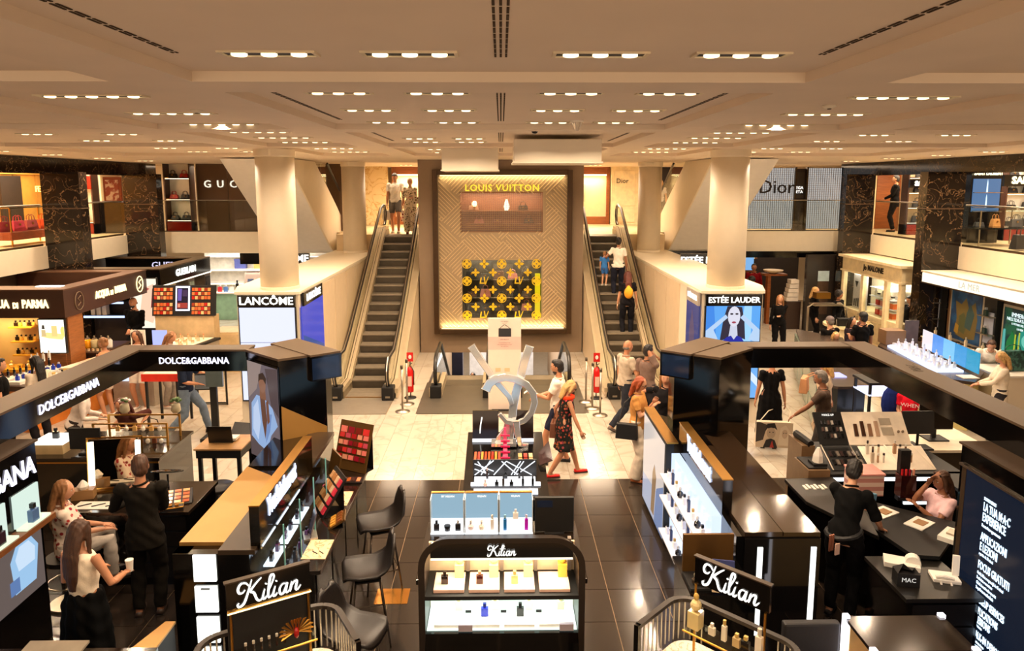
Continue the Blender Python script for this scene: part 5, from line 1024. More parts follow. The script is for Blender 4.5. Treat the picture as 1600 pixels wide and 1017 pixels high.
art((-.27, 14.128, .01), (1, 0, 0), (0, 0, 1), .67, 1.91, [((226, 188, 178), [(0, .66), (1, .66), (1, .80), (0, .80)]), ((38, 38, 44), [(.32, .80), (.70, .80), (.70, .89), (.32, .89)]), ((60, 60, 60), [(.34, .89), (.36, .89), (.50, .93), (.49, .935)]), ((60, 60, 60), [(.66, .89), (.68, .89), (.51, .935), (.50, .93)]), ((214, 190, 150), [(.22, .42), (.38, .42), (.38, .46), (.22, .46)]), ((214, 190, 150), [(.5, .42), (.66, .42), (.66, .46), (.5, .46)])], t, em=False)
for s_, z, sz in (('SHOPPING BAG', .965, .035), ('FOR YOU', .945, .02), ('SIZE MEDIUM', .77, .03), ('LOREM COLLECTION', .735, .022), ('NEW SHADES NOW IN STORE', .715, .022), ('ASK OUR STAFF', .695, .022)):
    txt({'SHOPPING BAG': 'ON SHELF', 'LOREM COLLECTION': 'COLLECTION IN STORE'}.get(s_, s_), sz, (.065, 14.122, .01+1.91*z), (1, 0, 0), (0, 0, 1), mat('notice_text', (110, 90, 86), .5), t, depth=.001)
# ================================================================ LEFT MAKE-UP KIOSK, inside
t = thing('makeup_counter', 'glossy black back counter under the left sign frame, brass rack on top', 'counter', (-5.5, 9.85, 0))
bd(Q().box(-6.5, 9.28, 0, -4.65, 10.3, .90), 'body', BL(), t, True); bd(Q().box(-6.52, 9.25, .90, -4.62, 10.33, .94), 'worktop', mat('smoked_top'), t, True, bev=.004)
bd(Q().box(-6.5, 9.27, .86, -4.65, 9.28, .88), 'brass_line', GLD(), t, True)
t = thing('brass_rack', 'low brass rack full of white and brown bottles on the black back counter', 'rack', (-5.2, 9.9, .94))
for x in (-5.75, -4.72):
    for y in (9.72, 10.12): bd(Q().box(x-.012, y-.012, .94, x+.012, y+.012, 1.26), 'post', GLD(), t, True)
for z in (1.06, 1.26):
    for y in (9.72, 10.12): bd(Q().box(-5.76, y-.01, z-.01, -4.71, y+.01, z+.01), 'rail', GLD(), t, True)
bd(Q().box(-5.74, 9.72, 1.05, -4.73, 10.12, 1.06), 'glass_shelf', glass_mat(), t, True)
brow(9, (-5.62, 9.80, .945), (-4.85, 9.80, .945), [('round', (236, 226, 210), (236, 232, 226), 'white rounded bottle'), ('square', (120, 60, 30), (30, 20, 16), 'brown bottle')], 'front of the brass rack', 'bottles of the brass rack', 1.0)
brow(6, (-5.55, 9.98, 1.065), (-4.95, 9.98, 1.065), [('square', (226, 180, 110), (200, 150, 70), 'honey bottle'), ('round', (236, 226, 210), (236, 232, 226), 'pale bottle')], 'upper level of the brass rack', 'bottles of the brass rack, upper level', 1.0)
def flowers(x, y, z, lab, col):
    t = thing('potted_flower', lab, 'flowers', (x, y, z)); bd(Q().lathe([(.05, 0), (.07, .03), (.06, .12), (.05, .13)], n=14), 'pot', mat('glass_pot', (190, 180, 150), .15, metal=.2), t, smooth=True)
    for k in range(9):
        a = k*2.4; r = .03+.012*(k % 4); bd(Q().ell((r*math.cos(a), r*math.sin(a), .17+.02*(k % 3)), (.03, .03, .022), 8), 'blossom' if col else 'leaf', mat('white_petal', (240, 230, 214), .6) if (col and k % 2) else mat('leaf_green', (74, 104, 50), .5), t)
flowers(-5.55, 10.2, 1.27, 'white flowers in a small pot on the left of the brass rack', 1); flowers(-4.80, 10.2, 1.27, 'green plant in a round pot on the right of the brass rack', 0)
for x, lab in ((-5.62, ''), (-4.86, '')): pass
t = thing('monitor', 'black monitor seen from behind left of the brass rack', 'monitor', (-5.72, 9.45, .94)); bd(Q().box(-5.92, 9.43, 1.0, -5.5, 9.46, 1.30), 'screen', K(), t, True, bev=.004); bd(Q().box(-5.78, 9.38, .94, -5.64, 9.5, .96), 'foot', K(), t, True); bd(Q().box(-5.73, 9.45, .95, -5.69, 9.47, 1.02), 'neck', K(), t, True)
t = thing('lit_plinth', 'glowing white square plinth left of the black monitor', 'plinth', (-6.2, 9.6, .94)); bd(Q().box(-6.42, 9.4, .94, -6.0, 9.8, 1.08), 'body', mat('acrylic_beige', (210, 180, 130), .2), t, True); bd(Q().box(-6.44, 9.38, 1.08, -5.98, 9.82, 1.10), 'lit_top', glow((250, 248, 240), 1.2), t, True)
bottle('square', (20, 20, 22), (20, 20, 22), -6.2, 9.6, 1.10, 'black perfume bottle standing on the glowing white plinth', None, 0, 1.4)
t = thing('makeup_counter', 'black make-up counter with drawers in front of the standing man in the dark suit', 'counter', (-4.3, 8.1, 0))
bd(Q().box(-5.1, 7.75, 0, -3.6, 8.55, .86), 'body', BL(), t, True); bd(Q().box(-5.13, 7.72, .86, -3.57, 8.58, .90), 'worktop', mat('smoked_top'), t, True, bev=.004)
for k in range(4):
    bd(Q().box(-4.1, 7.735, .1+k*.19, -3.62, 7.75, .27+k*.19), 'drawer', mat('drawer_black', (22, 19, 17), .25), t, True)
t = thing('lighted_mirror', 'brass make-up mirror with two glowing side strips in front of the suited man', 'mirror', (-4.72, 8.35, .90), R(8))
bd(Q().ext([(-.27, 0, .03), (.27, 0, .03), (.27, .05, .62), (-.27, .05, .62)], (0, .02, 0)), 'mirror_glass', mat('mirror', (200, 190, 170), .03, metal=1, noise=0), t)
for s2 in (-1, 1): bd(Q().ext([(s2*.27-.03, -.012, .04), (s2*.27+.03, -.012, .04), (s2*.27+.03, .04, .6), (s2*.27-.03, .04, .6)], (0, -.008, 0)), 'light_strip', glow((255, 250, 240), 3), t)
bd(Q().tube([(-.31, -.0, .02), (.31, 0, .02), (.31, .055, .64), (-.31, .055, .64)], .018, 4, closed=True), 'brass_frame', GLD(), t); bd(Q().box(-.2, -.08, 0, .2, .12, .02), 'foot', GLD(), t)
t = thing('tissue_box', 'beige box with a white tissue left of the lighted mirror', 'box', (-4.98, 8.12, .90), R(15)); bd(Q().box(-.12, -.07, 0, .12, .07, .11), 'box', mat('kraft', (150, 110, 66), .5), t); bd(Q().lathe([(.05, .11), (.07, .15), (.02, .21), (.005, .22)], n=7), 'tissue', mat('tissue', (240, 232, 220), .8), t)
o = bd(Q().box(-4.95, 7.80, .902, -4.45, 8.0, .907), 'counter_mat', mat('white_mat', (236, 228, 214), .4), label='white work mat with brushes in front of the lighted mirror', cat='mat')
for k in range(3): bd(Q().tube([(-4.9+k*.16, 7.85, .915), (-4.78+k*.16, 7.93, .915)], .006, 6), 'makeup_brush', K(), label='black make-up brush on the white mat, %s from the left' % ORD[k], cat='brush', group='brushes on the white mat')
for k in range(5): bottle('tube', (30, 26, 24), (60, 50, 40), -4.4+k*.05, 8.28-.02*(k % 2), .90, 'dark make-up tube right of the lighted mirror, %s from the left' % ORD[k], 'dark tubes by the mirror', 0, 1.2)
t = thing('tissue', 'crumpled white tissue on the counter behind the suited man', 'tissue', (-4.42, 8.1, .90)); bd(Q().ell((0, 0, .03), (.09, .06, .03), 7).ell((.06, .02, .05), (.04, .04, .04), 6), 'paper', mat('tissue', (240, 232, 220), .8), t); bd(Q().ell((-.06, -.03, .02), (.05, .03, .02), 7), 'cotton', K(), t)
t = thing('round_mirror', 'round black tilted mirror on a stand right of the suited man', 'mirror', (-4.12, 8.42, .90)); bd(Q().tube([(0, 0, 0), (0, 0, .16)], .012, 8), 'stem', K(), t); bd(Q().ell((0, 0, .2), (.2, .13, .015), 24, M=Matrix.Rotation(R(-15), 3, 'X')), 'disc', mat('black_glass'), t)
t = thing('palette_tray', 'tilted black tray of copper coloured powder pans right of the suited man', 'palette', (-3.86, 8.0, .91), R(20))
bd(Q().add([(-.2, -.13, 0), (.2, -.13, 0), (.2, .13, .08), (-.2, .13, .08), (-.2, .13, 0), (.2, .13, 0)], [(0, 1, 2, 3), (0, 4, 5, 1), (3, 2, 5, 4), (0, 3, 4), (1, 5, 2)]), 'tray', K(), t)
for r_ in range(4):
    for k in range(4):
        a, b = -.17+k*.09, -.11+r_*.06; z = lambda q: .012+(q+.13)*.31
        bd(Q().add([(a, b, z(b)), (a+.07, b, z(b)), (a+.07, b+.042, z(b+.042)), (a, b+.042, z(b+.042))], [(0, 1, 2, 3)]).ext([(a, b, z(b)-.006), (a+.07, b, z(b)-.006), (a+.07, b+.042, z(b+.042)-.006), (a, b+.042, z(b+.042)-.006)], (0, 0, .005)), 'powder_pan', lac(((214, 130, 80), (190, 100, 60), (226, 160, 110), (170, 80, 46))[(k+r_) % 4]), t)
t = thing('brass_box', 'small brass and glass box in front of the powder tray', 'box', (-3.8, 7.80, .90), R(20)); bd(Q().box(-.13, -.05, 0, .13, .06, .03), 'base', K(), t); bd(Q().tube([(-.13, -.05, .03), (.13, -.05, .03), (.13, .06, .03), (-.13, .06, .03)], .008, 4, closed=True), 'rim', GLD(), t)
for k in range(3): bd(Q().box(-.1+k*.07, -.02, .03, -.06+k*.07, .02, .05), 'gold_case', GLD(), t)
t = thing('side_table', 'small black high table with a wooden top carrying a laptop, behind the gold topped wall', 'table', (-3.95, 9.75, 0))
bd(Q().box(-4.24, 9.5, .83, -3.62, 10.05, .95), 'apron', K(), t, True); bd(Q().box(-4.26, 9.48, .95, -3.60, 10.07, .97), 'top', mat('tan_top', (170, 128, 78), .4, kind='wood'), t, True)
for x in (-4.2, -3.66):
    for y in (9.54, 10.01): bd(Q().box(x-.025, y-.025, 0, x+.025, y+.025, .83), 'leg', K(), t, True)
t = thing('laptop', 'black laptop with open lid on the small high table', 'laptop', (-3.98, 9.75, .97)); bd(Q().box(-.17, -.02, 0, .17, .2, .015), 'keyboard_base', K(), t); bd(Q().ext([(-.17, -.02, .015), (.17, -.02, .015), (.17, -.06, .25), (-.17, -.06, .25)], (0, .01, 0)), 'lid', mat('laptop_black', (18, 18, 18), .3), t); bd(Q().box(.0, .02, .015, .2, .18, .05), 'white_box', WHT(), t)
t = thing('round_stool', 'low black round stool with curved legs under the laptop table', 'stool', (-3.75, 9.0, 0)); bd(Q().lathe([(.18, .60), (.20, .62), (.19, .66), (.02, .67)], n=24), 'seat', mat('black_leather', (30, 25, 22), .38), t, smooth=True)
for k in range(4):
    a = k*math.pi/2+.78; c, s_ = math.cos(a), math.sin(a); bd(Q().tube([(.13*c, .13*s_, .62), (.17*c, .17*s_, .3), (.21*c, .21*s_, 0)], .014, 8), 'leg', K(), t)
    c2, s2 = math.cos(a+math.pi/2), math.sin(a+math.pi/2); bd(Q().tube([(.16*c, .16*s_, .38), (.08*(c+c2), .08*(s_+s2), .52), (.16*c2, .16*s2, .38)], .009, 6), 'brace', K(), t)
# ---- lower-left screen block
t = thing('screen_block', 'big black block lettered GABBANA with lit niches and screens at the lower left edge', 'display unit', (-5.0, 5.2, 0))
bd(Q().box(-5.5, 3.2, 0, -4.62, 6.82, 2.08), 'body', BL(), t, True); bd(Q().box(-5.52, 3.18, 2.08, -4.60, 6.84, 2.10), 'top_plate', mat('dull_bronze', (70, 54, 38), .45, metal=.2), t, True)
txt('DOLCE&GABBANA', .26, (-4.612, 5.83, 1.86), (0, 1, 0), (0, 0, 1), white_t, t, depth=.01, bold=.004, xs=.86)
fy = mat('niche_frame', (120, 74, 40), .4, kind='wood')
for k, y in enumerate((5.35, 5.95, 6.42)):
    bd(Q().box(-4.62, y, 1.36, -4.60, y+.36, 1.68), 'lit_niche', glow((206, 226, 214), .9), t, True); bd(Q().box(-4.60, y, 1.34, -4.50, y+.36, 1.36), 'niche_shelf', glow((220, 236, 200), 1.0), t, True)
    bottle('square', ((110, 80, 130), (50, 34, 44), (80, 110, 160))[k], (30, 30, 30), -4.55, y+.18, 1.361, '%s boxed perfume bottle in the lit niche at the lower left, %s' % (('violet', 'dark', 'blue')[k], ('nearest', 'middle', 'farthest')[k]), None, R(90), 1.7)
bd(Q().box(-4.62, 5.2, 1.28, -4.49, 6.84, 1.335), 'niche_ledge', fy, t, True)
art((-4.615, 5.1, .62), (0, 1, 0), (0, 0, 1), 1.68, .64, [((96, 84, 80), [(0, 0), (1, 0), (1, 1), (0, 1)]), ((120, 104, 96), [(0, .6), (.3, .8), (.5, 1), (0, 1)]), ((70, 58, 56), [(.52, 0), (.56, 0), (.56, 1), (.52, 1)]), ((150, 190, 226), [(.74, .18), (.92, .18), (.96, .7), (.9, .92), (.78, .92), (.72, .7)]), ((196, 218, 240), [(.78, .5), (.92, .5), (.93, .7), (.88, .86), (.8, .86), (.76, .7)]), ((90, 120, 170), [(.70, .2), (.78, .2), (.78, .42), (.70, .42)]),
    ((160, 190, 224), [(.12, 0), (.5, 0), (.5, .3), (.4, .62), (.25, .7), (.12, .4)]), ((120, 84, 70), (.3, .8, .05, .1)), ((176, 204, 236), [(.2, 0), (.44, 0), (.42, .3), (.3, .5)])], t, 'screen_picture', s=.85)
ys_ = glow((236, 206, 30), 1.0)
bd(Q().tube([(-4.58, 6.05, 1.62), (-4.58, 5.98, 1.52), (-4.58, 5.98, 1.36), (-4.58, 6.04, 1.28), (-4.58, 6.1, 1.36), (-4.58, 6.1, 1.52)], .02, 6, closed=True), 'yellow_ornament', ys_, t, True)
bd(Q().box(-4.6, 5.95, .56, -4.57, 6.02, .66), 'yellow_tag', ys_, t, True)
t = thing('desk_mirror', 'pale tilted tray and dark flat cases in the lower left corner foreground', 'tray', (-3.6, 5.4, .76)); bd(Q().add([(-3.9, 5.22, .84), (-3.42, 5.22, .84), (-3.38, 5.42, .90), (-3.86, 5.42, .90), (-3.9, 5.22, .82), (-3.42, 5.22, .82), (-3.38, 5.42, .88), (-3.86, 5.42, .88)], [(0, 1, 2, 3), (4, 7, 6, 5), (0, 4, 5, 1), (1, 5, 6, 2), (2, 6, 7, 3), (3, 7, 4, 0)]), 'tray', mat('pale_tray', (150, 138, 120), .4), t, True); bd(Q().box(-3.88, 5.25, .76, -3.42, 5.4, .82), 'riser', K(), t, True)
for k in range(2): bd(Q().box(-3.28+k*.2, 5.18, .76, -3.12+k*.2, 5.42, .79), 'flat_case', mat('dark_case', (60, 54, 44), .25), t, True)
t = thing('makeup_counter', 'dark counter cut by the bottom left corner of the frame', 'counter', (-3.5, 5.0, 0)); bd(Q().box(-4.3, 4.4, 0, -2.9, 5.5, .72), 'body', BL(), t, True); bd(Q().box(-4.32, 4.38, .72, -2.88, 5.52, .76), 'worktop', mat('smoked_top'), t, True)
t = thing('display_cube', 'brown topped tapered cube left of the glowing squares', 'plinth', (-2.98, 5.55, 0)); bd(Q().prism([(-3.12, 5.5), (-2.92, 5.5), (-2.92, 5.9), (-3.0, 5.9)], 0, .72), 'body', K(), t, True); bd(Q().prism([(-3.13, 5.49), (-2.91, 5.49), (-2.91, 5.91), (-3.0, 5.91)], .72, .74), 'top', goldboard, t, True)
# ================================================================ ACQUA DI PARMA CORNER SHOP (far left)
brn = mat('brown_lacquer', (62, 38, 26), .4, noise=.06); brt = mat('brown_top', (92, 62, 42), .45, noise=.05); gl_t = glow((255, 226, 160), 2.0); ochre = mat('ochre_shelf', (226, 160, 40), .4)
t = thing('kiosk_canopy', 'brown overhead sign frame lettered ACQUA DI PARMA, far left', 'canopy', (-10, 16, 1.92))
for nm, b in (('front_beam', (-11.7, 14.24, -8.80, 14.75)), ('side_beam', (-9.15, 14.75, -8.80, 17.6)), ('rear_beam', (-11.7, 17.2, -9.15, 17.6))):
    bd(Q().box(b[0], b[1], 1.93, b[2], b[3], 2.48), nm, brn, t, True); bd(Q().box(b[0]-.01, b[1]-.01, 2.48, b[2]+.01, b[3]+.01, 2.51), 'top_plate', brt, t, True)
bd(Q().box(-9.55, 14.55, 2.515, -9.05, 14.72, 2.53), 'top_light', glow((255, 240, 215), 2.5), t, True)
for s_, x_, z_, sz in (('ACQUA', -10.18, .24, .24), ('DI', -9.76, .21, .16), ('PARMA', -9.37, .24, .24)): txt(s_, sz, (x_, 14.225, 1.97+z_), (1, 0, 0), (0, 0, 1), gl_t, t, depth=.02, bold=.006, xs=.68)
for s_, y_, z_, sz in (('ACQUA', 15.62, .24, .22), ('DI', 16.0, .21, .14), ('PARMA', 16.37, .24, .22)): txt(s_, sz, (-8.79, y_, 1.97+z_), (0, 1, 0), (0, 0, 1), gl_t, t, depth=.02, bold=.006, xs=.68)
for y in (14.75, 17.25):
    m = Q(); P = [(-8.79, y+.15*math.cos(a), 2.2+.19*math.sin(a)) for a in [math.pi/8*k for k in range(16)]]; bd(m.tube(P, .012, 5, closed=True).tube([(-8.79, y-.06, 2.1), (-8.79, y+.05, 2.16), (-8.79, y-.04, 2.25), (-8.79, y+.06, 2.3)], .012, 5), 'crest', gl_t if y > 16 else mat('dull_crest', (120, 100, 80), .4), t, True)
t = thing('wall_shelves', 'ochre lit perfume wall with small yellow shelves, far left', 'shelves', (-10.5, 14.5, 0))
bd(Q().box(-11.7, 14.7, 0, -9.42, 14.8, 1.93), 'back_panel', mat('ochre_back', (214, 176, 110), .5, noise=.05), t, True)
bd(Q().box(-11.7, 14.3, 0, -9.42, 14.7, .62), 'base_cabinet', mat('orange_brown', (150, 92, 44), .4, kind='wood'), t, True); bd(Q().box(-11.7, 14.25, .80, -9.4, 14.7, .86), 'counter_top', ochre, t, True)
bd(Q().box(-11.7, 14.3, .62, -9.42, 14.32, .80), 'drawer_front', mat('orange_brown'), t, True)
shp = []
for r_, z in enumerate((1.10, 1.38, 1.68)):
    for k, x0 in enumerate((-11.0, -10.05)):
        bd(Q().box(x0-.02*r_, 14.42, z, x0+.46-.02*r_, 14.7, z+.025), 'shelf', ochre, t, True)
        brow(5, (x0+.06, 14.52, z+.026), (x0+.40, 14.56, z+.026), [('square', (40, 24, 12), (20, 14, 10), 'dark bottle'), ('round', (214, 160, 60), (30, 20, 14), 'amber bottle'), ('square', (226, 190, 110), (30, 20, 14), 'honey bottle')], '%s %s ochre wall shelf' % (('bottom', 'middle', 'top')[r_], ('left', 'right')[k]), 'bottles on the ochre wall', 1.15)
brow(7, (-10.6, 14.4, .861), (-9.55, 14.4, .861), [('jar', (236, 180, 40), (240, 200, 80), 'yellow jar'), ('round', (230, 190, 90), (240, 200, 80), 'yellow bottle')], 'ochre counter at the far left', 'jars on the ochre counter', 1.4)
brow(5, (-10.75, 14.55, .861), (-10.35, 14.55, .861), [('tall', (40, 40, 90), (200, 200, 210), 'navy box')], 'back of the ochre counter', 'navy boxes on the ochre counter', .8)
area(-10.5, 14.35, 1.9, 2, .2, 22, (1, .8, .45))
t = thing('lit_picture', 'square glowing picture of bottles under the brown corner canopy', 'screen', (-9.1, 14.3, 1.2)); bd(Q().box(-9.40, 14.30, 1.18, -8.86, 14.36, 1.90), 'screen_box', K(), t, True)
art((-9.385, 14.298, 1.20), (1, 0, 0), (0, 0, 1), .51, .68, [((255, 250, 236), [(0, 0), (1, 0), (1, 1), (0, 1)]), ((240, 206, 130), [(.05, .5), (.35, .44), (.9, .40), (1, .5), (1, .56), (.3, .62)]), ((60, 50, 40), [(.12, .72), (.24, .72), (.22, .84), (.14, .84)]), ((226, 190, 120), [(.5, .5), (.72, .5), (.72, .82), (.5, .82)]), ((236, 206, 110), (.95, .66, .1, .14)), ((196, 170, 120), [(.1, .5), (.28, .5), (.26, .7), (.1, .7)])], t, s=1.15)
t = thing('wood_pillar', 'orange brown wooden pier with drawers under the glowing square picture', 'cabinet', (-9.1, 14.6, 0)); bd(Q().box(-9.42, 14.38, 0, -8.84, 14.9, 1.93), 'body', mat('orange_brown'), t, True)
for k in range(4): bd(Q().box(-9.38, 14.365, .06+k*.28, -8.92, 14.38, .32+k*.28), 'drawer', mat('orange_brown'), t, True, bev=.004)
# display island with bottles in front
t = thing('display_island', 'sloping tester island with orange side left of the long sign frame', 'counter', (-9.0, 13.9, 0))
pl = [(-9.45, 13.0), (-8.75, 12.9), (-8.55, 14.05), (-9.1, 14.15)]
bd(Q().prism(pl, 0, .80), 'body', mat('orange_panel', (206, 120, 40), .4), t, True); bd(Q().prism([(-9.5, 12.95), (-8.7, 12.85), (-8.48, 14.1), (-9.12, 14.2)], .80, .90), 'dark_edge', brn, t, True)
for k in range(3): bd(Q().prism([(-9.42+k*.25, 12.98), (-9.2+k*.25, 12.96), (-9.0+k*.2, 14.1), (-9.12+k*.2, 14.12)], .90, .99-k*.035), 'white_step', WHT(), t, True)
brow(9, (-9.33, 13.05, .99), (-9.08, 14.05, .99), [('tall', (20, 22, 24), (16, 16, 16), 'black bottle')], 'top step of the tester island', 'black bottles on the tester island', 1.0, 0, 'near end')
brow(8, (-9.08, 13.1, .955), (-8.86, 14.0, .955), [('square', (40, 70, 200), (30, 50, 160), 'blue bottle'), ('square', (30, 60, 180), (220, 220, 230), 'blue bottle')], 'middle step of the tester island', 'blue bottles on the tester island', 1.15, 0, 'near end')
brow(8, (-8.82, 13.05, .92), (-8.64, 14.0, .92), [('jar', (240, 226, 190), (236, 190, 80), 'white jar'), ('jar', (250, 244, 230), (230, 226, 220), 'white jar')], 'front step of the tester island', 'white jars on the tester island', 1.0, 0, 'near end')
brow(4, (-9.22, 13.75, 1.1), (-9.10, 14.1, 1.1), [('tall', (244, 238, 226), (220, 210, 200), 'tall white bottle')], 'back of the tester island', 'tall white bottles on the tester island', 1.2, 0, 'near end')
# jars counter behind (red, yellow)
t = thing('dark_counter', 'dark wood counter with coloured jars under the brown side beam', 'counter', (-8.9, 15.9, 0)); bd(Q().box(-9.35, 15.0, 0, -8.55, 16.1, 1.0), 'body', mat('dark_wood2', (50, 32, 24), .4, kind='wood'), t, True); bd(Q().box(-9.38, 14.97, 1.0, -8.52, 16.13, 1.04), 'top', brn, t, True)
for k in range(2): bd(Q().box(-9.3+k*.37, 14.985, .1, -8.96+k*.37, 15.0, .95), 'door', mat('dark_wood2'), t, True, bev=.004)
for k, (c, wd) in enumerate((((200, 20, 30), 'red'), ((240, 160, 20), 'orange yellow'), ((214, 200, 150), 'cream'), ((190, 150, 100), 'amber'), ((200, 196, 190), 'clear'))):
    t = thing('apothecary_jar', '%s glass jar with silver lid on the dark wood counter' % wd, 'jar', (-9.22+k*.15, 15.4, 1.04)); bd(Q().lathe([(.07, 0), (.08, .03), (.08, .17), (.05, .2)], n=18), 'body', lac(c), t, smooth=True); bd(Q().lathe([(.05, .2), (.05, .22), (.015, .23), (.02, .27), (.004, .28)], n=12), 'lid', STL(), t)
brow(8, (-9.28, 15.12, 1.04), (-8.62, 15.12, 1.04), [('jar', (236, 210, 170), (220, 180, 130), 'small cream pot')], 'front edge of the dark wood counter', 'small pots on the dark wood counter', .9)
# man's perfume shelves behind him
t = thing('lit_shelves', 'dark shelf unit with bluish lights behind the bearded man in black', 'shelves', (-9.8, 17.9, 0)); bd(Q().box(-10.4, 17.8, 0, -9.3, 17.95, 2.2), 'back', mat('dark_wall'), t, True)
for k, z in enumerate((1.35, 1.7, 2.05)): bd(Q().box(-10.35, 17.5, z, -9.35, 17.8, z+.03), 'shelf', K(), t, True); bd(Q().box(-10.35, 17.48, z-.03, -9.35, 17.5, z+.02), 'light_strip', glow((180, 200, 250), 1.5), t, True)
brow(8, (-10.25, 17.65, 1.73), (-9.45, 17.65, 1.73), [('square', (226, 180, 110), (200, 150, 70), 'gold bottle'), ('round', (60, 40, 60), (200, 200, 200), 'dark bottle'), ('square', (210, 210, 220), (30, 30, 30), 'clear bottle')], 'dark shelf behind the bearded man', 'bottles behind the bearded man', 1.6)
for k in range(3): bd(Q().box(-10.2+k*.14, 17.55, 1.38, -10.1+k*.14, 17.7, 1.62), 'gift_box', mat('pale_box', (214, 204, 190), .5), label='pale gift box behind the bearded man, %s from the left' % ORD[k], cat='box', group='pale gift boxes')
t = thing('lit_picture', 'tall glowing beauty picture with pink mouth right of the bearded man', 'screen', (-8.9, 17.6, 0)); bd(Q().box(-9.25, 17.6, 0, -8.55, 17.66, 1.05), 'base', K(), t, True); bd(Q().box(-9.25, 17.6, 1.05, -8.55, 17.66, 2.3), 'screen_box', K(), t, True)
art((-9.23, 17.598, 1.04), (1, 0, 0), (0, 0, 1), .66, 1.24, [((255, 236, 214), [(0, 0), (1, 0), (1, 1), (0, 1)]), ((240, 196, 166), [(.3, .2), (.8, .1), (1, .4), (.9, .9), (.5, .8)]), ((180, 90, 80), [(.3, .78), (.5, .86), (.75, .8), (.5, .7)]), ((110, 50, 50), [(.75, .4), (.95, .5), (1, .9), (.85, .8)])], t, s=.95)
# ================================================================ GUERLAIN FRAMES
t = thing('kiosk_canopy', 'glossy black overhead sign frame lettered GUERLAIN behind the brown one', 'canopy', (-9.5, 19.8, 2.3))
for nm, b in (('front_beam', (-11.6, 18.1, -8.70, 18.5)), ('side_beam', (-9.05, 18.5, -8.70, 21.25)), ('rear_beam', (-11.6, 20.9, -9.05, 21.25))):
    bd(Q().box(b[0], b[1], 2.02, b[2], b[3], 2.44), nm, BL(), t, True); bd(Q().box(b[0]-.01, b[1]-.01, 2.44, b[2]+.01, b[3]+.01, 2.47), 'top_plate', BRZ(), t, True)
bd(Q().box(-8.71, 18.1, 2.0, -8.68, 21.25, 2.03), 'light_line', glow((255, 236, 206), 2), t, True); bd(Q().box(-10.2, 18.08, 2.0, -8.7, 18.11, 2.03), 'light_line', glow((255, 236, 206), 2), t, True)
txt('GUERLAIN', .26, (-8.69, 19.6, 2.24), (0, 1, 0), (0, 0, 1), glow((246, 246, 236), 1.6), t, depth=.02, bold=.004); txt('GUERLAIN', .28, (-9.6, 20.88, 2.24), (1, 0, 0), (0, 0, 1), glow((206, 200, 236), 1.0), t, depth=.02); txt('GUERLAIN', .26, (-10.0, 18.09, 2.26), (1, 0, 0), (0, 0, 1), glow((230, 220, 200), 1.2), t, depth=.02)
for k, (x, y, c) in enumerate(((-8.85, 18.3, (60, 50, 44)), (-8.85, 19.9, (96, 84, 72)), (-8.85, 21.0, (84, 74, 64)))):
    t = thing('kiosk_pillar', 'dark panelled pillar under the glossy black frame, %s of three' % ('nearest', 'middle', 'farthest')[k], 'pillar', (x, y, 0), group='pillars of the black frame'); bd(Q().box(x-.2, y-.2, 0, x+.15, y+.2, 2.02), 'body', mat('pillar_%d' % k, c, .3), t, True); bd(Q().box(x+.15, y-.14, .2, x+.165, y+.14, 1.9), 'glass_face', mat('pale_glass_face', (150, 170, 150), .1) if k == 1 else K(), t, True)
# make-up wall and island
t = thing('tester_wall', 'broad black tester wall with a white framed screen among orange brown palettes', 'tester stand', (-7.6, 17.0, 1.0))
ca = R(12); P3 = lambda a, b: (-8.35+a*1.5, 16.85+b*.62*math.sin(ca), 1.48+b*.72)
bd(Q().ext([P3(0, 0), P3(1, 0), P3(1, 1), P3(0, 1)], (0, .06, 0)), 'board', K(), t, True)
bd(Q().box(-8.3, 16.88, .0, -6.9, 17.2, 1.48), 'stand', mat('beige_cabinet', (206, 180, 136), .4), t, True)
wrm = [(196, 96, 50), (226, 150, 90), (150, 60, 34), (236, 190, 130), (180, 40, 30), (210, 120, 70)]
for (a0, b0, nx, ny, wx, wy) in ((.03, .55, 6, 3, .30, .40), (.03, .06, 6, 3, .30, .40), (.63, .55, 6, 3, .30, .40), (.63, .06, 6, 3, .30, .40)):
    for i in range(nx):
        for j in range(ny):
            a, b = a0+wx*i/nx, b0+wy*j/ny; c = wrm[(i*5+j*7+int(a0*10)+int(b0*9)) % 6]; q = [P3(a, b), P3(a+wx/nx*.82, b), P3(a+wx/nx*.82, b+wy/ny*.78), P3(a, b+wy/ny*.78)]
            bd(Q().ext([(p[0], p[1]-.002, p[2]) for p in q], (0, -.015, 0)), 'palette', lac(c), t, True)
q = [P3(.38, .18), P3(.60, .18), P3(.60, .98), P3(.38, .98)]; bd(Q().ext([(p[0], p[1]-.02, p[2]) for p in q], (0, -.02, 0)), 'screen_frame', glow((240, 240, 255), 1.6), t, True)
art(Vector(P3(.40, .23))-Vector((0, .042, 0)), (1, 0, 0), (0, math.sin(ca)*.86, 1), .27, .51, [((30, 20, 40), [(0, 0), (1, 0), (1, 1), (0, 1)]), ((110, 90, 170), [(.1, .4), (.4, .4), (.45, .95), (.1, .95)]), ((70, 50, 80), [(.5, .6), (.95, .6), (.95, .9), (.5, .9)]), ((170, 60, 50), [(.05, .05), (.95, .05), (.95, .3), (.05, .3)]), ((226, 150, 120), [(.1, .1), (.3, .1), (.3, .25), (.1, .25)])], t, 'screen_picture', s=.9)
t = thing('makeup_island', 'long pale make-up island with black edge and small bottles, left of the lit sign block', 'counter', (-7.7, 15.6, 0))
pi_ = [(-8.15, 14.6), (-7.25, 14.5), (-6.75, 16.75), (-7.65, 16.8)]
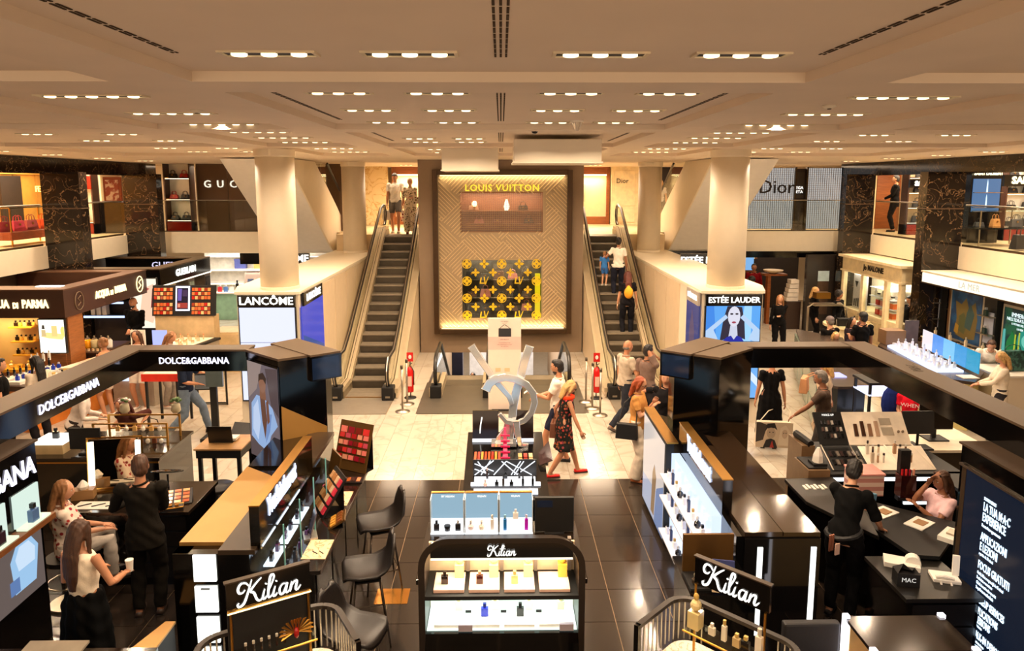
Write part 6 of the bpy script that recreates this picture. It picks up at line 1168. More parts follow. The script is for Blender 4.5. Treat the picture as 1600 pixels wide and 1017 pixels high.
bd(Q().prism(pi_, 0, .92), 'body', mat('grey_beige_panel', (170, 158, 140), .3), t, True); bd(Q().prism([(-8.18, 14.57), (-7.22, 14.47), (-6.72, 16.78), (-7.65, 16.83)], .92, .97), 'dark_edge', K(), t, True)
bd(Q().prism([(-8.12, 14.62), (-7.3, 14.55), (-6.85, 16.7), (-7.63, 16.75)], .97, .985), 'white_top', mat('pale_top', (240, 226, 200), .3), t, True); bd(Q().box(-7.95, 14.47, .55, -7.45, 14.5, .85), 'lit_panel', glow((200, 210, 240), 1.2), t, True); bd(Q().prism([(-8.18, 14.5), (-7.3, 14.45), (-7.3, 14.48), (-8.18, 14.53)], .86, .92), 'wood_edge', orw, t, True)
for r_ in range(4): brow(10, (-7.95+r_*.18, 14.72, .986), (-7.55+r_*.18, 16.5, .986), [('tube', (236, 196, 150), (226, 150, 100), 'skin toned tube'), ('jar', (240, 220, 190), (210, 160, 110), 'cream jar'), ('square', (236, 206, 170), (226, 190, 130), 'small cream bottle')], 'row %d from the left of the make-up island' % (r_+1) if 0 else '%s row of the make-up island' % ('leftmost', 'second', 'third', 'rightmost')[r_], 'small bottles on the make-up island', 1.2, 0, 'near end')
t = thing('tablet', 'bluish white glowing tablet standing on the make-up island', 'tablet', (-7.55, 15.5, .99)); bd(Q().box(-.16, 0, .02, .16, .02, .42), 'screen', glow((170, 180, 250), 1.0), t); bd(Q().box(-.12, -.04, 0, .12, .08, .02), 'foot', WHT(), t)
t = thing('jewel_counter', 'white counter with dark glass top and small sign frame before the bearded man', 'counter', (-8.4, 15.2, 0)); bd(Q().box(-8.75, 13.9, 0, -8.3, 14.85, .95), 'body', mat('orange_panel'), t, True); bd(Q().prism([(-8.78, 13.87), (-8.27, 13.87), (-7.9, 15.7), (-8.4, 15.7)], .95, .99), 'top', mat('pale_top'), t, True); bd(Q().box(-8.78, 13.86, .90, -8.27, 13.88, .96), 'black_edge', K(), t, True)
t = thing('sign_frame', 'small white framed card of six black pictograms on the counter before the bearded man', 'sign', (-8.05, 15.55, .99)); bd(Q().box(-.16, 0, .02, .16, .02, .42), 'card', WHT(), t); bd(Q().box(-.1, -.03, 0, .1, .05, .02), 'foot', STL(), t)
for k in range(6): bd(Q().box(-.11+(k % 3)*.08, -.004, .12+(k//3)*.14, -.06+(k % 3)*.08, 0, .20+(k//3)*.14), 'pictogram', K(), t)
# beige cabinet and white stepped counter near the lit sign block
t = thing('drawer_cabinet', 'beige low cabinet with two drawers right of the tester wall', 'cabinet', (-6.75, 17.6, 0)); bd(Q().box(-7.15, 17.2, 0, -6.35, 18.0, 1.0), 'body', mat('beige_cabinet'), t, True)
for k in range(2): bd(Q().box(-7.12, 17.18, .1+k*.45, -6.38, 17.2, .52+k*.45), 'drawer', mat('beige_cabinet'), t, True, bev=.006)
t = thing('stepped_counter', 'white counter with three glowing lines and black top left of the lit sign block', 'counter', (-6.2, 18.5, 0))
bd(Q().prism([(-6.75, 18.2), (-6.2, 18.0), (-5.3, 20.2), (-6.0, 20.4)], 0, 1.10), 'body', mat('acrylic', (196, 210, 220), .1) if 0 else WHT(), t, True); bd(Q().prism([(-6.8, 18.15), (-6.18, 17.95), (-5.25, 20.2), (-6.0, 20.45)], 1.10, 1.2), 'top', K(), t, True)
for k in range(3): bd(Q().prism([(-6.77, 18.17), (-6.19, 17.97), (-5.28, 20.2), (-5.33, 20.2), (-6.2, 18.02), (-6.75, 18.22)], .25+k*.3, .29+k*.3), 'light_line', glow((255, 252, 244), 1.8), t, True)
brow(8, (-6.4, 18.3, 1.2), (-5.6, 20.0, 1.2), [('square', (214, 226, 226), (230, 230, 230), 'clear bottle'), ('tall', (150, 190, 200), (230, 230, 230), 'pale blue bottle'), ('square', (226, 110, 120), (230, 230, 230), 'pink bottle')], 'white stepped counter', 'bottles on the white stepped counter', 2.0, 0, 'near end')
# bright far shop below the gallery, left
t = thing('bright_shop', 'bright white shop interior with shelves far behind under the left gallery', 'shop front', (-8.0, 24.4, 0))
bd(Q().box(-11.0, 26.4, 0, -5.4, 26.5, 2.5), 'back_wall', mat('shop_white', (240, 234, 220), .5), t, True)
for r_ in range(4):
    bd(Q().box(-10.8, 26.0, .5+r_*.5, -5.6, 26.4, .53+r_*.5), 'shelf', WHT(), t, True)
    bd(Q().box(-10.8, 26.0, .46+r_*.5, -5.6, 26.02, .5+r_*.5), 'light_line', glow((255, 244, 226), 1.6), t, True)
for k, (x, y, c, lab) in enumerate(((-9.3, 24.4, (150, 190, 160), 'pale green topped counter far behind the black frame'), (-8.0, 23.6, (236, 232, 226), 'white counter with leaning photo panels far behind on the left'), (-6.9, 24.8, (226, 214, 196), 'cream counter beside two shop assistants far behind'), (-6.2, 23.3, (240, 238, 234), 'round white display with glass boxes far behind, near the left column'))):
    t = thing('shop_counter', lab, 'counter', (x, y, 0)); bd(Q().cb(x, y, 0, 1.0, .6, .9), 'body', mat('sc_%d' % k, c, .4), t, True, bev=.01); bd(Q().cb(x, y, .9, 1.06, .66, .03), 'top', WHT(), t, True)
    brow(5, (x-.4, y, .93), (x+.4, y, .93), [('square', (210, 60, 70), (240, 240, 240), 'red box'), ('square', (90, 130, 190), (240, 240, 240), 'blue box'), ('square', (240, 236, 230), (200, 180, 150), 'white box'), ('tall', (30, 30, 30), (30, 30, 30), 'black bottle')], ('pale green', 'photo panel', 'cream', 'round white')[k]+' counter far behind', 'products of the far counters', 2.4)
for k, (x, z, c, wd) in enumerate(((-9.6, 1.62, (90, 100, 170), 'violet blue'), (-8.9, 1.62, (226, 180, 100), 'yellow'), (-6.3, 1.62, (24, 24, 24), 'black'), (-7.3, 1.62, (210, 120, 60), 'orange'), (-9.2, 1.12, (200, 60, 60), 'red'), (-5.9, 1.12, (150, 60, 50), 'brown red'), (-8.2, 1.62, (170, 200, 190), 'mint'))):
    t = thing('gift_box', '%s box on the far white wall shelves' % wd, 'box', (x, 26.2, z-.08)); bd(Q().cb(x, 26.2, z-.09, .4, .2, .3), 'body', mat('gift_%d' % k, c, .5), t, True); bd(Q().cb(x, 26.2, z+.21, .42, .22, .05), 'lid', mat('gift_%d' % k, c, .5), t, True)
t = thing('photo_panel', 'slanted glass photo panel with a pale face and red lips far behind on the left', 'picture', (-8.1, 23.4, .93)); bd(Q().ext([(-8.5, 23.2, .94), (-7.6, 23.2, .94), (-7.6, 23.5, 1.7), (-8.5, 23.5, 1.7)], (0, .03, 0)), 'panel', WHT(), t, True); art((-8.45, 23.19, .97), (1, 0, 0), (0, .37, 1), .8, .72, [((226, 206, 196), [(0, 0), (1, 0), (1, 1), (0, 1)]), ((80, 100, 150), [(.1, .2), (.35, .2), (.35, .8), (.1, .8)]), ((30, 24, 24), [(.7, .9), (1, .2), (1, 1)]), ((180, 30, 40), (.7, .3, .1, .08))], t, em=False)
# ================================================================ LIT SIGN BLOCKS: LANCOME and ESTEE LAUDER
for sx in (-1, 1):
    nm = 'LANC\u00d4ME' if sx < 0 else 'EST\u00c9E LAUDER'
    t = thing('lit_sign', ('white glowing screens under black LANC\u00d4ME bands on the left sign block' if sx < 0 else 'screens of a woman framing her eyes under ESTEE LAUDER bands, right sign block'), 'sign', (sx*4.4, 13.2, 0))
    xa, xb = sorted((sx*3.86, sx*4.93))
    bd(Q().box(xa, 13.17, 2.33, xb, 13.25, 2.55), 'name_band', BL(), t, True)
    txt(nm, .205 if sx < 0 else .15, ((xa+xb)/2, 13.16, 2.435), (1, 0, 0), (0, 0, 1), WL(2), t, depth=.02, bold=.002 if sx < 0 else .001, xs=1.04 if sx < 0 else 1.0)
    bd(Q().box(xa, 13.19, .5, xb, 13.25, 2.32), 'screen_frame', K(), t, True)
    if sx < 0:
        for z0, z1 in ((.53, 1.64), (1.65, 2.31)): bd(Q().box(xa+.02, 13.18, z0, xb-.02, 13.19, z1), 'screen', glow((214, 218, 246), 1.0), t, True)
        bd(Q().box(-3.79, 13.3, .5, -3.77, 14.9, 2.3), 'side_screen', glow((70, 76, 186), .9), t, True)
        bd(Q().yz([(13.35, .5), (14.85, .5), (14.85, 1.25), (13.35, 1.75)], -3.77, -3.765), 'side_screen_lower_tone', glow((56, 84, 150), .8), t, True)  # second blue tone on the lower part of the side screen
    else:
        W_, H_ = xb-xa-.04, .66
        fig = [((86, 156, 226), [(0, 0), (1, 0), (1, 1), (0, 1)]), ((60, 128, 214), [(0, 0), (.2, 0), (.14, 1), (0, 1)]), ((150, 200, 240), [(.62, 0), (.84, 0), (.84, 1), (.7, 1)]), ((44, 40, 56), [(.33, .05), (.37, .6), (.42, .92), (.52, .99), (.62, .9), (.66, .55), (.68, .1), (.6, .15), (.45, .15)]),
               ((190, 196, 214), [(.44, .05), (.58, .05), (.56, .45), (.47, .45)]), ((206, 206, 220), (.515, .66, .085, .24)), ((170, 196, 226), [(0, .1), (.12, .32), (.40, .72), (.43, .64), (.24, .34), (.3, .12), (.2, 0), (0, 0)]), ((170, 196, 226), [(1, .1), (.9, .34), (.64, .72), (.6, .64), (.78, .34), (.72, .1), (.8, 0), (1, 0)]), ((150, 60, 80), (.515, .52, .03, .025)), ((30, 24, 40), (.48, .72, .022, .02)), ((30, 24, 40), (.55, .72, .022, .02)), ((30, 40, 150), [(.36, 0), (.66, 0), (.62, .16), (.56, .2), (.52, .1), (.48, .2), (.42, .16)])]
        fig = fig[:3]+[(c_, (.515+(q[0]-.515)*1.35, .42+(q[1]-.42)*1.2, q[2]*1.35, q[3]*1.2) if not hasattr(q[0], '__len__') else [(.515+(a_-.515)*1.35, .42+(b_-.42)*1.15) for a_, b_ in q]) for c_, q in fig[3:]]
        art((xa+.02, 13.186, 1.64), (1, 0, 0), (0, 0, 1), W_, H_+.02, fig, t, 'screen_picture', s=.95)
        bd(Q().box(xa+.02, 13.183, .53, xb-.02, 13.19, 1.63), 'screen', glow((110, 170, 232), .9), t, True)
        art((xa+.02, 13.182, .53), (1, 0, 0), (0, 0, 1), W_, 1.09, [((150, 200, 240), [(.3, .8), (.5, .98), (.7, .8), (.66, .4), (.34, .4)]), ((210, 226, 244), [(.7, .5), (1, .2), (1, .35), (.75, .6)]), ((210, 226, 244), [(0, .2), (.3, .5), (.25, .6), (0, .35)]), ((60, 120, 200), [(0, .6), (.14, .6), (.1, 1), (0, 1)])], t, 'screen_picture', s=.9)
        bd(Q().box(3.77, 13.3, .5, 3.79, 14.2, 2.3), 'side_screen', glow((66, 72, 130), .7), t, True); art((3.768, 14.2, .5), (0, -1, 0), (0, 0, 1), .9, 1.8, [((110, 90, 120), [(.2, .1), (.8, .1), (.7, .7), (.5, .95), (.3, .7)]), ((60, 110, 150), [(0, 0), (1, 0), (1, .2), (0, .12)])], t, 'side_picture', s=.6)
    yy = (13.4, 14.8) if sx < 0 else (13.3, 14.15)
    bd(Q().box(sx*3.75, yy[0], 2.3, sx*3.79, yy[1], 2.56), 'side_band', BL() if sx < 0 else mat('grey_band', (170, 160, 150), .4), t, True)
    txt(nm, .19 if sx < 0 else .13, (sx*3.745, (yy[0]+yy[1])/2, 2.43), (0, 1 if sx < 0 else -1, 0), (0, 0, 1), WL(1.5), t, depth=.015, bold=.005, xs=1.15 if sx < 0 else .75)
    t = thing('name_band', 'black sign band lettered %s behind the %s round column' % (nm.replace('\u00d4', 'O').replace('\u00c9', 'E'), 'left' if sx < 0 else 'right'), 'sign', (sx*6.3, 19, 2.4))
    xa, xb = sorted((sx*5.3, sx*7.2)); bd(Q().box(xa, 19.6, 2.42, xb, 19.7, 2.72) if sx < 0 else Q().box(4.85, 19.0, 2.44, 6.6, 19.1, 2.74), 'band', BL(), t, True)
    txt(nm, .27 if sx < 0 else .24, (-5.95 if sx < 0 else 5.62, 19.58 if sx < 0 else 18.98, 2.57), (1, 0, 0), (0, 0, 1), WL(2), t, depth=.02, bold=.006)
# ================================================================ red table, front of the left frame
t = thing('red_table', 'small high table with red edge and pale top on thin black legs', 'table', (-6.3, 13.4, 0))
bd(Q().box(-6.78, 13.1, .92, -6.1, 13.75, 1.06), 'red_apron', mat('vivid_red', (224, 50, 30), .35), t, True); bd(Q().box(-6.76, 13.12, 1.06, -6.12, 13.73, 1.07), 'top', mat('pale_top'), t, True)
for x in (-6.72, -6.14):
    for y in (13.16, 13.69): bd(Q().box(x-.02, y-.02, 0, x+.02, y+.02, .92), 'leg', K(), t, True)
t = thing('floor_mirror_frame', 'tall black rectangular stand on the marble left of the angular tower', 'stand', (-6.0, 14.2, 0)); bd(Q().tube([(-6.35, 14.5, .03), (-5.75, 14.5, .03), (-5.75, 14.5, 1.2), (-6.35, 14.5, 1.2)], .025, 4, closed=True), 'frame', K(), t, True); bd(Q().box(-6.33, 14.49, .05, -5.77, 14.51, .08), 'foot', K(), t, True)
t = thing('display_stand', 'black upright display stand on a square foot before the glowing white screens', 'stand', (-5.2, 12.3, 0)); bd(Q().box(-5.42, 12.35, 0, -4.95, 12.75, .06), 'foot', K(), t, True); bd(Q().box(-5.26, 12.5, .06, -5.14, 12.56, 1.55), 'post', K(), t, True); bd(Q().box(-5.3, 12.45, 1.0, -5.0, 12.5, 1.5), 'panel', mat('grey_panel', (80, 90, 90), .3), t, True)
t = thing('laptop_stand', 'low black pedestal with an open black case right of the display stand', 'stand', (-4.7, 12.1, 0)); bd(Q().box(-4.75, 11.9, 0, -4.4, 12.25, .08), 'foot', K(), t, True); bd(Q().ext([(-4.8, 12.0, .1), (-4.4, 11.9, .1), (-4.4, 12.3, .34), (-4.8, 12.4, .34)], (0, 0, .03)), 'case', K(), t, True)
# ================================================================ RIGHT SIDE: dark shop under the gallery
t = thing('dark_shop', 'dark shop front with shelves and brown furniture under the right gallery', 'shop front', (9.3, 24, 0))
bd(Q().box(5.2, 26.2, 0, 11.1, 26.3, 2.5), 'back_wall', mat('dark_wall'), t, True); bd(Q().box(9.55, 21.9, 0, 10.75, 22.05, 2.42), 'door_panel', mat('door_grey', (44, 38, 34), .25), t, True); bd(Q().box(5.2, 22.3, 2.3, 11.1, 22.4, 2.5), 'lintel', BL(), t, True)
bd(Q().box(10.75, 21.9, 0, 11.1, 22.1, 2.5), 'cream_pier', CRM(), t, True)
bd(Q().box(9.9, 21.88, .55, 10.25, 21.9, 1.9), 'mirror_panel', mat('dim_mirror', (90, 70, 56), .15, metal=.4), t, True); bd(Q().box(9.9, 21.87, 1.6, 10.25, 21.88, 1.92), 'white_notice', mat('notice_white', (170, 190, 196), .5), t, True)
for r_ in range(3): bd(Q().box(7.2, 25.8, .9+r_*.5, 9.4, 26.2, .93+r_*.5), 'shelf', orw, t, True)
for k in range(6): bd(Q().box(7.3+k*.36, 25.78, 1.9, 7.5+k*.36, 25.8, 2.2), 'lit_box', glow((226, 206, 160), .7), t, True)
bd(Q().box(8.9, 25.6, 1.5, 9.2, 25.62, 2.3), 'blue_screen', glow((120, 170, 220), .9), t, True)
t = thing('wood_table', 'brown wooden frame table with bottles inside the dark shop', 'table', (8.0, 23.6, 0))
bd(Q().box(7.3, 23.4, 1.0, 8.7, 24.0, 1.06), 'top', orw, t, True); bd(Q().box(7.3, 23.4, .2, 8.7, 24.0, .3), 'lower_shelf', orw, t, True)
for x in (7.34, 8.66): bd(Q().box(x-.04, 23.4, 0, x+.04, 23.5, 1.0), 'leg', orw, t, True)
brow(7, (7.45, 23.7, 1.06), (8.5, 23.7, 1.06), [('square', (236, 226, 210), (30, 30, 30), 'white bottle'), ('tall', (40, 30, 26), (20, 20, 20), 'dark bottle'), ('globe', (200, 190, 170), (60, 50, 40), 'glass flask')], 'wooden table of the dark shop', 'bottles of the dark shop', 1.9)
brow(6, (7.5, 23.6, .3), (8.5, 23.6, .3), [('round', (236, 210, 170), (240, 230, 210), 'pale bottle')], 'lower shelf of the dark shop table', 'lower bottles of the dark shop', 1.9)
t = thing('wood_console', 'tall wooden console with a cream bowl in the dark shop', 'table', (8.95, 23.2, 0)); bd(Q().box(8.65, 23.0, 1.62, 9.4, 23.4, 1.68), 'top', orw, t, True); bd(Q().box(8.8, 23.1, 0, 8.9, 23.3, 1.62), 'leg', orw, t, True); bd(Q().lathe([(.1, 1.68), (.3, 1.76), (.32, 1.8)], 9.0, 23.2, 18), 'bowl', mat('cream_card', (220, 196, 160), .4), t, True)
t = thing('box_stack', 'stepped stack of pale boxes beside the dark door panel', 'shelves', (9.35, 22.5, 0)); bd(Q().box(9.1, 22.2, 0, 9.55, 22.8, .9), 'cabinet', mat('dark_wood2', (50, 32, 24), .4), t, True)
for k in range(5): bd(Q().box(9.12+k*.03, 22.3, .9+k*.14, 9.5, 22.6, 1.02+k*.14), 'box', mat('pale_box', (214, 204, 190), .5), t, True)
S0 = set(COL.objects)
# Jo Malone kiosk
cr = mat('cream_lacquer'); 
t = thing('cream_kiosk', 'cream panelled shop kiosk lettered Jo MALONE between the right marble pillars', 'shop front', (11.0, 20.2, 0))
bd(Q().box(10.6, 18.55, 2.08, 11.7, 21.75, 2.45), 'fascia', cr, t, True); bd(Q().box(10.5, 18.45, 2.45, 11.8, 21.85, 2.52), 'cornice', cr, t, True); bd(Q().box(10.56, 18.5, 2.03, 11.7, 21.8, 2.08), 'lower_moulding', cr, t, True)
txt('Jo MALONE', .21, (10.585, 19.95, 2.26), (0, -1, 0), (0, 0, 1), mat('dark_letters'), t, depth=.01, bold=.006, xs=.95, sp=1.05)
for y in (21.7, 20.55, 19.3, 18.6): bd(Q().box(10.6, y-.07, .0, 10.72, y+.07, 2.05), 'pilaster', cr, t, True, bev=.006)
bd(Q().box(11.5, 18.6, .0, 11.6, 21.7, 2.05), 'back_panel', mat('jm_back', (236, 226, 204), .5), t, True)
for y0, y1 in ((19.35, 20.5), (20.6, 21.65)): bd(Q().box(10.63, y0, .9, 11.5, y1, .94), 'ledge', cr, t, True); bd(Q().box(10.66, y0, .05, 11.45, y1, .9), 'base_panel', cr, t, True); bd(Q().box(10.64, y0+.12, .2, 10.66, y1-.12, .8), 'inset', mat('inset_line', (206, 184, 140), .5), t, True, bev=.004); bd(Q().box(10.65, y0, .95, 10.66, y1, 2.03), 'pane', glass_mat(), t, True)
bd(Q().box(10.66, 18.66, .05, 11.2, 19.25, .95), 'half_door', cr, t, True)
for k, z in enumerate((1.2, 1.45, 1.7)): bd(Q().box(10.8, 19.38, z, 11.4, 20.48, z+.015), 'glass_shelf', mat('lit_shelf'), t, True)
bd(Q().box(10.85, 20.75, .95, 10.9, 21.5, 1.95), 'poster', mat('poster_grey', (200, 196, 204), .5), t, True)
for k in range(6): bd(Q().box(10.84, 20.82+k*.11, 1.0, 10.85, 20.87+k*.11, 1.25-.02*(k % 3)), 'poster_stripe', K(), t, True)
for (y, z) in ((21.3, 1.75), (20.95, 1.85)): bd(Q().add([(10.838, y-.1, z), (10.838, y+.1, z), (10.838, y, z-.18)], [(0, 1, 2)]).add([(10.845, y-.1, z), (10.845, y+.1, z), (10.845, y, z-.18)], [(0, 1, 2)]), 'pennant', K(), t, True)
area(10.95, 20.2, 2.02, .4, 2.6, 30, (1, .9, .7))
for k, (c, wd) in enumerate((((230, 120, 60), 'orange'), ((40, 130, 60), 'green'), ((226, 150, 140), 'pink'), ((200, 60, 50), 'red'))):
    for r_, z in enumerate((.94, 1.215)):
        t = thing('gift_box', '%s box on the %s level of the cream kiosk' % (wd, ('bottom', 'second')[r_]), 'box', (11.0, 19.5+k*.25, z)); bd(Q().cb(11.0, 19.5+k*.25, z, .16, .16, .15), 'body', mat('jm_%d' % k, c, .5), t, True); bd(Q().cb(11.0, 19.5+k*.25, z+.15, .17, .17, .03), 'lid', WHT(), t, True)
brow(6, (10.95, 19.5, 1.465), (10.95, 20.4, 1.465), [('jar', (240, 236, 226), (30, 26, 24), 'white candle'), ('square', (236, 226, 200), (200, 200, 200), 'clear bottle')], 'third level of the cream kiosk', 'candles of the cream kiosk', 1.6, 0, 'near end')
for o in set(COL.objects)-S0:
    if not o.parent: o.location.x -= .25; o.location.y -= .5
S0 = set(COL.objects)
# La Mer wall
t = thing('lit_fascia', 'long glowing white fascia lettered LA MER along the right side', 'sign', (11.2, 16, 2.25))
bd(Q().box(10.72, 11.5, 2.24, 11.7, 17.75, 2.50), 'body', mat('fascia_paint'), t, True); bd(Q().box(10.70, 11.5, 2.26, 10.72, 17.75, 2.48), 'lit_face', glow((255, 240, 206), 1.25), t, True); bd(Q().box(10.68, 11.5, 2.50, 11.72, 17.78, 2.53), 'top_edge', mat('fascia_paint'), t, True); bd(Q().box(10.69, 11.5, 2.23, 10.73, 17.78, 2.26), 'dark_edge', fr, t, True)
txt('LA MER', .2, (10.692, 16.0, 2.37), (0, -1, 0), (0, 0, 1), glow((226, 214, 190), .75), t, depth=.006, sp=1.1)
t = thing('poster_wall', 'brown wall below the glowing fascia on the right', 'wall panel', (11.6, 15, 0))
for k in range(5): bd(Q().box(11.45, 11.6+k*1.25, .0, 11.55, 12.83+k*1.25, 2.22), 'wall_panel', mat('taupe_wall', (128, 96, 66), .5, noise=.05), t, True)
def poster(y0, y1, z0, z1, lab, back, rgb2, shapes, em):
    t = thing('framed_poster', lab, 'poster', (11.35, (y0+y1)/2, z0))
    bd(Q().box(11.32, y0, z0, 11.42, y1, z1), 'frame', mat('silver_frame', (196, 184, 160), .35, metal=.3), t, True, bev=.006); bd(Q().box(11.31, y0+.06, z0+.06, 11.325, y1-.06, z1-.06), 'print', mat('pr_'+lab[:9].replace(' ', '_'), back, .4, kind='blotch', rgb2=rgb2, scale=4), t, True)
    if shapes: art((11.308, y1-.06, z0+.06), (0, -1, 0), (0, 0, 1), y1-y0-.12, z1-z0-.12, shapes, t, em=em, s=.7)
    return t
poster(16.35, 17.55, .88, 2.15, 'large framed poster of brown seaweed in blue water on the right wall', (44, 92, 140), (40, 70, 110), [((120, 104, 56), [(.2, .1), (.5, .05), (.85, .1), (.9, .5), (.8, .85), (.6, .7), (.5, .9), (.35, .75), (.15, .8), (.22, .45)]), ((90, 96, 60), [(.3, .2), (.5, .15), (.6, .4), (.45, .6), (.3, .5)]), ((60, 90, 90), [(.5, .3), (.7, .25), (.8, .6), (.65, .8), (.55, .6)]), ((176, 140, 50), [(.16, .15), (.3, .12), (.32, .3), (.2, .34)])], False)
p_ = poster(14.6, 15.75, .75, 2.05, 'green sea poster with white lettering at the right edge', (14, 60, 70), (20, 110, 90), [((40, 150, 130), (.68, .45, .25, .22)), ((120, 210, 190), (.7, .47, .14, .12)), ((20, 120, 60), [(.1, .05), (.4, .02), (.45, .4), (.3, .6), (.15, .4)]), ((190, 200, 60), [(.36, .2), (.40, .2), (.41, .55), (.37, .55)]), ((190, 200, 60), [(.48, .2), (.52, .2), (.52, .6), (.48, .6)]), ((90, 180, 170), [(.02, .2), (.12, .1), (.1, .6), (.03, .6)])], True)
for s_, z, sz in (('IMMERGITI', 1.86, .13), ("NELL'IDRATAZIONE", 1.76, .10), ('IL POTERE DEL MARE', 1.67, .06), ('LA MER', 1.58, .06)): txt(s_, sz, (11.295, 15.17, z), (0, -1, 0), (0, 0, 1), glow((226, 244, 244), 1.2), p_, depth=.003, xs=.9)
for y0, y1, lab in ((17.8, 18.3, 'narrow display case with products left of the seaweed poster'), (15.85, 16.25, 'narrow display case with products between the two big posters')):
    t = thing('wall_case', lab, 'cabinet', (11.3, (y0+y1)/2, .8)); bd(Q().box(11.25, y0, .8, 11.4, y1, 2.1), 'case', mat('case_dark', (30, 34, 34), .3), t, True); bd(Q().box(11.24, y0+.05, 1.1, 11.25, y1-.05, 1.8), 'pale_panel', mat('case_pale', (170, 176, 190), .3), t, True)
    for z in (.85, 1.3, 1.7): bd(Q().box(11.1, y0, z, 11.25, y1, z+.02), 'shelf', STL(), t, True)
    for q, z in enumerate((.87, 1.32, 1.72)): bottle('square', (40, 60, 56), (190, 190, 190), 11.16, (y0+y1)/2, z, 'dark green product on the %s shelf of the case %s' % (('lower', 'middle', 'upper')[q], 'left of the seaweed poster' if y0 > 17 else 'between the posters'), None, R(90), 1.8)
for o in set(COL.objects)-S0:
    if not o.parent: o.location.x -= .45; o.location.y -= .75
# La Mer counter
t = thing('skincare_counter', 'long pale yellow glass counter with lit white products along the right side', 'counter', (8.9, 14.4, 0))
pb = [(8.62, 15.6), (8.35, 13.0), (8.75, 12.75), (9.35, 13.4), (9.7, 16.0), (9.0, 16.2)]
bd(Q().prism([(a+.02, b) for a, b in pb], 0, .92), 'body', mat('pale_yellow_front', (230, 214, 140), .25, noise=.03), t, True); bd(Q().prism([(8.55, 15.65), (8.27, 12.95), (8.75, 12.62), (9.42, 13.35), (9.75, 16.05), (9.0, 16.28)], .92, .98), 'dark_top', mat('dark_slate_top', (64, 52, 44), .25), t, True)
bd(Q().prism([(8.68, 15.5), (8.42, 13.3), (8.98, 13.3), (9.3, 15.8)], .98, 1.02), 'lit_tray', glow((206, 220, 255), 1.3), t, True); bd(Q().box(8.7, 12.85, .98, 9.0, 13.1, .99), 'white_sheet', WHT(), t, True)
for k in range(5):
    y = 15.3-k*.46; x = 9.34-k*.055; c = ((236, 226, 230), (90, 150, 230), (120, 190, 240), (60, 150, 210), (40, 150, 190))[k]
    bd(Q().ext([(x, y, 1.02), (x-.05, y-.44, 1.02), (x-.05, y-.44, 1.42), (x, y, 1.42)], (.02, 0, 0)), 'lit_panel', glow(c, .9), t, True)
for r_ in range(3): brow(12, (8.78+r_*.16, 15.4, 1.021), (8.58+r_*.15, 13.45, 1.021), [('jar', (244, 244, 244), (226, 226, 230), 'white jar'), ('tall', (240, 240, 246), (200, 210, 220), 'white bottle'), ('square', (236, 240, 236), (226, 226, 230), 'white pump bottle')], '%s row of the lit tray, right counter' % ('front', 'middle', 'back')[r_], 'white products of the right counter', 1.25, 0, 'far end')
t = thing('product_box', 'grey display box with a tablet at the far end of the skincare counter', 'box', (9.3, 16.2, .98)); bd(Q().box(8.75, 15.7, .98, 9.2, 16.05, 1.3), 'box', mat('taupe_wall'), t, True); bd(Q().box(9.3, 15.9, .98, 9.6, 15.95, 1.5), 'tablet', mat('tablet_grey', (96, 92, 104), .2), t, True); bottle('jar', (230, 110, 40), (230, 110, 40), 9.62, 15.6, .98, 'orange candle beside the grey tablet on the skincare counter', None, 0, 2.5)
t = thing('white_box', 'white open box beyond the near end of the skincare counter', 'box', (9.7, 13.2, 0)); bd(Q().box(9.5, 13.0, 0, 10.5, 13.9, .95), 'body', CRM(), t, True); bd(Q().box(9.48, 12.98, .95, 10.52, 13.92, .99), 'top', WHT(), t, True)
t = thing('glass_bench', 'low taupe plinth with a pale top behind the skincare counter', 'bench', (10.5, 15.5, 0)); bd(Q().box(10.3, 14.8, 0, 10.62, 16.9, .9), 'body', mat('taupe_wall'), t, True); bd(Q().box(10.28, 14.78, .9, 10.63, 16.92, .93), 'top', mat('pale_top'), t, True)
brow(7, (10.5, 16.7, .93), (10.5, 15.0, .93), [('tall', (226, 210, 180), (200, 190, 170), 'pale bottle'), ('jar', (230, 220, 206), (60, 50, 40), 'pale jar')], 'taupe plinth under the seaweed poster', 'bottles of the taupe plinth', 1.5, 0, 'far end')
# glass counters in the middle right
ggl = mat('green_glass_front', (150, 166, 150), .12, noise=.03)
t = thing('glass_counter', 'long pale green glass fronted counter behind the right sign frame', 'counter', (6.8, 15, 0))
bd(Q().prism([(5.9, 12.7), (6.1, 12.4), (6.6, 12.4), (8.0, 16.4), (7.4, 17.3)], 0, .95), 'body', mat('case_dark'), t, True)
for k in range(4):
    a = Vector((5.88, 12.72, 0)).lerp(Vector((7.36, 17.3, 0)), k/4+.01); b = Vector((5.88, 12.72, 0)).lerp(Vector((7.36, 17.3, 0)), (k+1)/4-.01)
    for z0, z1 in ((.04, .44), (.48, .92)): bd(Q().ext([a+Vector((0, 0, z0)), b+Vector((0, 0, z0)), b+Vector((0, 0, z1)), a+Vector((0, 0, z1))], (-.03, .01, 0)), 'glass_panel', ggl, t, True)
bd(Q().prism([(5.8, 12.7), (6.05, 12.3), (6.7, 12.3), (8.1, 16.4), (7.4, 17.4)], .95, 1.0), 'top', mat('dark_slate_top'), t, True); bd(Q().box(6.15, 12.9, 1.0, 6.5, 13.2, 1.02), 'lit_screen', glow((180, 180, 255), 1.4), t, True)
t = thing('display_case', 'black framed glass case with white lit shelves behind the grey haired man', 'cabinet', (6.2, 12.2, 0)); bd(Q().box(6.3, 11.7, .0, 7.1, 12.25, .06), 'foot', K(), t, True)
for x in (6.32, 7.08):
    for y in (11.72, 12.22): bd(Q().box(x-.02, y-.02, .06, x+.02, y+.02, 1.2), 'post', K(), t, True)
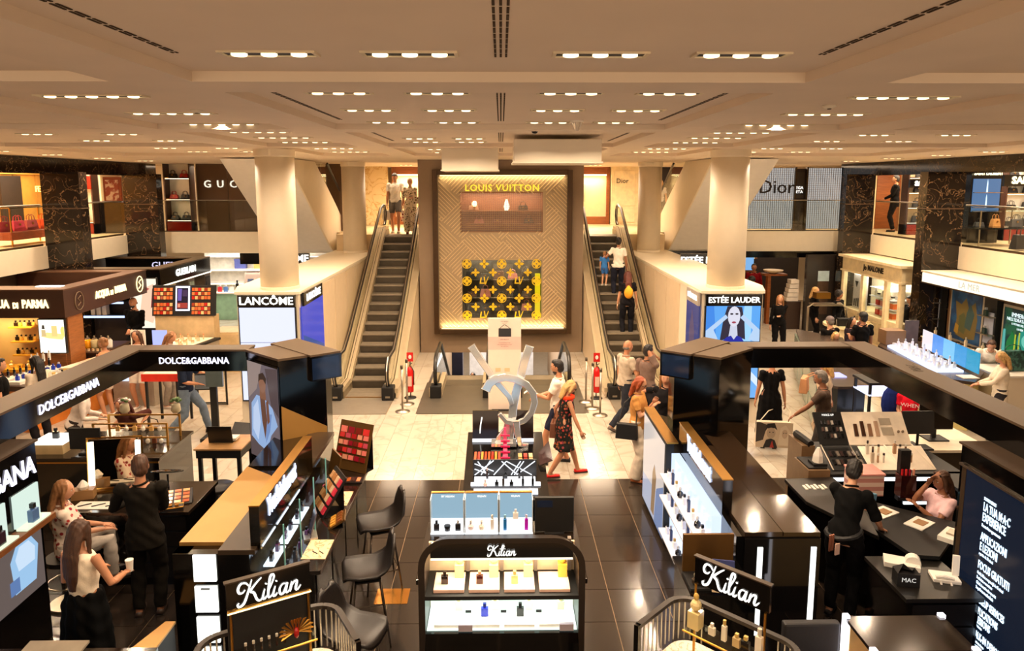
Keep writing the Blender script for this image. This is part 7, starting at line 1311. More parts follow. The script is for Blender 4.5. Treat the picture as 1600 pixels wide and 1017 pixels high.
for z in (.5, 1.0): bd(Q().box(6.3, 11.7, z, 7.1, 12.25, z+.03), 'lit_shelf', glow((214, 220, 250), 1.4), t, True)
bd(Q().box(6.28, 11.68, 1.2, 7.12, 12.27, 1.24), 'top', K(), t, True)
t = thing('makeup_table', 'cream round topped tester table crowded with products behind the seated people', 'table', (9.3, 18.6, 0)); bd(Q().lathe([(.5, 0), (.5, .8), (.62, .84), (.62, .9)], 9.3, 18.6, 24), 'body', mat('cream_lacquer'), t, True); bd(Q().lathe([(.3, .9), (.3, .96)], 9.3, 18.6, 18), 'riser', WHT(), t, True)
brow(8, (8.85, 18.4, .9), (9.75, 18.4, .9), [('tall', (40, 34, 30), (20, 20, 20), 'dark tube'), ('jar', (236, 206, 170), (210, 180, 120), 'beige jar')], 'cream round table', 'testers of the cream round table', 1.5)
t = thing('gold_display', 'small gold and white box on a steel arm stand above the seated people', 'stand', (8.9, 19.4, 0)); bd(Q().box(8.75, 19.35, 1.45, 9.15, 19.6, 1.62), 'gold_box', GLD(), t, True); bd(Q().tube([(8.6, 19.5, 0), (8.6, 19.5, 1.2), (8.75, 19.5, 1.3), (9.5, 19.5, 1.3), (9.7, 19.5, 1.15), (9.7, 19.5, .9)], .03, 8), 'arm', STL(), t, True); bd(Q().box(8.7, 19.3, 1.25, 9.5, 19.7, 1.29), 'plate', STL(), t, True)
# ================================================================ MAKE-UP KIOSK, front right
t = thing('screen_block', 'big black block with a dark blue screen of white Italian lettering at the lower right', 'display unit', (5.2, 5.0, 0))
bd(Q().box(4.52, 3.0, 0, 6.0, 6.62, 2.08), 'body', BL(), t, True); bd(Q().box(4.50, 2.98, 2.08, 6.02, 6.64, 2.10), 'top_plate', mat('dull_bronze'), t, True)
bd(Q().box(4.505, 3.2, .05, 4.52, 6.55, 1.88), 'screen', glow((2, 16, 34), 1.0), t, True); bd(Q().box(4.49, 3.2, 1.88, 4.52, 6.6, 1.9), 'screen_edge', STL(), t, True)
bd(Q().box(4.50, 6.5, .02, 4.56, 6.56, 1.9), 'gold_strip', mat('dark_bronze_rim'), t, True)
lb = glow((206, 232, 255), 1.6)
for s_, z, sz in (('SCOPRI I SERVIZI', 1.70, .045), ('LA TUA M\u00b7A\u00b7C', 1.62, .115), ('EXPERIENCE', 1.52, .115), ('Prenota il tuo appuntamento', 1.44, .045), ('APPLICAZIONI', 1.33, .11), ('E LEZIONI', 1.23, .11), ('a partire da 30 minuti', 1.16, .045), ('FOCUS GRATUITI', 1.05, .11), ('Occhi, labbra e sopracciglia in 15 minuti', .97, .045), ('Fondotinta e correttore', .92, .045), ('Chiedi ai nostri make-up artist', .87, .045), ('Scopri la tua tonalita ideale', .82, .045),
                  ('MAKEUP SERVICES', .72, .10), ('APPLICATIONS', .61, .10), ('& LESSONS', .52, .10), ('from 30 minutes', .46, .04), ('WALK-IN DEMOS', .37, .10), ('Free 15 minute demos', .30, .04), ('Ask our artists', .26, .04), ('Find your shade', .22, .04)):
    txt(s_, sz, (4.50, 6.22, z), (0, -1, 0), (0, 0, 1), lb, t, depth=.004, align='LEFT', xs=.48, bold=.002 if sz > .08 else 0)
t = thing('tester_station', 'white and black slanted tester station with product pictures on the right make-up kiosk', 'tester stand', (4.95, 9.1, .9))
A3 = lambda a, b: (4.30+a*1.30, 9.12+b*.30, 1.12+b*.36)       # upper slanted board
for nm, a0, a1, m_ in (('black_board', 0, .30, K()), ('white_board', .30, .95, mat('board_white', (240, 226, 206), .35))):
    bd(Q().ext([A3(a0, 0), A3(a1, 0), A3(a1, 1), A3(a0, 1)], (0, .02, -.02)), nm, m_, t, True)
B3 = lambda a, b: (4.30+a*1.35, 8.72+b*.38, .93+b*.18)
for nm, a0, a1, m_ in (('black_tray', 0, .36, K()), ('white_tray', .36, 1.0, mat('board_white'))): bd(Q().ext([B3(a0, 0), B3(a1, 0), B3(a1, 1), B3(a0, 1)], (0, .02, -.02)), nm, m_, t, True)
for a in (.0, .30, .66, .99): bd(Q().tube([B3(a, 0), A3(min(a, .95), 0)], .012, 5), 'strut', mat('board_white') if a > .3 else STL(), t, True)
for k, c in enumerate(((70, 44, 30), (60, 36, 26), (130, 96, 74), (170, 140, 116))): bd(Q().ext([A3(.38+k*.075, .25), A3(.42+k*.075, .25), A3(.43+k*.075, .62+.08*(k % 2)), A3(.395+k*.075, .62+.08*(k % 2))], (0, -.012, .012)), 'printed_swatch', lac(c), t, True)
for b0, b1 in ((.6, .8), (.28, .52)): bd(Q().ext([A3(.68, b0), A3(.80, b0), A3(.80, b1), A3(.68, b1)], (0, -.004, .004)), 'grey_window', mat('grey_swatch', (176, 164, 146), .4), t, True)
for k in range(2): bd(Q().ell(Vector(A3(.85+k*.045, .38))+Vector((0, -.008, .008)), (.02, .008, .022), 10), 'round_swatch', mat('grey_swatch2', (150, 132, 112), .4), t, True)
txt('MAKE-UP', .04, Vector(A3(.15, .90))+Vector((0, -.01, .008)), (1, 0, 0), (0, .64, .77), WL(1.2), t, depth=.002)
for k in range(18):
    bd(Q().ext([A3(.05+(k % 6)*.038, .2+(k//6)*.2), A3(.07+(k % 6)*.038, .2+(k//6)*.2), A3(.07+(k % 6)*.038, .32+(k//6)*.2), A3(.05+(k % 6)*.038, .32+(k//6)*.2)], (0, -.015, .015)), 'tester', lac(((40, 36, 36), (190, 180, 170), (90, 70, 64), (20, 20, 20))[k*7 % 4]), t, True)
for k in range(16): bd(Q().ext([B3(.03+(k % 8)*.038, .2+(k//8)*.35), B3(.055+(k % 8)*.038, .2+(k//8)*.35), B3(.055+(k % 8)*.038, .4+(k//8)*.35), B3(.03+(k % 8)*.038, .4+(k//8)*.35)], (0, -.012, .02)), 'tester', lac(((30, 28, 28), (120, 110, 100), (60, 46, 44))[k % 3]), t, True)
for k in range(12): bottle('tube' if k % 3 else 'tall', ((226, 206, 180), (190, 150, 116), (240, 230, 214), (130, 90, 66))[k % 4], ((60, 50, 46), (226, 220, 210))[k % 2], 4.86+(k % 6)*.075+(.14 if k % 6 > 2 else 0), 8.84+(k//6)*.14, .985+(k//6)*.066, 'foundation tube in the %s row of the white tester tray, %s from the left' % (('front', 'back')[k//6], ORD[k % 6]), 'foundation tubes', 0, 1.1)
t = thing('kiosk_counter', 'black kiosk counter with glowing white edge lines under the tester station', 'counter', (5.1, 9.0, 0))
bd(Q().box(4.25, 8.65, 0, 5.9, 9.75, .88), 'body', BL(), t, True); bd(Q().box(4.22, 8.62, .88, 5.95, 9.78, .92), 'top', K(), t, True)
for b in ((4.25, 8.63, .82, 5.6, 8.65, .86), (4.25, 8.63, .2, 4.29, 8.65, .82), (5.2, 8.63, .5, 5.6, 8.65, .53)): bd(Q().box(*b), 'light_line', glow((240, 248, 255), 2.2), t, True)
bd(Q().tube([(5.6, 8.64, .84), (5.78, 8.3, .84), (5.85, 7.6, .84)], .02, 6), 'light_line', glow((240, 248, 255), 2.2), t, True); bd(Q().box(5.6, 7.3, 0, 6.1, 8.65, .88), 'return_body', BL(), t, True); bd(Q().box(5.57, 7.28, .88, 6.13, 8.68, .92), 'return_top', K(), t, True)
t = thing('side_box', 'tall brown slotted box at the left end of the tester station', 'bin', (4.06, 8.85, 0)); bd(Q().box(3.92, 8.6, 0, 4.2, 9.05, .98), 'body', mat('brown_laminate', (120, 92, 62), .4), t, True); bd(Q().box(3.95, 8.59, .78, 4.12, 8.6, .82), 'slot', mat('dark_slot'), t, True); bd(Q().box(3.94, 8.64, .98, 4.18, 9.02, 1.0), 'black_rim', K(), t, True)
t = thing('side_box', 'taller brown box with a black stapler shaped head beyond the slotted box', 'bin', (4.05, 9.4, 0)); bd(Q().box(4.06, 9.15, 0, 4.24, 9.6, 1.1), 'body', mat('brown_laminate'), t, True); bd(Q().tube([(4.12, 9.5, 1.15), (4.18, 9.15, 1.12)], .05, 8), 'handle', K(), t, True)
t = thing('tissue_box', 'white tissue standing in a black holder left of the tester station', 'box', (4.12, 8.75, 1.0)); bd(Q().box(4.02, 8.68, 1.0, 4.2, 8.86, 1.03), 'holder', K(), t, True); bd(Q().lathe([(.07, 1.03), (.06, 1.12), (.02, 1.22)], 4.11, 8.77, 7), 'tissue', mat('tissue'), t, True)
t = thing('monitor', 'black monitor on a thin foot right of the tester station', 'monitor', (6.35, 10.2, .9)); bd(Q().box(6.1, 9.9, 1.05, 6.6, 9.93, 1.42), 'screen', mat('screen_black'), t, True); bd(Q().box(6.32, 9.93, .92, 6.38, 9.97, 1.1), 'neck', K(), t, True); bd(Q().box(6.2, 9.8, .9, 6.5, 10.05, .92), 'foot', K(), t, True)
t = thing('side_counter', 'cream topped counter end under the black monitor', 'counter', (6.4, 10, 0)); bd(Q().box(5.95, 9.5, 0, 6.9, 10.4, .86), 'body', BL(), t, True); bd(Q().box(5.92, 9.47, .86, 6.93, 10.43, .90), 'top', mat('pale_top'), t, True)
t = thing('laptop', 'open black laptop on a stand between the tester station and the monitor', 'laptop', (5.7, 9.45, .92)); bd(Q().ext([(5.55, 9.3, 1.2), (5.95, 9.3, 1.2), (6.05, 9.5, 1.46), (5.6, 9.5, 1.46)], (0, .02, 0)), 'lid', K(), t, True); bd(Q().box(5.6, 9.2, 1.0, 5.9, 9.4, 1.02), 'keyboard_base', K(), t, True); bd(Q().tube([(5.75, 9.35, .92), (5.75, 9.35, 1.2)], .02, 6), 'stem', K(), t, True)
t = thing('brush_holder', 'pyramid of clear round brush holders near the black block', 'stand', (5.35, 7.6, .92))
for r_ in range(6):
    for k in range(2 if r_ % 2 else 3): bd(Q().lathe([(.028, 0), (.034, .05)], 5.72+(k-1)*.055, 7.55+.0*r_, 10).xf(Matrix.Translation((0, 0, .93+r_*.075))), 'cup', mat('clear_cup', (210, 204, 196), .1, metal=.3), t, True)
bd(Q().box(5.63, 7.57, .92, 5.80, 7.6, 1.42), 'back_plate', mat('clear_cup'), t, True)
for k in range(4): bd(Q().tube([(5.66+k*.04, 7.55, 1.38), (5.65+k*.045, 7.55, 1.52)], .007, 5), 'brush', K(), t, True)
t = thing('artist_desk', 'black desk with drawers where the woman in the pink shirt sits', 'counter', (4.6, 7.3, 0))
bd(Q().prism([(3.95, 7.95), (4.25, 7.95), (5.05, 7.35), (4.4, 6.72), (4.2, 6.75)], 0, .84), 'body', BL(), t, True); bd(Q().prism([(3.92, 8.0), (4.28, 8.0), (5.1, 7.35), (4.42, 6.66), (4.17, 6.7)], .84, .88), 'top', K(), t, True)
t = thing('work_counter', 'broad black counter with small white sticks on top left of the artist in black', 'counter', (3.9, 8.1, 0)); bd(Q().prism([(3.62, 8.5), (3.62, 7.9), (4.0, 7.1), (4.25, 7.95), (4.2, 8.55)], 0, .86), 'body', BL(), t, True); bd(Q().prism([(3.59, 8.53), (3.59, 7.88), (4.0, 7.03), (4.24, 7.98), (4.22, 8.58)], .86, .90), 'top', mat('graphite_top', (26, 23, 20), .3), t, True)
for k in range(6): bd(Q().box(3.72+k*.05, 8.2+.03*(k % 2), .901, 3.75+k*.05, 8.32+.03*(k % 2), .91), 'white_stick', WHT(), label='short white stick on the broad black counter, %s from the left' % ORD[k], cat='stick', group='white sticks')
t = thing('front_counter', 'low black counter with a white phone and boxes before the artist in black', 'counter', (4.0, 6.6, 0)); bd(Q().box(3.75, 6.05, 0, 4.42, 6.75, .78), 'body', BL(), t, True); bd(Q().box(3.72, 6.02, .78, 4.45, 6.78, .82), 'top', mat('graphite_top'), t, True)
for k in range(3): bd(Q().box(3.8, 6.035, .08+k*.23, 4.38, 6.05, .29+k*.23), 'drawer', mat('drawer_black', (22, 19, 17), .25), t, True)
t = thing('phone', 'white desk phone with coiled cord on the low black counter', 'phone', (4.28, 6.35, .82), R(-15)); bd(Q().box(-.12, -.09, 0, .12, .09, .035), 'base', WHT(), t, bev=.006); bd(Q().ext([(.07, .02, .035), (.13, .02, .035), (.14, .06, .22), (.08, .06, .22)], (0, .02, 0)), 'card_slot', WHT(), t); bd(Q().tube([(-.1, -.07, .05), (-.04, -.07, .06), (.06, -.07, .05)], .018, 8), 'handset', WHT(), t)
bd(Q().tube([(-.06, -.1, .02), (-.05, -.16, -.1), (-.04, -.17, -.45), (.0, -.17, -.52), (.04, -.17, -.45), (.03, -.16, -.1), (.03, -.1, .02)], .011, 6), 'cord', mat('cord_white', (214, 206, 196), .5), t)
t = thing('paper_stack', 'white printer shaped box and papers on the low black counter', 'paper', (4.0, 6.6, .82), R(-25)); bd(Q().box(-.16, -.09, 0, .16, .1, .05), 'paper', WHT(), t, bev=.004); bd(Q().cyl(0, 0, 0, .09, .07, n=18).xf(Matrix.Translation((.1, .02, .05))@Matrix.Rotation(R(90), 4, 'X')@Matrix.Translation((0, 0, -.05))), 'paper_roll', WHT(), t)
t = thing('black_bag', 'small black gift box with white writing on the low black counter', 'box', (3.86, 6.28, .82), R(-10)); bd(Q().box(-.1, -.07, 0, .1, .07, .13), 'box', K(), t); txt('MAC', .06, (0, -.072, .07), (1, 0, 0), (0, 0, 1), WL(.6), t, w=False, depth=.002); bd(Q().add([(-.1, -.07, .13), (-.03, 0, .2), (.03, -.05, .16), (.1, 0, .2), (.1, .07, .13), (-.1, .07, .13)], [(0, 1, 5), (1, 2, 5), (2, 3, 4, 5)]), 'tissue_paper', K(), t)
for k, (x, y, rz, lab) in enumerate(((4.36, 7.62, .5, 'open white notebook on the desk before the seated woman'), (4.62, 7.35, .6, 'white sheet with brushes on the desk before the seated woman'), (4.78, 7.02, .7, 'white cosmetic case at the near end of the desk'))):
    t = thing('notebook' if k < 2 else 'cosmetic_case', lab, 'paper' if k < 2 else 'case', (x, y, .88), rz); bd(Q().box(-.15, -.1, 0, .15, .1, .012 if k < 2 else .05), 'cover', WHT(), t); bd(Q().box(-.05, -.06, .012 if k < 2 else .05, .08, .05, .02 if k < 2 else .07), 'item', mat('kraft', (150, 110, 66), .5) if k < 2 else STL(), t)
t = thing('pink_box', 'tall pink striped box behind the head of the artist in black', 'box', (4.35, 8.2, .9)); bd(Q().box(4.28, 8.1, .86, 4.62, 8.4, 1.12), 'box', mat('pink_stripe', (226, 196, 180), .5, kind='stripe', rgb2=(190, 130, 120), scale=3), t, True); bd(Q().box(4.27, 8.09, 1.12, 4.63, 8.41, 1.14), 'lid', mat('pink_box_lid', (226, 150, 140), .5), t, True)
t = thing('totem', 'slim dark upright stand with a red brown lipstick holder between the two women', 'stand', (4.75, 7.95, .88)); bd(Q().box(4.70, 7.93, .88, 4.82, 8.0, 1.5), 'post', K(), t, True); bd(Q().box(4.68, 7.85, .95, 4.86, 7.98, 1.22), 'holder', mat('wine_flap'), t, True)
for k in range(4): bd(Q().cyl(4.70+k*.045, 7.88, 1.2, 1.29, .014, n=8), 'lipstick', lac(lipc[k]), t, True)
# bottom right foreground
t = thing('light_frame_box', 'open cube with glowing white vertical edges at the bottom right', 'display box', (3.25, 5.2, 0))
bd(Q().box(2.86, 5.0, 1.0, 3.68, 5.45, 1.03), 'top', mat('smoked_top'), t, True); bd(Q().box(2.9, 5.42, 0, 3.65, 5.45, 1.0), 'back', mat('beige_back', (190, 160, 110), .4), t, True)
for x, y in ((2.87, 5.0), (3.67, 5.0), (2.87, 5.44), (3.67, 5.44)): bd(Q().box(x-.025, y-.022, .3, x+.022, y+.022, 1.05), 'light_post', glow((255, 248, 255), 2.6), t, True)
bd(Q().box(2.88, 5.02, .60, 3.66, 5.42, .63), 'shelf', mat('ochre_shelf'), t, True); bd(Q().box(2.86, 5.0, 0, 3.68, 5.45, .3), 'plinth', BL(), t, True)
t = thing('desk_chair', 'black upholstered chair back at the bottom right, left of the glowing cube', 'chair', (2.6, 5.3, 0)); bd(Q().box(2.36, 5.45, .48, 2.84, 5.53, .96), 'backrest', mat('charcoal_cloth', (30, 28, 30), .6, bump=.1), t, True, bev=.02); bd(Q().box(2.36, 5.0, .42, 2.84, 5.46, .50), 'seat', mat('charcoal_cloth'), t, True, bev=.02)
for x in (2.4, 2.8):
    for y in (5.04, 5.48): bd(Q().cyl(x, y, 0, .43, .015, n=8), 'leg', STL(), t, True)
t = thing('folding_chair', 'brown bench back at the bottom edge left of the right curved counter', 'chair', (.9, 5.0, 0)); bd(Q().box(.62, 5.0, .40, 1.0, 5.04, .62), 'backrest', mat('brown_seat', (70, 46, 38), .5), t, True, bev=.015); bd(Q().box(.62, 4.7, .34, 1.0, 5.0, .40), 'seat', mat('brown_seat'), t, True, bev=.01)
for x in (.66, .96):
    for y in (4.74, 4.98): bd(Q().cyl(x, y, 0, .35, .012, n=8), 'leg', K(), t, True)
# ================================================================ PEOPLE
# one builder: joints are posed with two-bone IK, the body is lofted along them and fused by a voxel remesh
def rx_(a): return Matrix.Rotation(a, 3, 'X')
def rz_(a): return Matrix.Rotation(a, 3, 'Z')
def ik(a, t, l1, l2, pole):
    a = Vector(a); t = Vector(t); d = t-a; L = min(d.length, (l1+l2)*.998); d.normalize(); t = a+d*L
    p = Vector(pole); p = p-d*p.dot(d); p.normalize(); c = (l1*l1+L*L-l2*l2)/(2*l1*L); c = max(-1, min(1, c))
    return a+d*(l1*c)+p*(l1*math.sqrt(max(0, 1-c*c))), t
HAIRC = {'dark': (22, 16, 13), 'brown': (72, 44, 26), 'light brown': (146, 100, 60), 'red': (150, 66, 26), 'blonde': (196, 156, 96), 'grey': (110, 102, 94), 'white': (206, 196, 180), 'auburn': (84, 32, 18)}
JOBS = []
def cloth(c, kind=None, rgb2=None, sc=18):
    k = 'cloth_%s_%s_%s' % ('_'.join(map(str, c)), kind, '_'.join(map(str, rgb2 or ())))
    return mat(k, c, .85, noise=.10, scale=sc, kind=kind, rgb2=rgb2, bump=.25)
def person(lab, x, y, z=0, rz=0, h=1.72, f=0, skin=(196, 140, 104), hair=('short', 'dark'), top=((230, 226, 216), 'short'), bot=('trousers', (40, 44, 60)), shoe=(30, 28, 28),
           lean=0, hp=0, hy=0, hl=None, hr=None, fl=None, fr=None, pel=None, vx=.013, extra=None, el=None, er=None, grp=None, twist=0):
    """local frame: faces +Y, origin between the feet. hl/hr hands, fl/fr feet, pel pelvis, lean torso pitch, hp/hy head pitch/yaw"""
    s = h/1.75; t = thing('person', lab, 'person', (x, y, z), rz, grp)
    sw, hw = (.155, .095) if f else (.185, .088); k = .92 if f else 1.0
    P = Vector(pel or (0, 0, .92)); T = rz_(R(twist))@rx_(-R(lean)); up = lambda a, b=0, c=0: P+T@Vector((c, b, a))
    neck = up(.52, -.01); hc = neck+T@Vector((0, .01, .045))+rx_(-R(lean*.5+hp*.3))@Vector((0, .015, .115))
    H = rz_(R(hy+twist))@rx_(-R(lean*.35+hp))
    body = Q()
    body.tube([up(-.10), up(-.02), up(.08), up(.18), up(.30, .01), up(.40), up(.47, -.01), up(.52, -.01)], [.09, hw+.075, hw+.062, .118*k, .138*k, .15*k, .125*k, .058], 14, ry=[.09, .112, .105, .092, .108+.012*f, .105, .082, .055], ref=(1, 0, 0))
    body.tube([up(.49, -.012), neck+T@Vector((0, .0, .03)), hc-Vector((0, .012, .03))], [.06*k, .052*k, .05*k], 10)
    J = {}
    for sd, S_ in ((-1, 'l'), (1, 'r')):
        sh = up(.455, -.005, sd*sw); ht = (hl if sd < 0 else hr) or (sd*.25, .06, .80); po = (el if sd < 0 else er) or (sd*.5, -1, -.2)
        e, w_ = ik(sh, ht, .285, .255, po)
        body.tube([up(.44, 0, sd*.08), sh, sh.lerp(e, .35), e, e.lerp(w_, .3), w_], [.05, .053*k, .045*k, .038*k, .040*k, .026*k], 10)
        J['s'+S_], J['e'+S_], J['w'+S_] = sh, e, w_
        hip = P+rz_(R(twist*.4))@Vector((sd*hw, 0, -.03)); ft = Vector((fl if sd < 0 else fr) or (sd*.10, 0, .07)); kn, an = ik(hip, ft, .43, .42, (sd*.12, 1, .05))
        body.tube([hip+Vector((0, 0, .05)), hip.lerp(kn, .25), kn.lerp(hip, .1), kn, kn.lerp(an, .3), an, an-Vector((0, 0, .03))], [.088, .088, .062, .056, .056, .037, .036], 10)
        fdir = Vector((0, 1, 0)) if abs((an-kn).y) < .25 or an.y > kn.y else Vector((0, .85, -.5)); body.tube([an-fdir*.04-Vector((0, 0, .03)), an+fdir*.06-Vector((0, 0, .035)), an+fdir*.15-Vector((0, 0, .048))], [.034, .038, .03], 8, ry=[.03, .026, .018])
        J['h'+S_], J['k'+S_], J['a'+S_], J['f'+S_] = hip, kn, an, fdir
    ex = Q()
    # head: shaped grid
    n, m_ = 24, 18; vs = []; c = hc
    for i in range(m_+1):
        a = math.pi*i/m_
        for j in range(n):
            b = 2*math.pi*j/n; d = Vector((math.sin(a)*math.cos(b), math.sin(a)*math.sin(b), math.cos(a)))
            px, py, pz = d.x*.074, d.y*.094, d.z*.116
            if pz < 0: q = -d.z; px *= 1-.30*q**1.4; py = py*(1-.16*q) + (.012*q if d.y > 0 else .022*q)
            if d.y > 0:
                py += .024*math.exp(-(px/.013)**2)*max(0, 1-abs(pz+.022)/.028)+.008*math.exp(-(px/.02)**2)*math.exp(-((pz+.058)/.012)**2)
                py -= .009*(math.exp(-((abs(px)-.03)/.014)**2))*math.exp(-((pz-.004)/.013)**2); py += .005*math.exp(-((pz-.028)/.01)**2)
            vs.append(c+H@Vector((px, py, pz)))
    ex.add(vs, [(i*n+j, (i+1)*n+j, (i+1)*n+(j+1) % n, i*n+(j+1) % n) for i in range(m_) for j in range(n)], 0)
    for sd in (-1, 1):
        ex.ell(c+H@Vector((sd*.075, -.004, -.008)), (.009, .018, .03), 8, 0, M=H)
        ex.ell(c+H@Vector((sd*.03, .078, .002)), (.013, .007, .006), 8, 2, M=H); ex.ell(c+H@Vector((sd*.03, .0835, .002)), (.0055, .003, .0055), 6, 3, M=H)
        ex.ell(c+H@Vector((sd*.031, .088, .021)), (.017, .004, .003), 6, 3, M=H)
        # hand: palm, four fingers of different length and a thumb leaving the side
        w_ = J['w'+('l' if sd < 0 else 'r')]; e = J['e'+('l' if sd < 0 else 'r')]; d = (w_-e).normalized(); side = d.cross(Vector((0, 0, 1)))
        if side.length < .3: side = Vector((0, 1, 0))
        side.normalize(); nn = side.cross(d); g = sd if d.z < -.6 else -sd; side = side*(g if abs(d.z) < .8 else 1)
        if abs(d.z) > .75: side = Vector((0, 1, 0)); side = (side-d*side.dot(d)).normalized(); nn = Vector((-sd, 0, 0))
        elif nn.z > 0: nn = -nn
        p0 = w_-d*.015; p1 = w_+d*.085; ex.tube([p0, w_+d*.03, p1], [.024, .036, .038], 8, 0, ry=[.018, .016, .013], ref=side)
        for q, (o_, L_) in enumerate(((.028, .068), (.010, .078), (-.009, .072), (-.027, .056))):
            b0 = p1+side*o_-d*.012; m1 = b0+d*L_*.5+nn*.008; ex.tube([b0, m1, m1+(d*.75+nn*.6).normalized()*L_*.5], [.0088, .0082, .006], 6, 0)
        b0 = w_+d*.025+side*.026; ex.tube([b0, b0+(d*.6+side*.7).normalized()*.034, b0+(d*.6+side*.7).normalized()*.034+(d+side*.15+nn*.3).normalized()*.03], [.011, .0095, .007], 6, 0)
    ex.ell(c+H@Vector((0, .086, -.056)), (.02, .006, .006), 8, 1, M=H)
    sk = mat('skin_%d_%d_%d' % skin, skin, .5, noise=.05, scale=10)
    S = Matrix.Scale(s, 4)
    ms = [sk, mat('lips', (150, 72, 62), .4, noise=.05), mat('eye_white', (220, 214, 206), .3, noise=0), mat('eye_dark', (34, 22, 16), .3, noise=0)]
    JOBS.append((body.xf(S), ex.xf(S), 'body', ms, t, vx, 0))
    # ---- clothes
    tc, tl = top[0], top[1]; tm = cloth(tc, *(top[2:4] if len(top) > 2 else ())); bk = bot[0] if bot else None
    g = Q(); sk_ = bk == 'skirt'; lo = -.16 if (len(top) > 4 and top[4] == 'long') else -.04
    if tl != 'dress': g.tube([up(.02 if sk_ else lo, 0), up(.07 if sk_ else .04), up(.16), up(.30, .01), up(.40), up(.47, -.01), up(.50, -.012)], [.12 if sk_ else hw+.098, .13 if sk_ else hw+.09, .14*k, .158*k, .170*k, .145*k, .072], 18, ry=[.09 if sk_ else .130, .1 if sk_ else .126, .115, .128+.014*f, .122, .098, .068])
    else:
        hz = bot[1]; cols = [(up(.50, -.012), .07, .065), (up(.46, -.01), .148*k, .10), (up(.38), .162*k, .122), (up(.28, .01), .152*k, .135), (up(.16), .132*k, .112), (up(.0), hw+.096, .135)]
        if P.z > .7: cols += [(Vector((P.x, P.y+.01, P.z-.25)), hw+.115, .15), (Vector((P.x, P.y+.01, hz)), hw+.14, .18)]
        g.tube([q[0] for q in cols][::-1], [q[1] for q in cols][::-1], 20, ry=[q[2] for q in cols][::-1])
    fr_ = {'none': 0, 'short': .62, 'elbow': 1.0, 'long': 2.0, 'dress': .35 if f else .6}.get(tl, .6)
    if tl == 'dress' and len(top) > 5: fr_ = top[5]
    for S_ in 'lr':
        sh, e, w_ = J['s'+S_], J['e'+S_], J['w'+S_]; r0 = .068*k
        if fr_ > 0: g.ell(sh+T@Vector((0, 0, .002)), (.071*k, .071*k, .068*k), 10)
        if fr_ > 0:
            if fr_ <= 1: g.tube([up(.42, 0, (-1 if S_ == 'l' else 1)*.09), sh, sh.lerp(e, fr_*.5), sh.lerp(e, fr_)], [.06, r0, r0*.98, r0*.98], 10)
            else: g.tube([up(.42, 0, (-1 if S_ == 'l' else 1)*.09), sh, sh.lerp(e, .5), e, e.lerp(w_, .5), e.lerp(w_, .9)], [.06, r0, .06*k, .053*k, .049*k, .040*k], 10)
    JOBS.append((g.xf(S), None, 'dress' if tl == 'dress' else ('jacket' if len(top) > 4 and top[4] == 'long' and fr_ == 2 else 'shirt'), [tm], t, vx, .006))
    if tl not in ('dress', 'none') : bd(Q().tube([q*s for q in [up(.515+.012*math.cos(a), .068*math.sin(a)-.012, .066*k*math.cos(a)) for a in [2*math.pi*i/12 for i in range(12)]]], .011*s, 6, closed=True), 'collar', tm if bk != 'x' else tm, t, smooth=True)
    if bk in ('trousers', 'shorts', 'wide', 'jeans'):
        g = Q(); bm_ = cloth(bot[1], *(bot[2:4] if len(bot) > 2 else ())); g.tube([up(-.09), up(-.02), up(.10)], [hw+.08, hw+.092, hw+.078], 16, ry=[.10, .126, .114])
        for S_ in 'lr':
            hp_, kn, an = J['h'+S_], J['k'+S_], J['a'+S_]; wd = 1.5 if bk == 'wide' else 1
            pts = [hp_+Vector((0, 0, .04)), hp_.lerp(kn, .3), hp_.lerp(kn, .75)]; rr = [.10, .099, .084 if wd == 1 else .105]
            if bk != 'shorts': pts += [kn, kn.lerp(an, .35), kn.lerp(an, .99)]; rr += [.074*wd**.8, .073*wd, .058*wd**1.4]
            g.tube(pts, rr, 12)
        JOBS.append((g.xf(S), None, 'shorts' if bk == 'shorts' else 'trousers', [bm_], t, vx, .006))
    elif bk == 'skirt':
        g = Q(); hz = bot[2]; g.tube([Vector((P.x, P.y, hz)), Vector((P.x, P.y, P.z-.3)), up(-.02), up(.12)], [hw+.16, hw+.14, hw+.115, .16*k], 20, ry=[.2, .18, .148, .134]); JOBS.append((g.xf(S), None, 'skirt', [cloth(bot[1])], t, vx, .008))
    if bot and bk != 'x' or True:
        if shoe:
            for S_ in 'lr':
                an, fd = J['a'+S_], J['f'+S_]; g = Q(); b = an-Vector((0, 0, .045)); g.tube([b-fd*.055, b+fd*.02, b+fd*.10, b+fd*.175], [.036, .042, .046, .034], 10, ry=[.035, .034, .026, .018])
                m2 = Q(); q = [b-fd*.06-Vector((0, 0, .02)), b+fd*.185-Vector((0, 0, .02))]; sd_ = Vector((.044, 0, 0)); m2.ext([q[0]-sd_*.85, q[0]+sd_*.85, q[1]+sd_*.7, q[1]-sd_*.7], (0, 0, -.014))
                o = bd(g.xf(S), 'shoe', mat('shoe_%d_%d_%d' % shoe, shoe, .5), t, smooth=True); bd(m2.xf(S), 'sole', mat('sole_pale' if sum(shoe) > 500 else 'sole_dark', (226, 220, 210) if sum(shoe) > 500 else (40, 34, 30), .6), o)
    # ---- hair
    hk, hcl = hair; hm = mat('hair_'+hcl.replace(' ', '_'), HAIRC[hcl], .5, noise=.25, scale=30, bump=.4); W = lambda a, b, c_: c+H@Vector((a, b, c_))
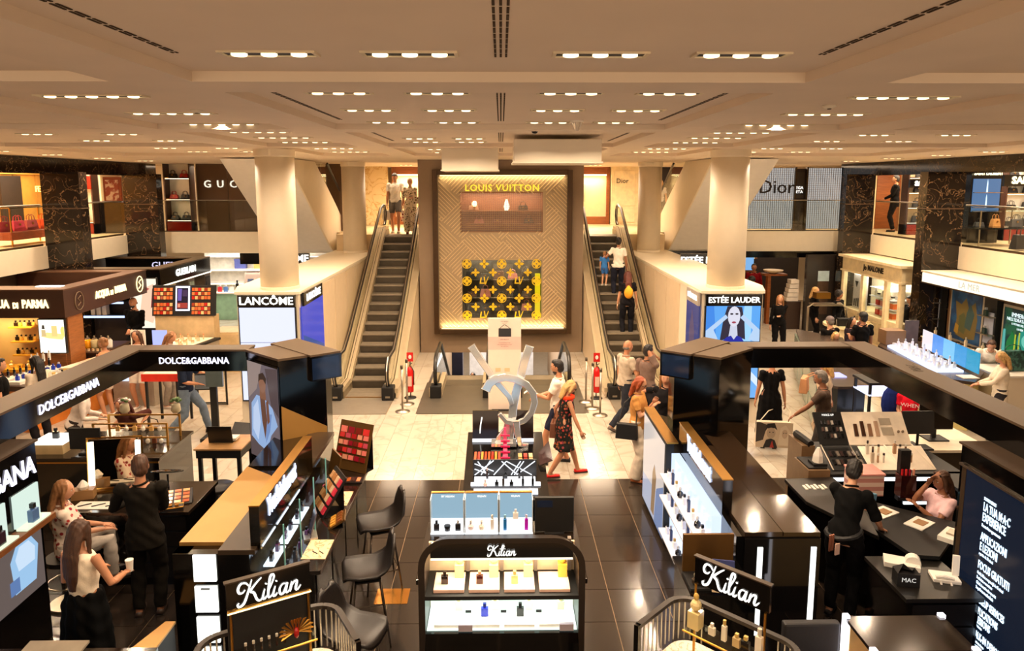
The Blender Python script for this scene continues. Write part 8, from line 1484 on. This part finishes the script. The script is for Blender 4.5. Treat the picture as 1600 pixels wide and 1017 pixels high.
    if hk != 'bald':
        g = Q(); g.ell(W(0, -.019, .022), (.083, .094, .103), 16, M=H); g.ell(W(0, -.045, -.02), (.078, .066, .08), 12, M=H)
        if hk == 'short': g.ell(W(0, .02, .088), (.062, .06, .035), 10, M=H)
        if hk in ('long', 'vlong', 'bob'):
            L_ = {'bob': .05, 'long': .26, 'vlong': .33}[hk]; bk_ = T@Vector((0, -.12, 0)); dn = T@Vector((0, -.01, -1))
            g.tube([W(0, -.05, .02), W(0, -.085, -.05), up(.50, -.115), up(.50, -.13)+dn*L_*.5, up(.50, -.12)+dn*L_], [.083, .084, .08, .074, .036], 12, ry=[.06, .05, .04, .032, .012])
            for sd in (-1, 1): g.tube([W(sd*.05, .02, .085), W(sd*.083, .01, .0), W(sd*.082, .0, -.08), (up(.46, .0, sd*.10) if hk != 'bob' else W(sd*.07, 0, -.12))+dn*(L_*.25 if hk != 'bob' else 0)], [.03, .024, .026, .014], 8)
        if hk == 'pony': g.tube([W(0, -.09, .04), W(0, -.14, .02), W(0, -.15, -.08), W(0, -.13, -.18)], [.025, .036, .032, .01], 8)
        if hk == 'bun': g.ell(W(0, -.1, .05), (.045, .045, .045), 10)
        if hk == 'afro': g.ell(W(0, -.03, .03), (.12, .12, .12), 14, M=H)
        JOBS.append((g.xf(S), None, 'hair', [hm], t, vx*.9, .004))
    else:
        g = Q(); g.ell(W(0, -.03, -.02), (.081, .07, .04), 12, M=H); JOBS.append((g.xf(S), None, 'hair', [hm], t, vx*.8, .002))
    ex_ = extra or ''
    if 'glasses' in ex_ or 'shades' in ex_:
        up_ = .075 if 'headshades' in ex_ else .002; fy_ = .05 if 'headshades' in ex_ else .092; m = Q()
        for sd in (-1, 1): m.ell(W(sd*.032, fy_, up_), (.025, .005, .018), 10, M=H); m.tube([W(sd*.055, fy_-.005, up_), W(sd*.08, fy_-.09, up_+.003)], .003, 5)
        m.tube([W(-.01, fy_, up_), W(.01, fy_, up_)], .003, 5); bd(m.xf(S), 'glasses', mat('dark_lens', (20, 16, 14), .1), t)
    if 'cap' in ex_:
        m = Q(); m.ell(W(0, -.015, .05), (.088, .104, .082), 14, M=H); m.tube([W(0, -.08, .06), W(0, -.15, .045)] if 'back' in ex_ else [W(0, .08, .06), W(0, .15, .045)], [.06, .045], 10, ry=[.008, .006]); bd(m.xf(S), 'cap', K() if 'greycap' not in ex_ else mat('grey_cap', (120, 110, 110), .8), t, smooth=True)
    if 'beard' in ex_: bd(Q().ell(W(0, .035, -.078), (.055, .048, .038), 12, M=H).xf(S), 'beard', hm, t, smooth=True)
    if 'scarf' in ex_: bd(Q().tube([q for q in [up(.50+.02*math.sin(a), .085*math.sin(a), .095*math.cos(a)) for a in [2*math.pi*i/12 for i in range(12)]]], .036, 8, closed=True).xf(S), 'scarf', mat('orange_scarf', (232, 66, 30), .8), t, smooth=True)
    if 'watch' in ex_: w_ = J['wl']; d = (J['el']-w_).normalized(); bd(Q().tube([w_+d*.02, w_+d*.045], .034, 12).xf(S), 'watch', STL(), t)
    if 'tie' in ex_: bd(Q().ext([q*s for q in (up(.50, .085, -.015), up(.50, .085, .015), up(.25, .155, .03), up(.22, .155, 0), up(.25, .155, -.03))], (0, .006, 0)), 'tie', K(), t)
    if 'pack' in ex_: m = Q(); m.ell(up(.27, -.19), (.115, .07, .15), 14, M=T); m.ell(up(.41, -.17), (.05, .04, .04), 8, M=T); bd(m.xf(S), 'backpack', mat('yellow_cloth', (232, 160, 30), .7, noise=.12), t, smooth=True)
    def at(p): q = Vector(p)*s; c_, s_ = math.cos(rz), math.sin(rz); return (x+q.x*c_-q.y*s_, y+q.x*s_+q.y*c_, z+q.z)
    return t, {k_: at(v) for k_, v in J.items() if k_[0] in 'wesahk'}, at
D = math.degrees
def hbag(loc, rz, w_, h_, c, lab, nm='handbag', strap=.2, thin=.09, pic=None, m=None, to=None):
    t = thing(nm, lab, 'bag', loc, rz); mm = m or mat('bag_%d_%d_%d' % c, c, .5, noise=.1, bump=.15)
    bd(Q().add([(-w_/2, -thin/2, 0), (w_/2, -thin/2, 0), (w_/2, thin/2, 0), (-w_/2, thin/2, 0), (-w_*.46, -thin*.35, h_), (w_*.46, -thin*.35, h_), (w_*.46, thin*.35, h_), (-w_*.46, thin*.35, h_)], [(0, 3, 2, 1), (4, 5, 6, 7), (0, 1, 5, 4), (1, 2, 6, 5), (2, 3, 7, 6), (3, 0, 4, 7)]), 'body', mm, t, bev=.012)
    if strap: q = (math.cos(-rz)*(to[0]-loc[0])-math.sin(-rz)*(to[1]-loc[1]), math.sin(-rz)*(to[0]-loc[0])+math.cos(-rz)*(to[1]-loc[1]), to[2]-loc[2]) if to else (0, 0, h_+strap); bd(Q().tube([(-w_*.4, 0, h_*.95), (q[0]*.5-w_*.3, q[1]*.5, h_+(q[2]-h_)*.7), q, (q[0]*.5+w_*.3, q[1]*.5, h_+(q[2]-h_)*.7), (w_*.4, 0, h_*.95)], .009, 6), 'strap', mm, t)
    if pic: art((-w_/2, -thin/2-.002, 0), (1, 0, 0), (0, 0, 1), w_, h_, pic, t, w=False, em=False)
    return t
SK1, SK2, SK3 = (206, 150, 116), (186, 128, 92), (150, 98, 68)
NA = R(180)
# upstairs couple at the top of the left escalator
p, J, A_ = person('man in white T-shirt and grey shorts on the left escalator landing upstairs', -3.28, 22.25, 3.1, NA, 1.88, skin=SK2, hair=('short', 'dark'), top=((226, 220, 208), 'short'), bot=('shorts', (110, 108, 106)), shoe=(214, 200, 184), hp=28, fl=(-.1, .15, .08), fr=(.1, -.1, .07), hr=(.24, .06, .8))
hbag((J['wr'][0]-.02, J['wr'][1]-.02, J['wr'][2]-.5), .3, .26, .3, (232, 226, 216), 'white paper bag in the left hand side of the man upstairs', 'paper_bag', .16)
hbag((J['wl'][0]+.02, J['wl'][1]-.03, J['wl'][2]-.55), -.2, .2, .34, (150, 60, 60), 'red and white printed bag between the couple upstairs', 'paper_bag', .16, m=cloth((226, 214, 204), 'flower', (150, 50, 60), 12))
p, J, A_ = person('blonde woman in cream flowered blouse and trousers on the landing upstairs', -2.78, 21.95, 3.1, NA, 1.72, 1, SK1, ('pony', 'blonde'), ((232, 216, 190), 'elbow', 'flower', (120, 110, 70), 'long'), ('wide', (230, 214, 190), 'flower', (120, 100, 70)), (110, 40, 30), hp=12, hl=(-.05, .26, 1.12), hr=(.25, .05, .85), fl=(-.1, .1, .08))
hbag((-2.56, 21.72, 4.02), .2, .24, .2, (210, 196, 176), 'pale flowered handbag on the forearm of the blonde woman upstairs', 'handbag', .08, m=cloth((222, 206, 182), 'flower', (130, 90, 60), 14))
person('woman in orange top in the dark opening far behind the left column upstairs', -5.35, 26.6, 3.1, 2.4, 1.68, 1, SK2, ('bob', 'dark'), ((206, 90, 50), 'none'), ('trousers', (30, 26, 26)), vx=.02)
person('blonde person in pale top far behind beyond the right upper escalator', 5.9, 26.4, 3.1, 2.8, 1.7, 1, SK1, ('bob', 'blonde'), ((206, 196, 190), 'short'), ('trousers', (60, 56, 60)), vx=.02)
person('man in black suit standing at the cash desk upstairs on the right', 12.55, 22.6, 3.1, R(60), 1.82, 0, SK2, ('short', 'dark'), ((13, 12, 13), 'long', None, None, 'long'), ('trousers', (14, 13, 14)), (20, 20, 20), hl=(-.12, .3, 1.0), vx=.016)
# right escalator riders
p, J, A_ = person('woman in white T-shirt with dark bun halfway up the right escalator', 3.08, 18.55, 1.60, R(-4), 1.66, 1, SK3, ('bun', 'dark'), ((232, 222, 206), 'short'), ('trousers', (30, 32, 44)), (40, 40, 40), hl=(-.30, .22, 1.12), twist=-6)
person('small child in blue held at the side of the woman in white on the escalator', 2.74, 18.72, 1.94, R(-30), .92, 0, SK1, ('short', 'light brown'), ((60, 120, 190), 'short'), ('shorts', (60, 110, 180)), (200, 190, 180), vx=.012)
p, J, A_ = person('woman with long auburn hair and yellow backpack on the right escalator', 3.12, 17.30, .82, R(-2), 1.70, 1, SK1, ('vlong', 'auburn'), ((24, 22, 26), 'short'), ('trousers', (26, 26, 32)), (20, 20, 20), extra='pack')
# foot of the right escalator
person('bald man in pale grey T-shirt and jeans striding toward the right escalator', 2.32, 12.98, 0, R(-66), 1.78, 0, SK2, ('bald', 'grey'), ((186, 170, 150), 'short'), ('jeans', (44, 46, 54)), (96, 82, 72), fl=(-.1, .34, .09), fr=(.1, -.34, .12), lean=4, pel=(0, 0, .88), hr=(.2, .3, 1.1))
person('dark haired man in grey brown T-shirt right of the bald man', 2.66, 12.55, 0, R(-50), 1.76, 0, SK2, ('short', 'dark'), ((120, 98, 88), 'short'), ('trousers', (44, 40, 44)), (150, 140, 130), hr=(.05, .17, 1.48))
p, J, A_ = person('red haired woman in tan shirt and wide white trousers with black bag', 2.12, 10.62, 0, R(-118), 1.70, 1, SK1, ('bob', 'red'), ((196, 138, 74), 'short'), ('wide', (222, 206, 186)), (170, 96, 50), hp=18, hl=(-.04, .24, 1.32), hr=(.08, .26, 1.28), extra='glasses')
hbag((1.92, 10.44, .74), R(-20), .34, .24, (20, 18, 18), 'black leather shoulder bag of the red haired woman in tan', 'shoulder_bag', .5, .12, to=(2.06, 10.6, 1.40))
p, J, A_ = person('woman in black T-shirt with long dark to blond hair behind the picture wall', 2.62, 10.95, 0, R(150), 1.70, 1, SK1, ('vlong', 'light brown'), ((26, 24, 26), 'short'), ('shorts', (30, 32, 44)), (236, 230, 222), hy=14, hr=(.46, .24, 1.32), extra='headshades')
# centre walkers
p, J, A_ = person('dark haired man in white polo shirt looking at a paper in his hand', .93, 11.30, 0, R(78), 1.80, 0, SK2, ('short', 'dark'), ((238, 230, 216), 'short'), ('shorts', (36, 38, 56)), (30, 28, 30), hp=8, hl=(-.08, .36, 1.16), hr=(.10, .36, 1.06), fl=(-.1, .2, .08), fr=(.1, -.14, .08), extra='beardless watch')
q = J['wl']; bd(Q().box(-.07, -.04, 0, .07, .04, .008).xf(Matrix.Translation((q[0]-.12, q[1], q[2]+.05))@Matrix.Rotation(R(-35), 4, 'Y')), 'paper_note', WHT(), label='small white note in the hand of the man in the white polo', cat='paper')
p, J, A_ = person('blonde woman in black flowered dress with orange scarf and red shoes', .98, 10.78, 0, R(-82), 1.60, 1, SK2, ('bob', 'blonde'), ((34, 34, 30), 'dress', 'flower', (190, 90, 70), '', 0), ('dress', .50), (222, 30, 20), hp=26, lean=8, fl=(-.09, .28, .08), fr=(.09, -.26, .1), hr=(.3, .24, .86), hl=(-.2, -.05, .9), extra='scarf shades')
hbag((.83, 10.92, .62), R(80), .28, .24, (110, 66, 44), 'brown leather handbag on the arm of the woman in the flowered dress', 'handbag', .3, .11, to=(.93, 10.92, 1.2))
person('person in dark red top sitting on the lower floor beyond the down escalators', -.98, 23.9, -3.4, R(160), 1.6, 1, SK2, ('long', 'dark'), ((90, 20, 30), 'short'), ('trousers', (40, 34, 40)), vx=.016)
# left side
p, J, A_ = person('man in navy shirt and blue jeans walking right with a black folder', -5.80, 12.75, 0, R(-82), 1.76, 0, SK2, ('short', 'brown'), ((30, 38, 56), 'elbow'), ('jeans', (110, 124, 140)), (60, 54, 50), hp=16, fl=(-.1, .34, .09), fr=(.1, -.3, .12), pel=(0, 0, .88), hl=(-.10, .42, 1.10), hr=(.16, .28, 1.0))
q = J['wr']; t = thing('folder', 'black folder held by the man in the navy shirt', 'folder', (q[0]+.05, q[1]+.03, q[2]-.12), R(5)); bd(Q().box(-.13, -.015, 0, .13, .015, .30), 'cover', K(), t, bev=.004); bd(Q().box(-.12, -.018, .02, .12, -.015, .28), 'page_edge', mat('grey_card', (120, 130, 140), .5), t)
person('brunette woman in pale camisole and white shorts beyond the sign frame', -7.45, 14.35, 0, R(175), 1.68, 1, SK2, ('long', 'brown'), ((226, 190, 170), 'none'), ('shorts', (226, 214, 200)), (226, 220, 212), hp=18)
person('woman with pinned up brown hair seen sideways beyond the sign frame', -7.85, 13.85, 0, R(70), 1.64, 1, SK2, ('bun', 'light brown'), ((206, 150, 110), 'none'), ('shorts', (222, 206, 190)), (222, 214, 206), hp=10)
person('woman with long light brown hair in white top bending to the red table', -6.95, 14.45, 0, R(-100), 1.66, 1, SK1, ('long', 'light brown'), ((226, 220, 220), 'short'), ('trousers', (150, 140, 130)), (200, 190, 180), hp=28, lean=14, hl=(.02, .24, 1.2))
person('bearded bald man in black with hands together behind the make-up counter', -8.95, 17.2, 0, R(170), 1.92, 0, SK2, ('bald', 'dark'), ((12, 11, 12), 'long', None, None, 'long'), ('trousers', (22, 22, 24)), (20, 20, 20), hl=(-.03, .17, 1.0), hr=(.03, .18, 1.0), extra='beard')
person('man in black T-shirt at the left edge facing the woman in the white blouse', -8.35, 11.6, 0, R(-60), 1.78, 0, SK1, ('short', 'dark'), ((14, 13, 14), 'short'), ('trousers', (15, 14, 16)), (20, 20, 20), hp=8)
person('woman in white blouse and black tie with dark hair at the left', -8.03, 12.1, 0, R(60), 1.70, 1, SK1, ('long', 'dark'), ((232, 216, 194), 'long'), ('trousers', (28, 26, 30)), (20, 20, 20), hp=22, hl=(-.05, .25, 1.05), extra='tie')
p, J, A_ = person('brown haired woman with dark handbag sitting at the marble floor behind the brass rack', -6.05, 11.3, 0, R(165), 1.66, 1, SK2, ('long', 'auburn'), ((70, 36, 30), 'elbow'), ('trousers', (50, 34, 30)), (30, 24, 22), pel=(0, 0, .50), fl=(-.12, .42, .07), fr=(.12, .42, .07), lean=16, hp=25)
hbag((-5.62, 11.05, .5), .5, .32, .24, (40, 26, 22), 'dark brown handbag right of the seated woman behind the brass rack', 'handbag', .16, .12)
t = thing('chair', 'small dark chair under the seated woman behind the brass rack', 'chair', (-6.05, 11.35, 0)); bd(Q().box(-.2, -.2, .36, .2, .2, .40), 'seat', K(), t)
for a in (-.17, .17):
    for b in (-.17, .17): bd(Q().cyl(a, b, 0, .36, .015, n=6), 'leg', K(), t)
person('woman in white blouse leaning over the counter left of the brass rack', -6.75, 10.9, 0, R(-70), 1.62, 1, SK1, ('bun', 'brown'), ((232, 218, 206), 'long'), ('trousers', (60, 50, 46)), (40, 36, 34), lean=24, hp=20, hl=(-.12, .42, 1.0), hr=(.12, .42, 1.0))
# foreground left
p, J, A_ = person('blonde woman in white blouse with pink print sitting at the make-up counter', -4.78, 7.42, 0, R(-62), 1.70, 1, SK1, ('long', 'light brown'), ((232, 214, 198), 'elbow', 'flower', (190, 60, 60)), ('trousers', (186, 176, 164)), (60, 50, 46), pel=(0, 0, .66), fl=(-.12, .40, .30), fr=(.14, .44, .30), hl=(-.04, .36, .84), hr=(.06, .38, .82), hp=4, hy=-8, vx=.011)
t = thing('bar_chair', 'black stool under the seated woman in the printed blouse', 'stool', (-4.78, 7.38, 0)); bd(Q().cyl(0, 0, .52, .57, .2, n=20), 'seat', K(), t); bd(Q().cyl(0, 0, .03, .52, .03, n=10), 'column', STL(), t); bd(Q().cyl(0, 0, 0, .03, .2, n=20), 'base', STL(), t); bd(Q().tube([(.2*math.cos(a), .2*math.sin(a), .27) for a in [math.pi/6*i for i in range(12)]], .012, 6, closed=True), 'foot_ring', STL(), t)
p, J, A_ = person('woman with long brown hair in white tank top and black skirt, back turned', -3.74, 5.98, 0, R(-12), 1.70, 1, SK2, ('vlong', 'brown'), ((236, 220, 196), 'none'), ('skirt', (9, 9, 9), .12), (30, 26, 26), hl=(-.1, .24, 1.1), hr=(.22, .26, 1.08), vx=.011)
q = J['wr']; t = thing('paper_cup', 'white cup in the hand of the woman in the white tank top', 'cup', (q[0]+.01, q[1]+.07, q[2]-.02)); bd(Q().lathe([(.026, 0), (.034, .1)], n=14), 'cup', WHT(), t); bd(Q().cyl(0, 0, .1, .112, .036, n=14), 'lid', WHT(), t)
person('man in dark olive suit standing at the make-up counter, back turned', -3.80, 7.18, 0, R(14), 1.82, 0, SK2, ('short', 'brown'), ((26, 22, 16), 'long', None, None, 'long'), ('trousers', (24, 20, 15)), (60, 44, 34), hl=(-.22, .36, 1.12), hr=(.1, .34, 1.0), hp=10, hy=14, vx=.011)
# far left shop assistants
for x_, y_, lb_ in ((-8.0, 24.6, 'left'), (-7.3, 25.0, 'right')): person('dark haired assistant in black far behind on the left, %s of two' % lb_, x_, y_, 0, R(120 if x_ < -7.8 else 60), 1.78, 0, SK1, ('short', 'dark'), ((14, 13, 14), 'long'), ('trousers', (14, 13, 14)), vx=.02, hp=15)
# right side
p, J, A_ = person('grey haired man in brown grey polo pointing to the left', 5.10, 10.75, 0, R(62), 1.74, 0, SK3, ('short', 'grey'), ((88, 72, 62), 'short'), ('trousers', (60, 54, 50)), (50, 44, 40), hp=12, hl=(-.22, .50, .92), hr=(.22, .1, .8), lean=6)
p, J, A_ = person('woman in cream top behind the man in the grey polo', 5.62, 11.9, 0, R(60), 1.64, 1, SK1, ('bob', 'blonde'), ((236, 216, 186), 'short'), ('trousers', (206, 180, 150)), (200, 180, 160), hp=10, hr=(.3, -.1, .82))
hbag((5.28, 11.95, 1.02), R(60), .34, .26, (196, 140, 96), 'beige leather bag on the shoulder of the woman in cream', 'handbag', .2, .14, to=(5.5, 11.9, 1.36))
p, J, A_ = person('woman in black dress with white collar carrying a big picture bag', 4.70, 11.95, 0, R(-12), 1.72, 1, SK2, ('bun', 'dark'), ((12, 11, 12), 'dress', None, None, '', .5), ('dress', .25), (30, 26, 26), hr=(.26, .04, .80), twist=8)
pic = [((196, 176, 150), [(0, 0), (1, 0), (1, 1), (0, 1)]), ((60, 50, 44), [(0, .2), (.2, .3), (.3, .9), (.1, 1), (0, 1)]), ((30, 26, 24), [(.24, .6), (.3, .95), (.5, .98), (.58, .7), (.5, .78), (.3, .76)]), ((170, 150, 128), (.41, .58, .12, .22)), ((30, 26, 26), [(.2, 0), (.6, 0), (.52, .3), (.42, .36), (.28, .3)]), ((150, 40, 30), [(.38, 0), (.5, 0), (.45, .3)]), ((206, 190, 166), [(.6, .1), (.66, .8), (.8, .92), (.95, .6), (.98, .1)]), ((184, 160, 136), (.78, .56, .08, .18)), ((40, 34, 30), (.37, .62, .02, .02)), ((40, 34, 30), (.46, .62, .02, .02)), ((50, 42, 36), (.75, .6, .015, .02)), ((50, 42, 36), (.81, .6, .015, .02))]
hbag((4.62, 11.55, .18), R(-8), .60, .44, (206, 190, 166), 'large bag printed with a black and white couple photo, held low', 'printed_bag', .2, .14, pic, to=tuple(Vector(J['wr'])-Vector((0, 0, .05))))
p, J, A_ = person('child in red T-shirt with blue jacket beneath the right sign frame', 6.75, 11.25, 0, R(150), 1.42, 0, SK1, ('short', 'brown'), ((214, 24, 44), 'short'), ('jeans', (50, 70, 110)), (60, 60, 60), hl=(-.1, .24, 1.0), hr=(.12, .22, .98))
bd(Q().ell((6.52, 11.42, .98), (.16, .10, .28), 12), 'jacket', cloth((30, 44, 110)), label='blue jacket hanging over the arm of the child in red', cat='jacket'); txt('WHEN', .09, (0, .152, 1.02), (-1, 0, 0), (0, 0, 1), mat('shirt_print', (240, 226, 226), .6), p, w=False, depth=.002)
hbag((6.66, 10.98, .74), R(-20), .34, .16, (30, 28, 28), 'black and white striped pouch held by the child in red', 'pouch', 0, .1, m=cloth((20, 20, 20), 'stripe', (236, 226, 214), 5))
person('man in black T-shirt and black cap at the round cream table, back turned', 8.12, 15.55, 0, R(10), 1.80, 0, SK3, ('short', 'dark'), ((12, 11, 12), 'short'), ('trousers', (13, 12, 13)), (150, 140, 130), extra='cap', hl=(-.1, .3, 1.15))
person('long haired woman in black holding white bottle behind the green glass counter', 7.5, 18.75, 0, R(170), 1.70, 1, SK1, ('long', 'light brown'), ((13, 12, 13), 'long'), ('trousers', (13, 12, 13)), (20, 20, 20), hl=(.04, .24, 1.15), hy=-20)
person('blonde woman in black beside the dark door panel', 8.95, 19.9, 0, R(-110), 1.74, 1, SK1, ('bob', 'blonde'), ((14, 13, 14), 'long'), ('trousers', (13, 12, 13)), (20, 20, 20), extra='shades')
person('dark curly haired person in black right of the blonde woman', 9.5, 19.6, 0, R(-150), 1.68, 1, SK3, ('afro', 'dark'), ((14, 13, 14), 'long'), ('trousers', (13, 12, 13)), (20, 20, 20))
sit = dict(pel=(0, 0, .55), fl=(-.12, .40, .10), fr=(.12, .40, .10))
for lb_, x_, y_, r_, hh, ff, hr_, tp, e_ in (('grey capped man in black coat seated with his back turned', 7.95, 16.75, 15, 1.78, 0, ('short', 'grey'), (13, 12, 13), 'greycap'), ('dark long haired seated woman in mauve black', 8.70, 17.2, 200, 1.66, 1, ('long', 'dark'), (50, 40, 48), ''), ('auburn haired seated woman, back turned', 8.60, 16.55, 20, 1.68, 1, ('long', 'auburn'), (66, 40, 46), ''), ('blond seated child with hands at the face', 7.85, 16.25, 190, 1.45, 1, ('bob', 'blonde'), (60, 50, 46), '')):
    person(lb_, x_, y_, 0, R(r_), hh, ff, SK1, hr_, (tp, 'long'), ('trousers', (15, 14, 16)), (20, 20, 20), hp=12, extra=e_, hl=(-.06, .24, 1.0 if 'child' in lb_ else .8), hr=(.06, .24, 1.02 if 'child' in lb_ else .8), **dict(sit, pel=(0, 0, .62)))
    t = thing('round_stool', 'plain stool under the %s' % lb_.split(' with')[0].split(',')[0], 'stool', (x_, y_, 0)); q_ = hh/1.75*.62-.12; bd(Q().cyl(0, 0, q_-.05, q_, .18, n=16), 'seat', K(), t); bd(Q().cyl(0, 0, 0, q_-.05, .03, n=8), 'column', STL(), t)
t = thing('shoulder_bag', 'black bag standing on the round cream table left of the man with the cap', 'bag', (9.0, 18.25, .9)); bd(Q().box(-.16, -.06, 0, .16, .06, .22), 'body', K(), t, bev=.02); bd(Q().tube([(-.1, 0, .2), (-.05, 0, .42), (.05, 0, .42), (.1, 0, .2)], .01, 6), 'strap', K(), t)
person('assistant in cream top with a thin strap, back turned, dark shop', 8.05, 22.5, 0, R(-10), 1.70, 1, SK2, ('afro', 'dark'), ((222, 200, 170), 'short'), ('trousers', (180, 160, 130)), vx=.017)
person('assistant in dark red jacket behind the tall wooden console', 8.75, 24.3, 0, R(170), 1.92, 0, SK2, ('short', 'dark'), ((130, 16, 24), 'long'), ('trousers', (30, 26, 26)), vx=.02)
person('assistant in black inside the cream kiosk', 10.85, 18.4, 0, R(100), 1.72, 0, SK1, ('short', 'dark'), ((13, 12, 13), 'long'), ('trousers', (13, 12, 13)), hp=22, vx=.016)
p, J, A_ = person('blonde woman in loose white lace blouse reading papers at the right edge', 9.0, 12.3, 0, R(70), 1.66, 1, SK1, ('bob', 'blonde'), ((236, 224, 204), 'long', None, None, 'long'), ('trousers', (50, 46, 50)), (60, 50, 46), hp=26, hl=(-.04, .38, 1.06), hr=(.1, .36, 1.04))
person('brown haired person in white shirt bending down at the right edge', 10.1, 14.25, 0, R(150), 1.74, 0, SK1, ('short', 'brown'), ((236, 226, 210), 'elbow'), ('trousers', (60, 50, 44)), (60, 50, 46), lean=48, hp=10, hl=(-.2, .55, .85), hr=(.2, .5, .82))
hbag((9.98, 13.4, .99), .1, .46, .40, (30, 70, 66), 'green marbled shopping bag at the right edge', 'shopping_bag', .12, .16, m=mat('green_bag', (24, 60, 60), .5, kind='blotch', rgb2=(60, 110, 100), scale=14))
# make-up artist and customer
p, J, A_ = person('short haired make-up artist in black bending over the black counter', 3.62, 7.02, 0, R(-40), 1.76, 1, SK1, ('short', 'dark'), ((10, 10, 10), 'elbow'), ('trousers', (10, 9, 10)), (24, 22, 22), lean=22, hp=16, hl=(.02, .52, 1.04), hr=(.26, .42, .92), vx=.011)
bd(Q().tube([(3.62+.17*math.cos(a)-.02, 7.0+.15*math.sin(a), .98+.03*math.cos(a)) for a in [math.pi/8*i for i in range(16)]], .025, 6, closed=True), 'tool_belt', K(), label='black brush belt round the waist of the make-up artist', cat='belt')
t = thing('name_badge', 'pale card and brushes hanging on the belt of the make-up artist', 'badge', (3.47, 6.86, .8), .4); bd(Q().box(-.03, -.01, 0, .03, 0, .12), 'card', mat('blush_plinth'), t)
for k in range(3): bd(Q().tube([(-.06-k*.025, 0, .06), (-.07-k*.025, -.01, .24)], .008, 6), 'brush', mat('rose_gold', (214, 140, 110), .3, metal=.7), t)
t = thing('cloth', 'light blue folded cloth in the hand of the make-up artist', 'cloth', (4.02, 7.3, 1.12), .6); bd(Q().box(-.07, -.03, 0, .07, .03, .14).xf(Matrix.Rotation(R(15), 4, 'Y')), 'cloth', mat('blue_cloth', (110, 160, 190), .8), t, bev=.01); bd(Q().box(-.05, -.034, .02, .05, -.03, .1), 'fold', mat('blue_cloth'), t)
p, J, A_ = person('woman in pale pink shirt with sunglasses on her hair, hand at her face', 5.08, 7.72, 0, R(100), 1.70, 1, SK3, ('bob', 'brown'), ((240, 200, 204), 'short'), ('trousers', (60, 50, 50)), (60, 50, 46), pel=(0, 0, .58), fl=(-.12, .42, .14), fr=(.14, .42, .14), hl=(-.04, .34, .98), hr=(.03, .17, 1.22), er=(.4, .2, -1), hp=6, extra='headshades', vx=.011)
t = thing('round_stool', 'black stool under the woman in the pink shirt', 'stool', (5.1, 7.72, 0)); bd(Q().cyl(0, 0, .40, .46, .19, n=18), 'seat', K(), t); bd(Q().cyl(0, 0, 0, .40, .03, n=8), 'column', STL(), t)
# ================================================================ finish: text to mesh, fuse the bodies and clothes
tmp = []
for mb_, ex, nm, ms, par, vx, fold in JOBS:
    me = bpy.data.meshes.new(nm); me.from_pydata(mb_.v, [], mb_.f); o = bpy.data.objects.new('fusing', me); COL.objects.link(o)
    m = o.modifiers.new('r', 'REMESH'); m.mode = 'VOXEL'; m.voxel_size = vx; q = o.modifiers.new('s', 'SMOOTH'); q.iterations = 3; q.factor = .5; tmp.append(o)
bpy.context.view_layer.update(); dg = bpy.context.evaluated_depsgraph_get()
for o in _pend:
    me = bpy.data.meshes.new_from_object(o.evaluated_get(dg), depsgraph=dg)
    n = bpy.data.objects.new('lettering', me); COL.objects.link(n); n.parent = o.parent; n.matrix_basis = o.matrix_basis.copy(); o.name = 'old_text'; n.name = 'lettering'
    tmp.append(o)
for o, (mb_, ex, nm, ms, par, vx, fold) in zip(list(tmp), JOBS):
    e = o.evaluated_get(dg).to_mesh(); nv = len(e.vertices); V = np.empty(nv*3); e.vertices.foreach_get('co', V); V = V.reshape(-1, 3)
    if fold:
        N_ = np.empty(nv*3); e.vertices.foreach_get('normal', N_); N_ = N_.reshape(-1, 3); x_, y_, z_ = V.T
        if nm == 'hair': w_ = np.sin(x_*230+3*np.sin(z_*18))*.6+np.sin(y_*170+2*np.sin(z_*23))*.5
        else: w_ = np.sin(z_*42+5*np.sin(x_*9+y_*7))*.5+np.sin(x_*47+z_*19+3*np.sin(z_*13))*.4+(np.sin(np.arctan2(y_, x_)*9)*1.2 if nm in ('skirt', 'dress') else 0)
        V = V+N_*(w_*fold)[:, None]
    F_ = [tuple(p.vertices) for p in e.polygons]; vs = [tuple(v) for v in V]; mi = [0]*len(F_)
    if ex: b_ = len(vs); vs += ex.v; F_ += [tuple(i+b_ for i in f) for f in ex.f]; mi += ex.m
    me = bpy.data.meshes.new(nm); me.from_pydata(vs, [], F_)
    for m in ms: me.materials.append(m)
    if any(mi): me.polygons.foreach_set('material_index', mi)
    me.update(); me.shade_smooth(); n = bpy.data.objects.new(nm, me); COL.objects.link(n); n.parent = par
for o in tmp: bpy.data.objects.remove(o)
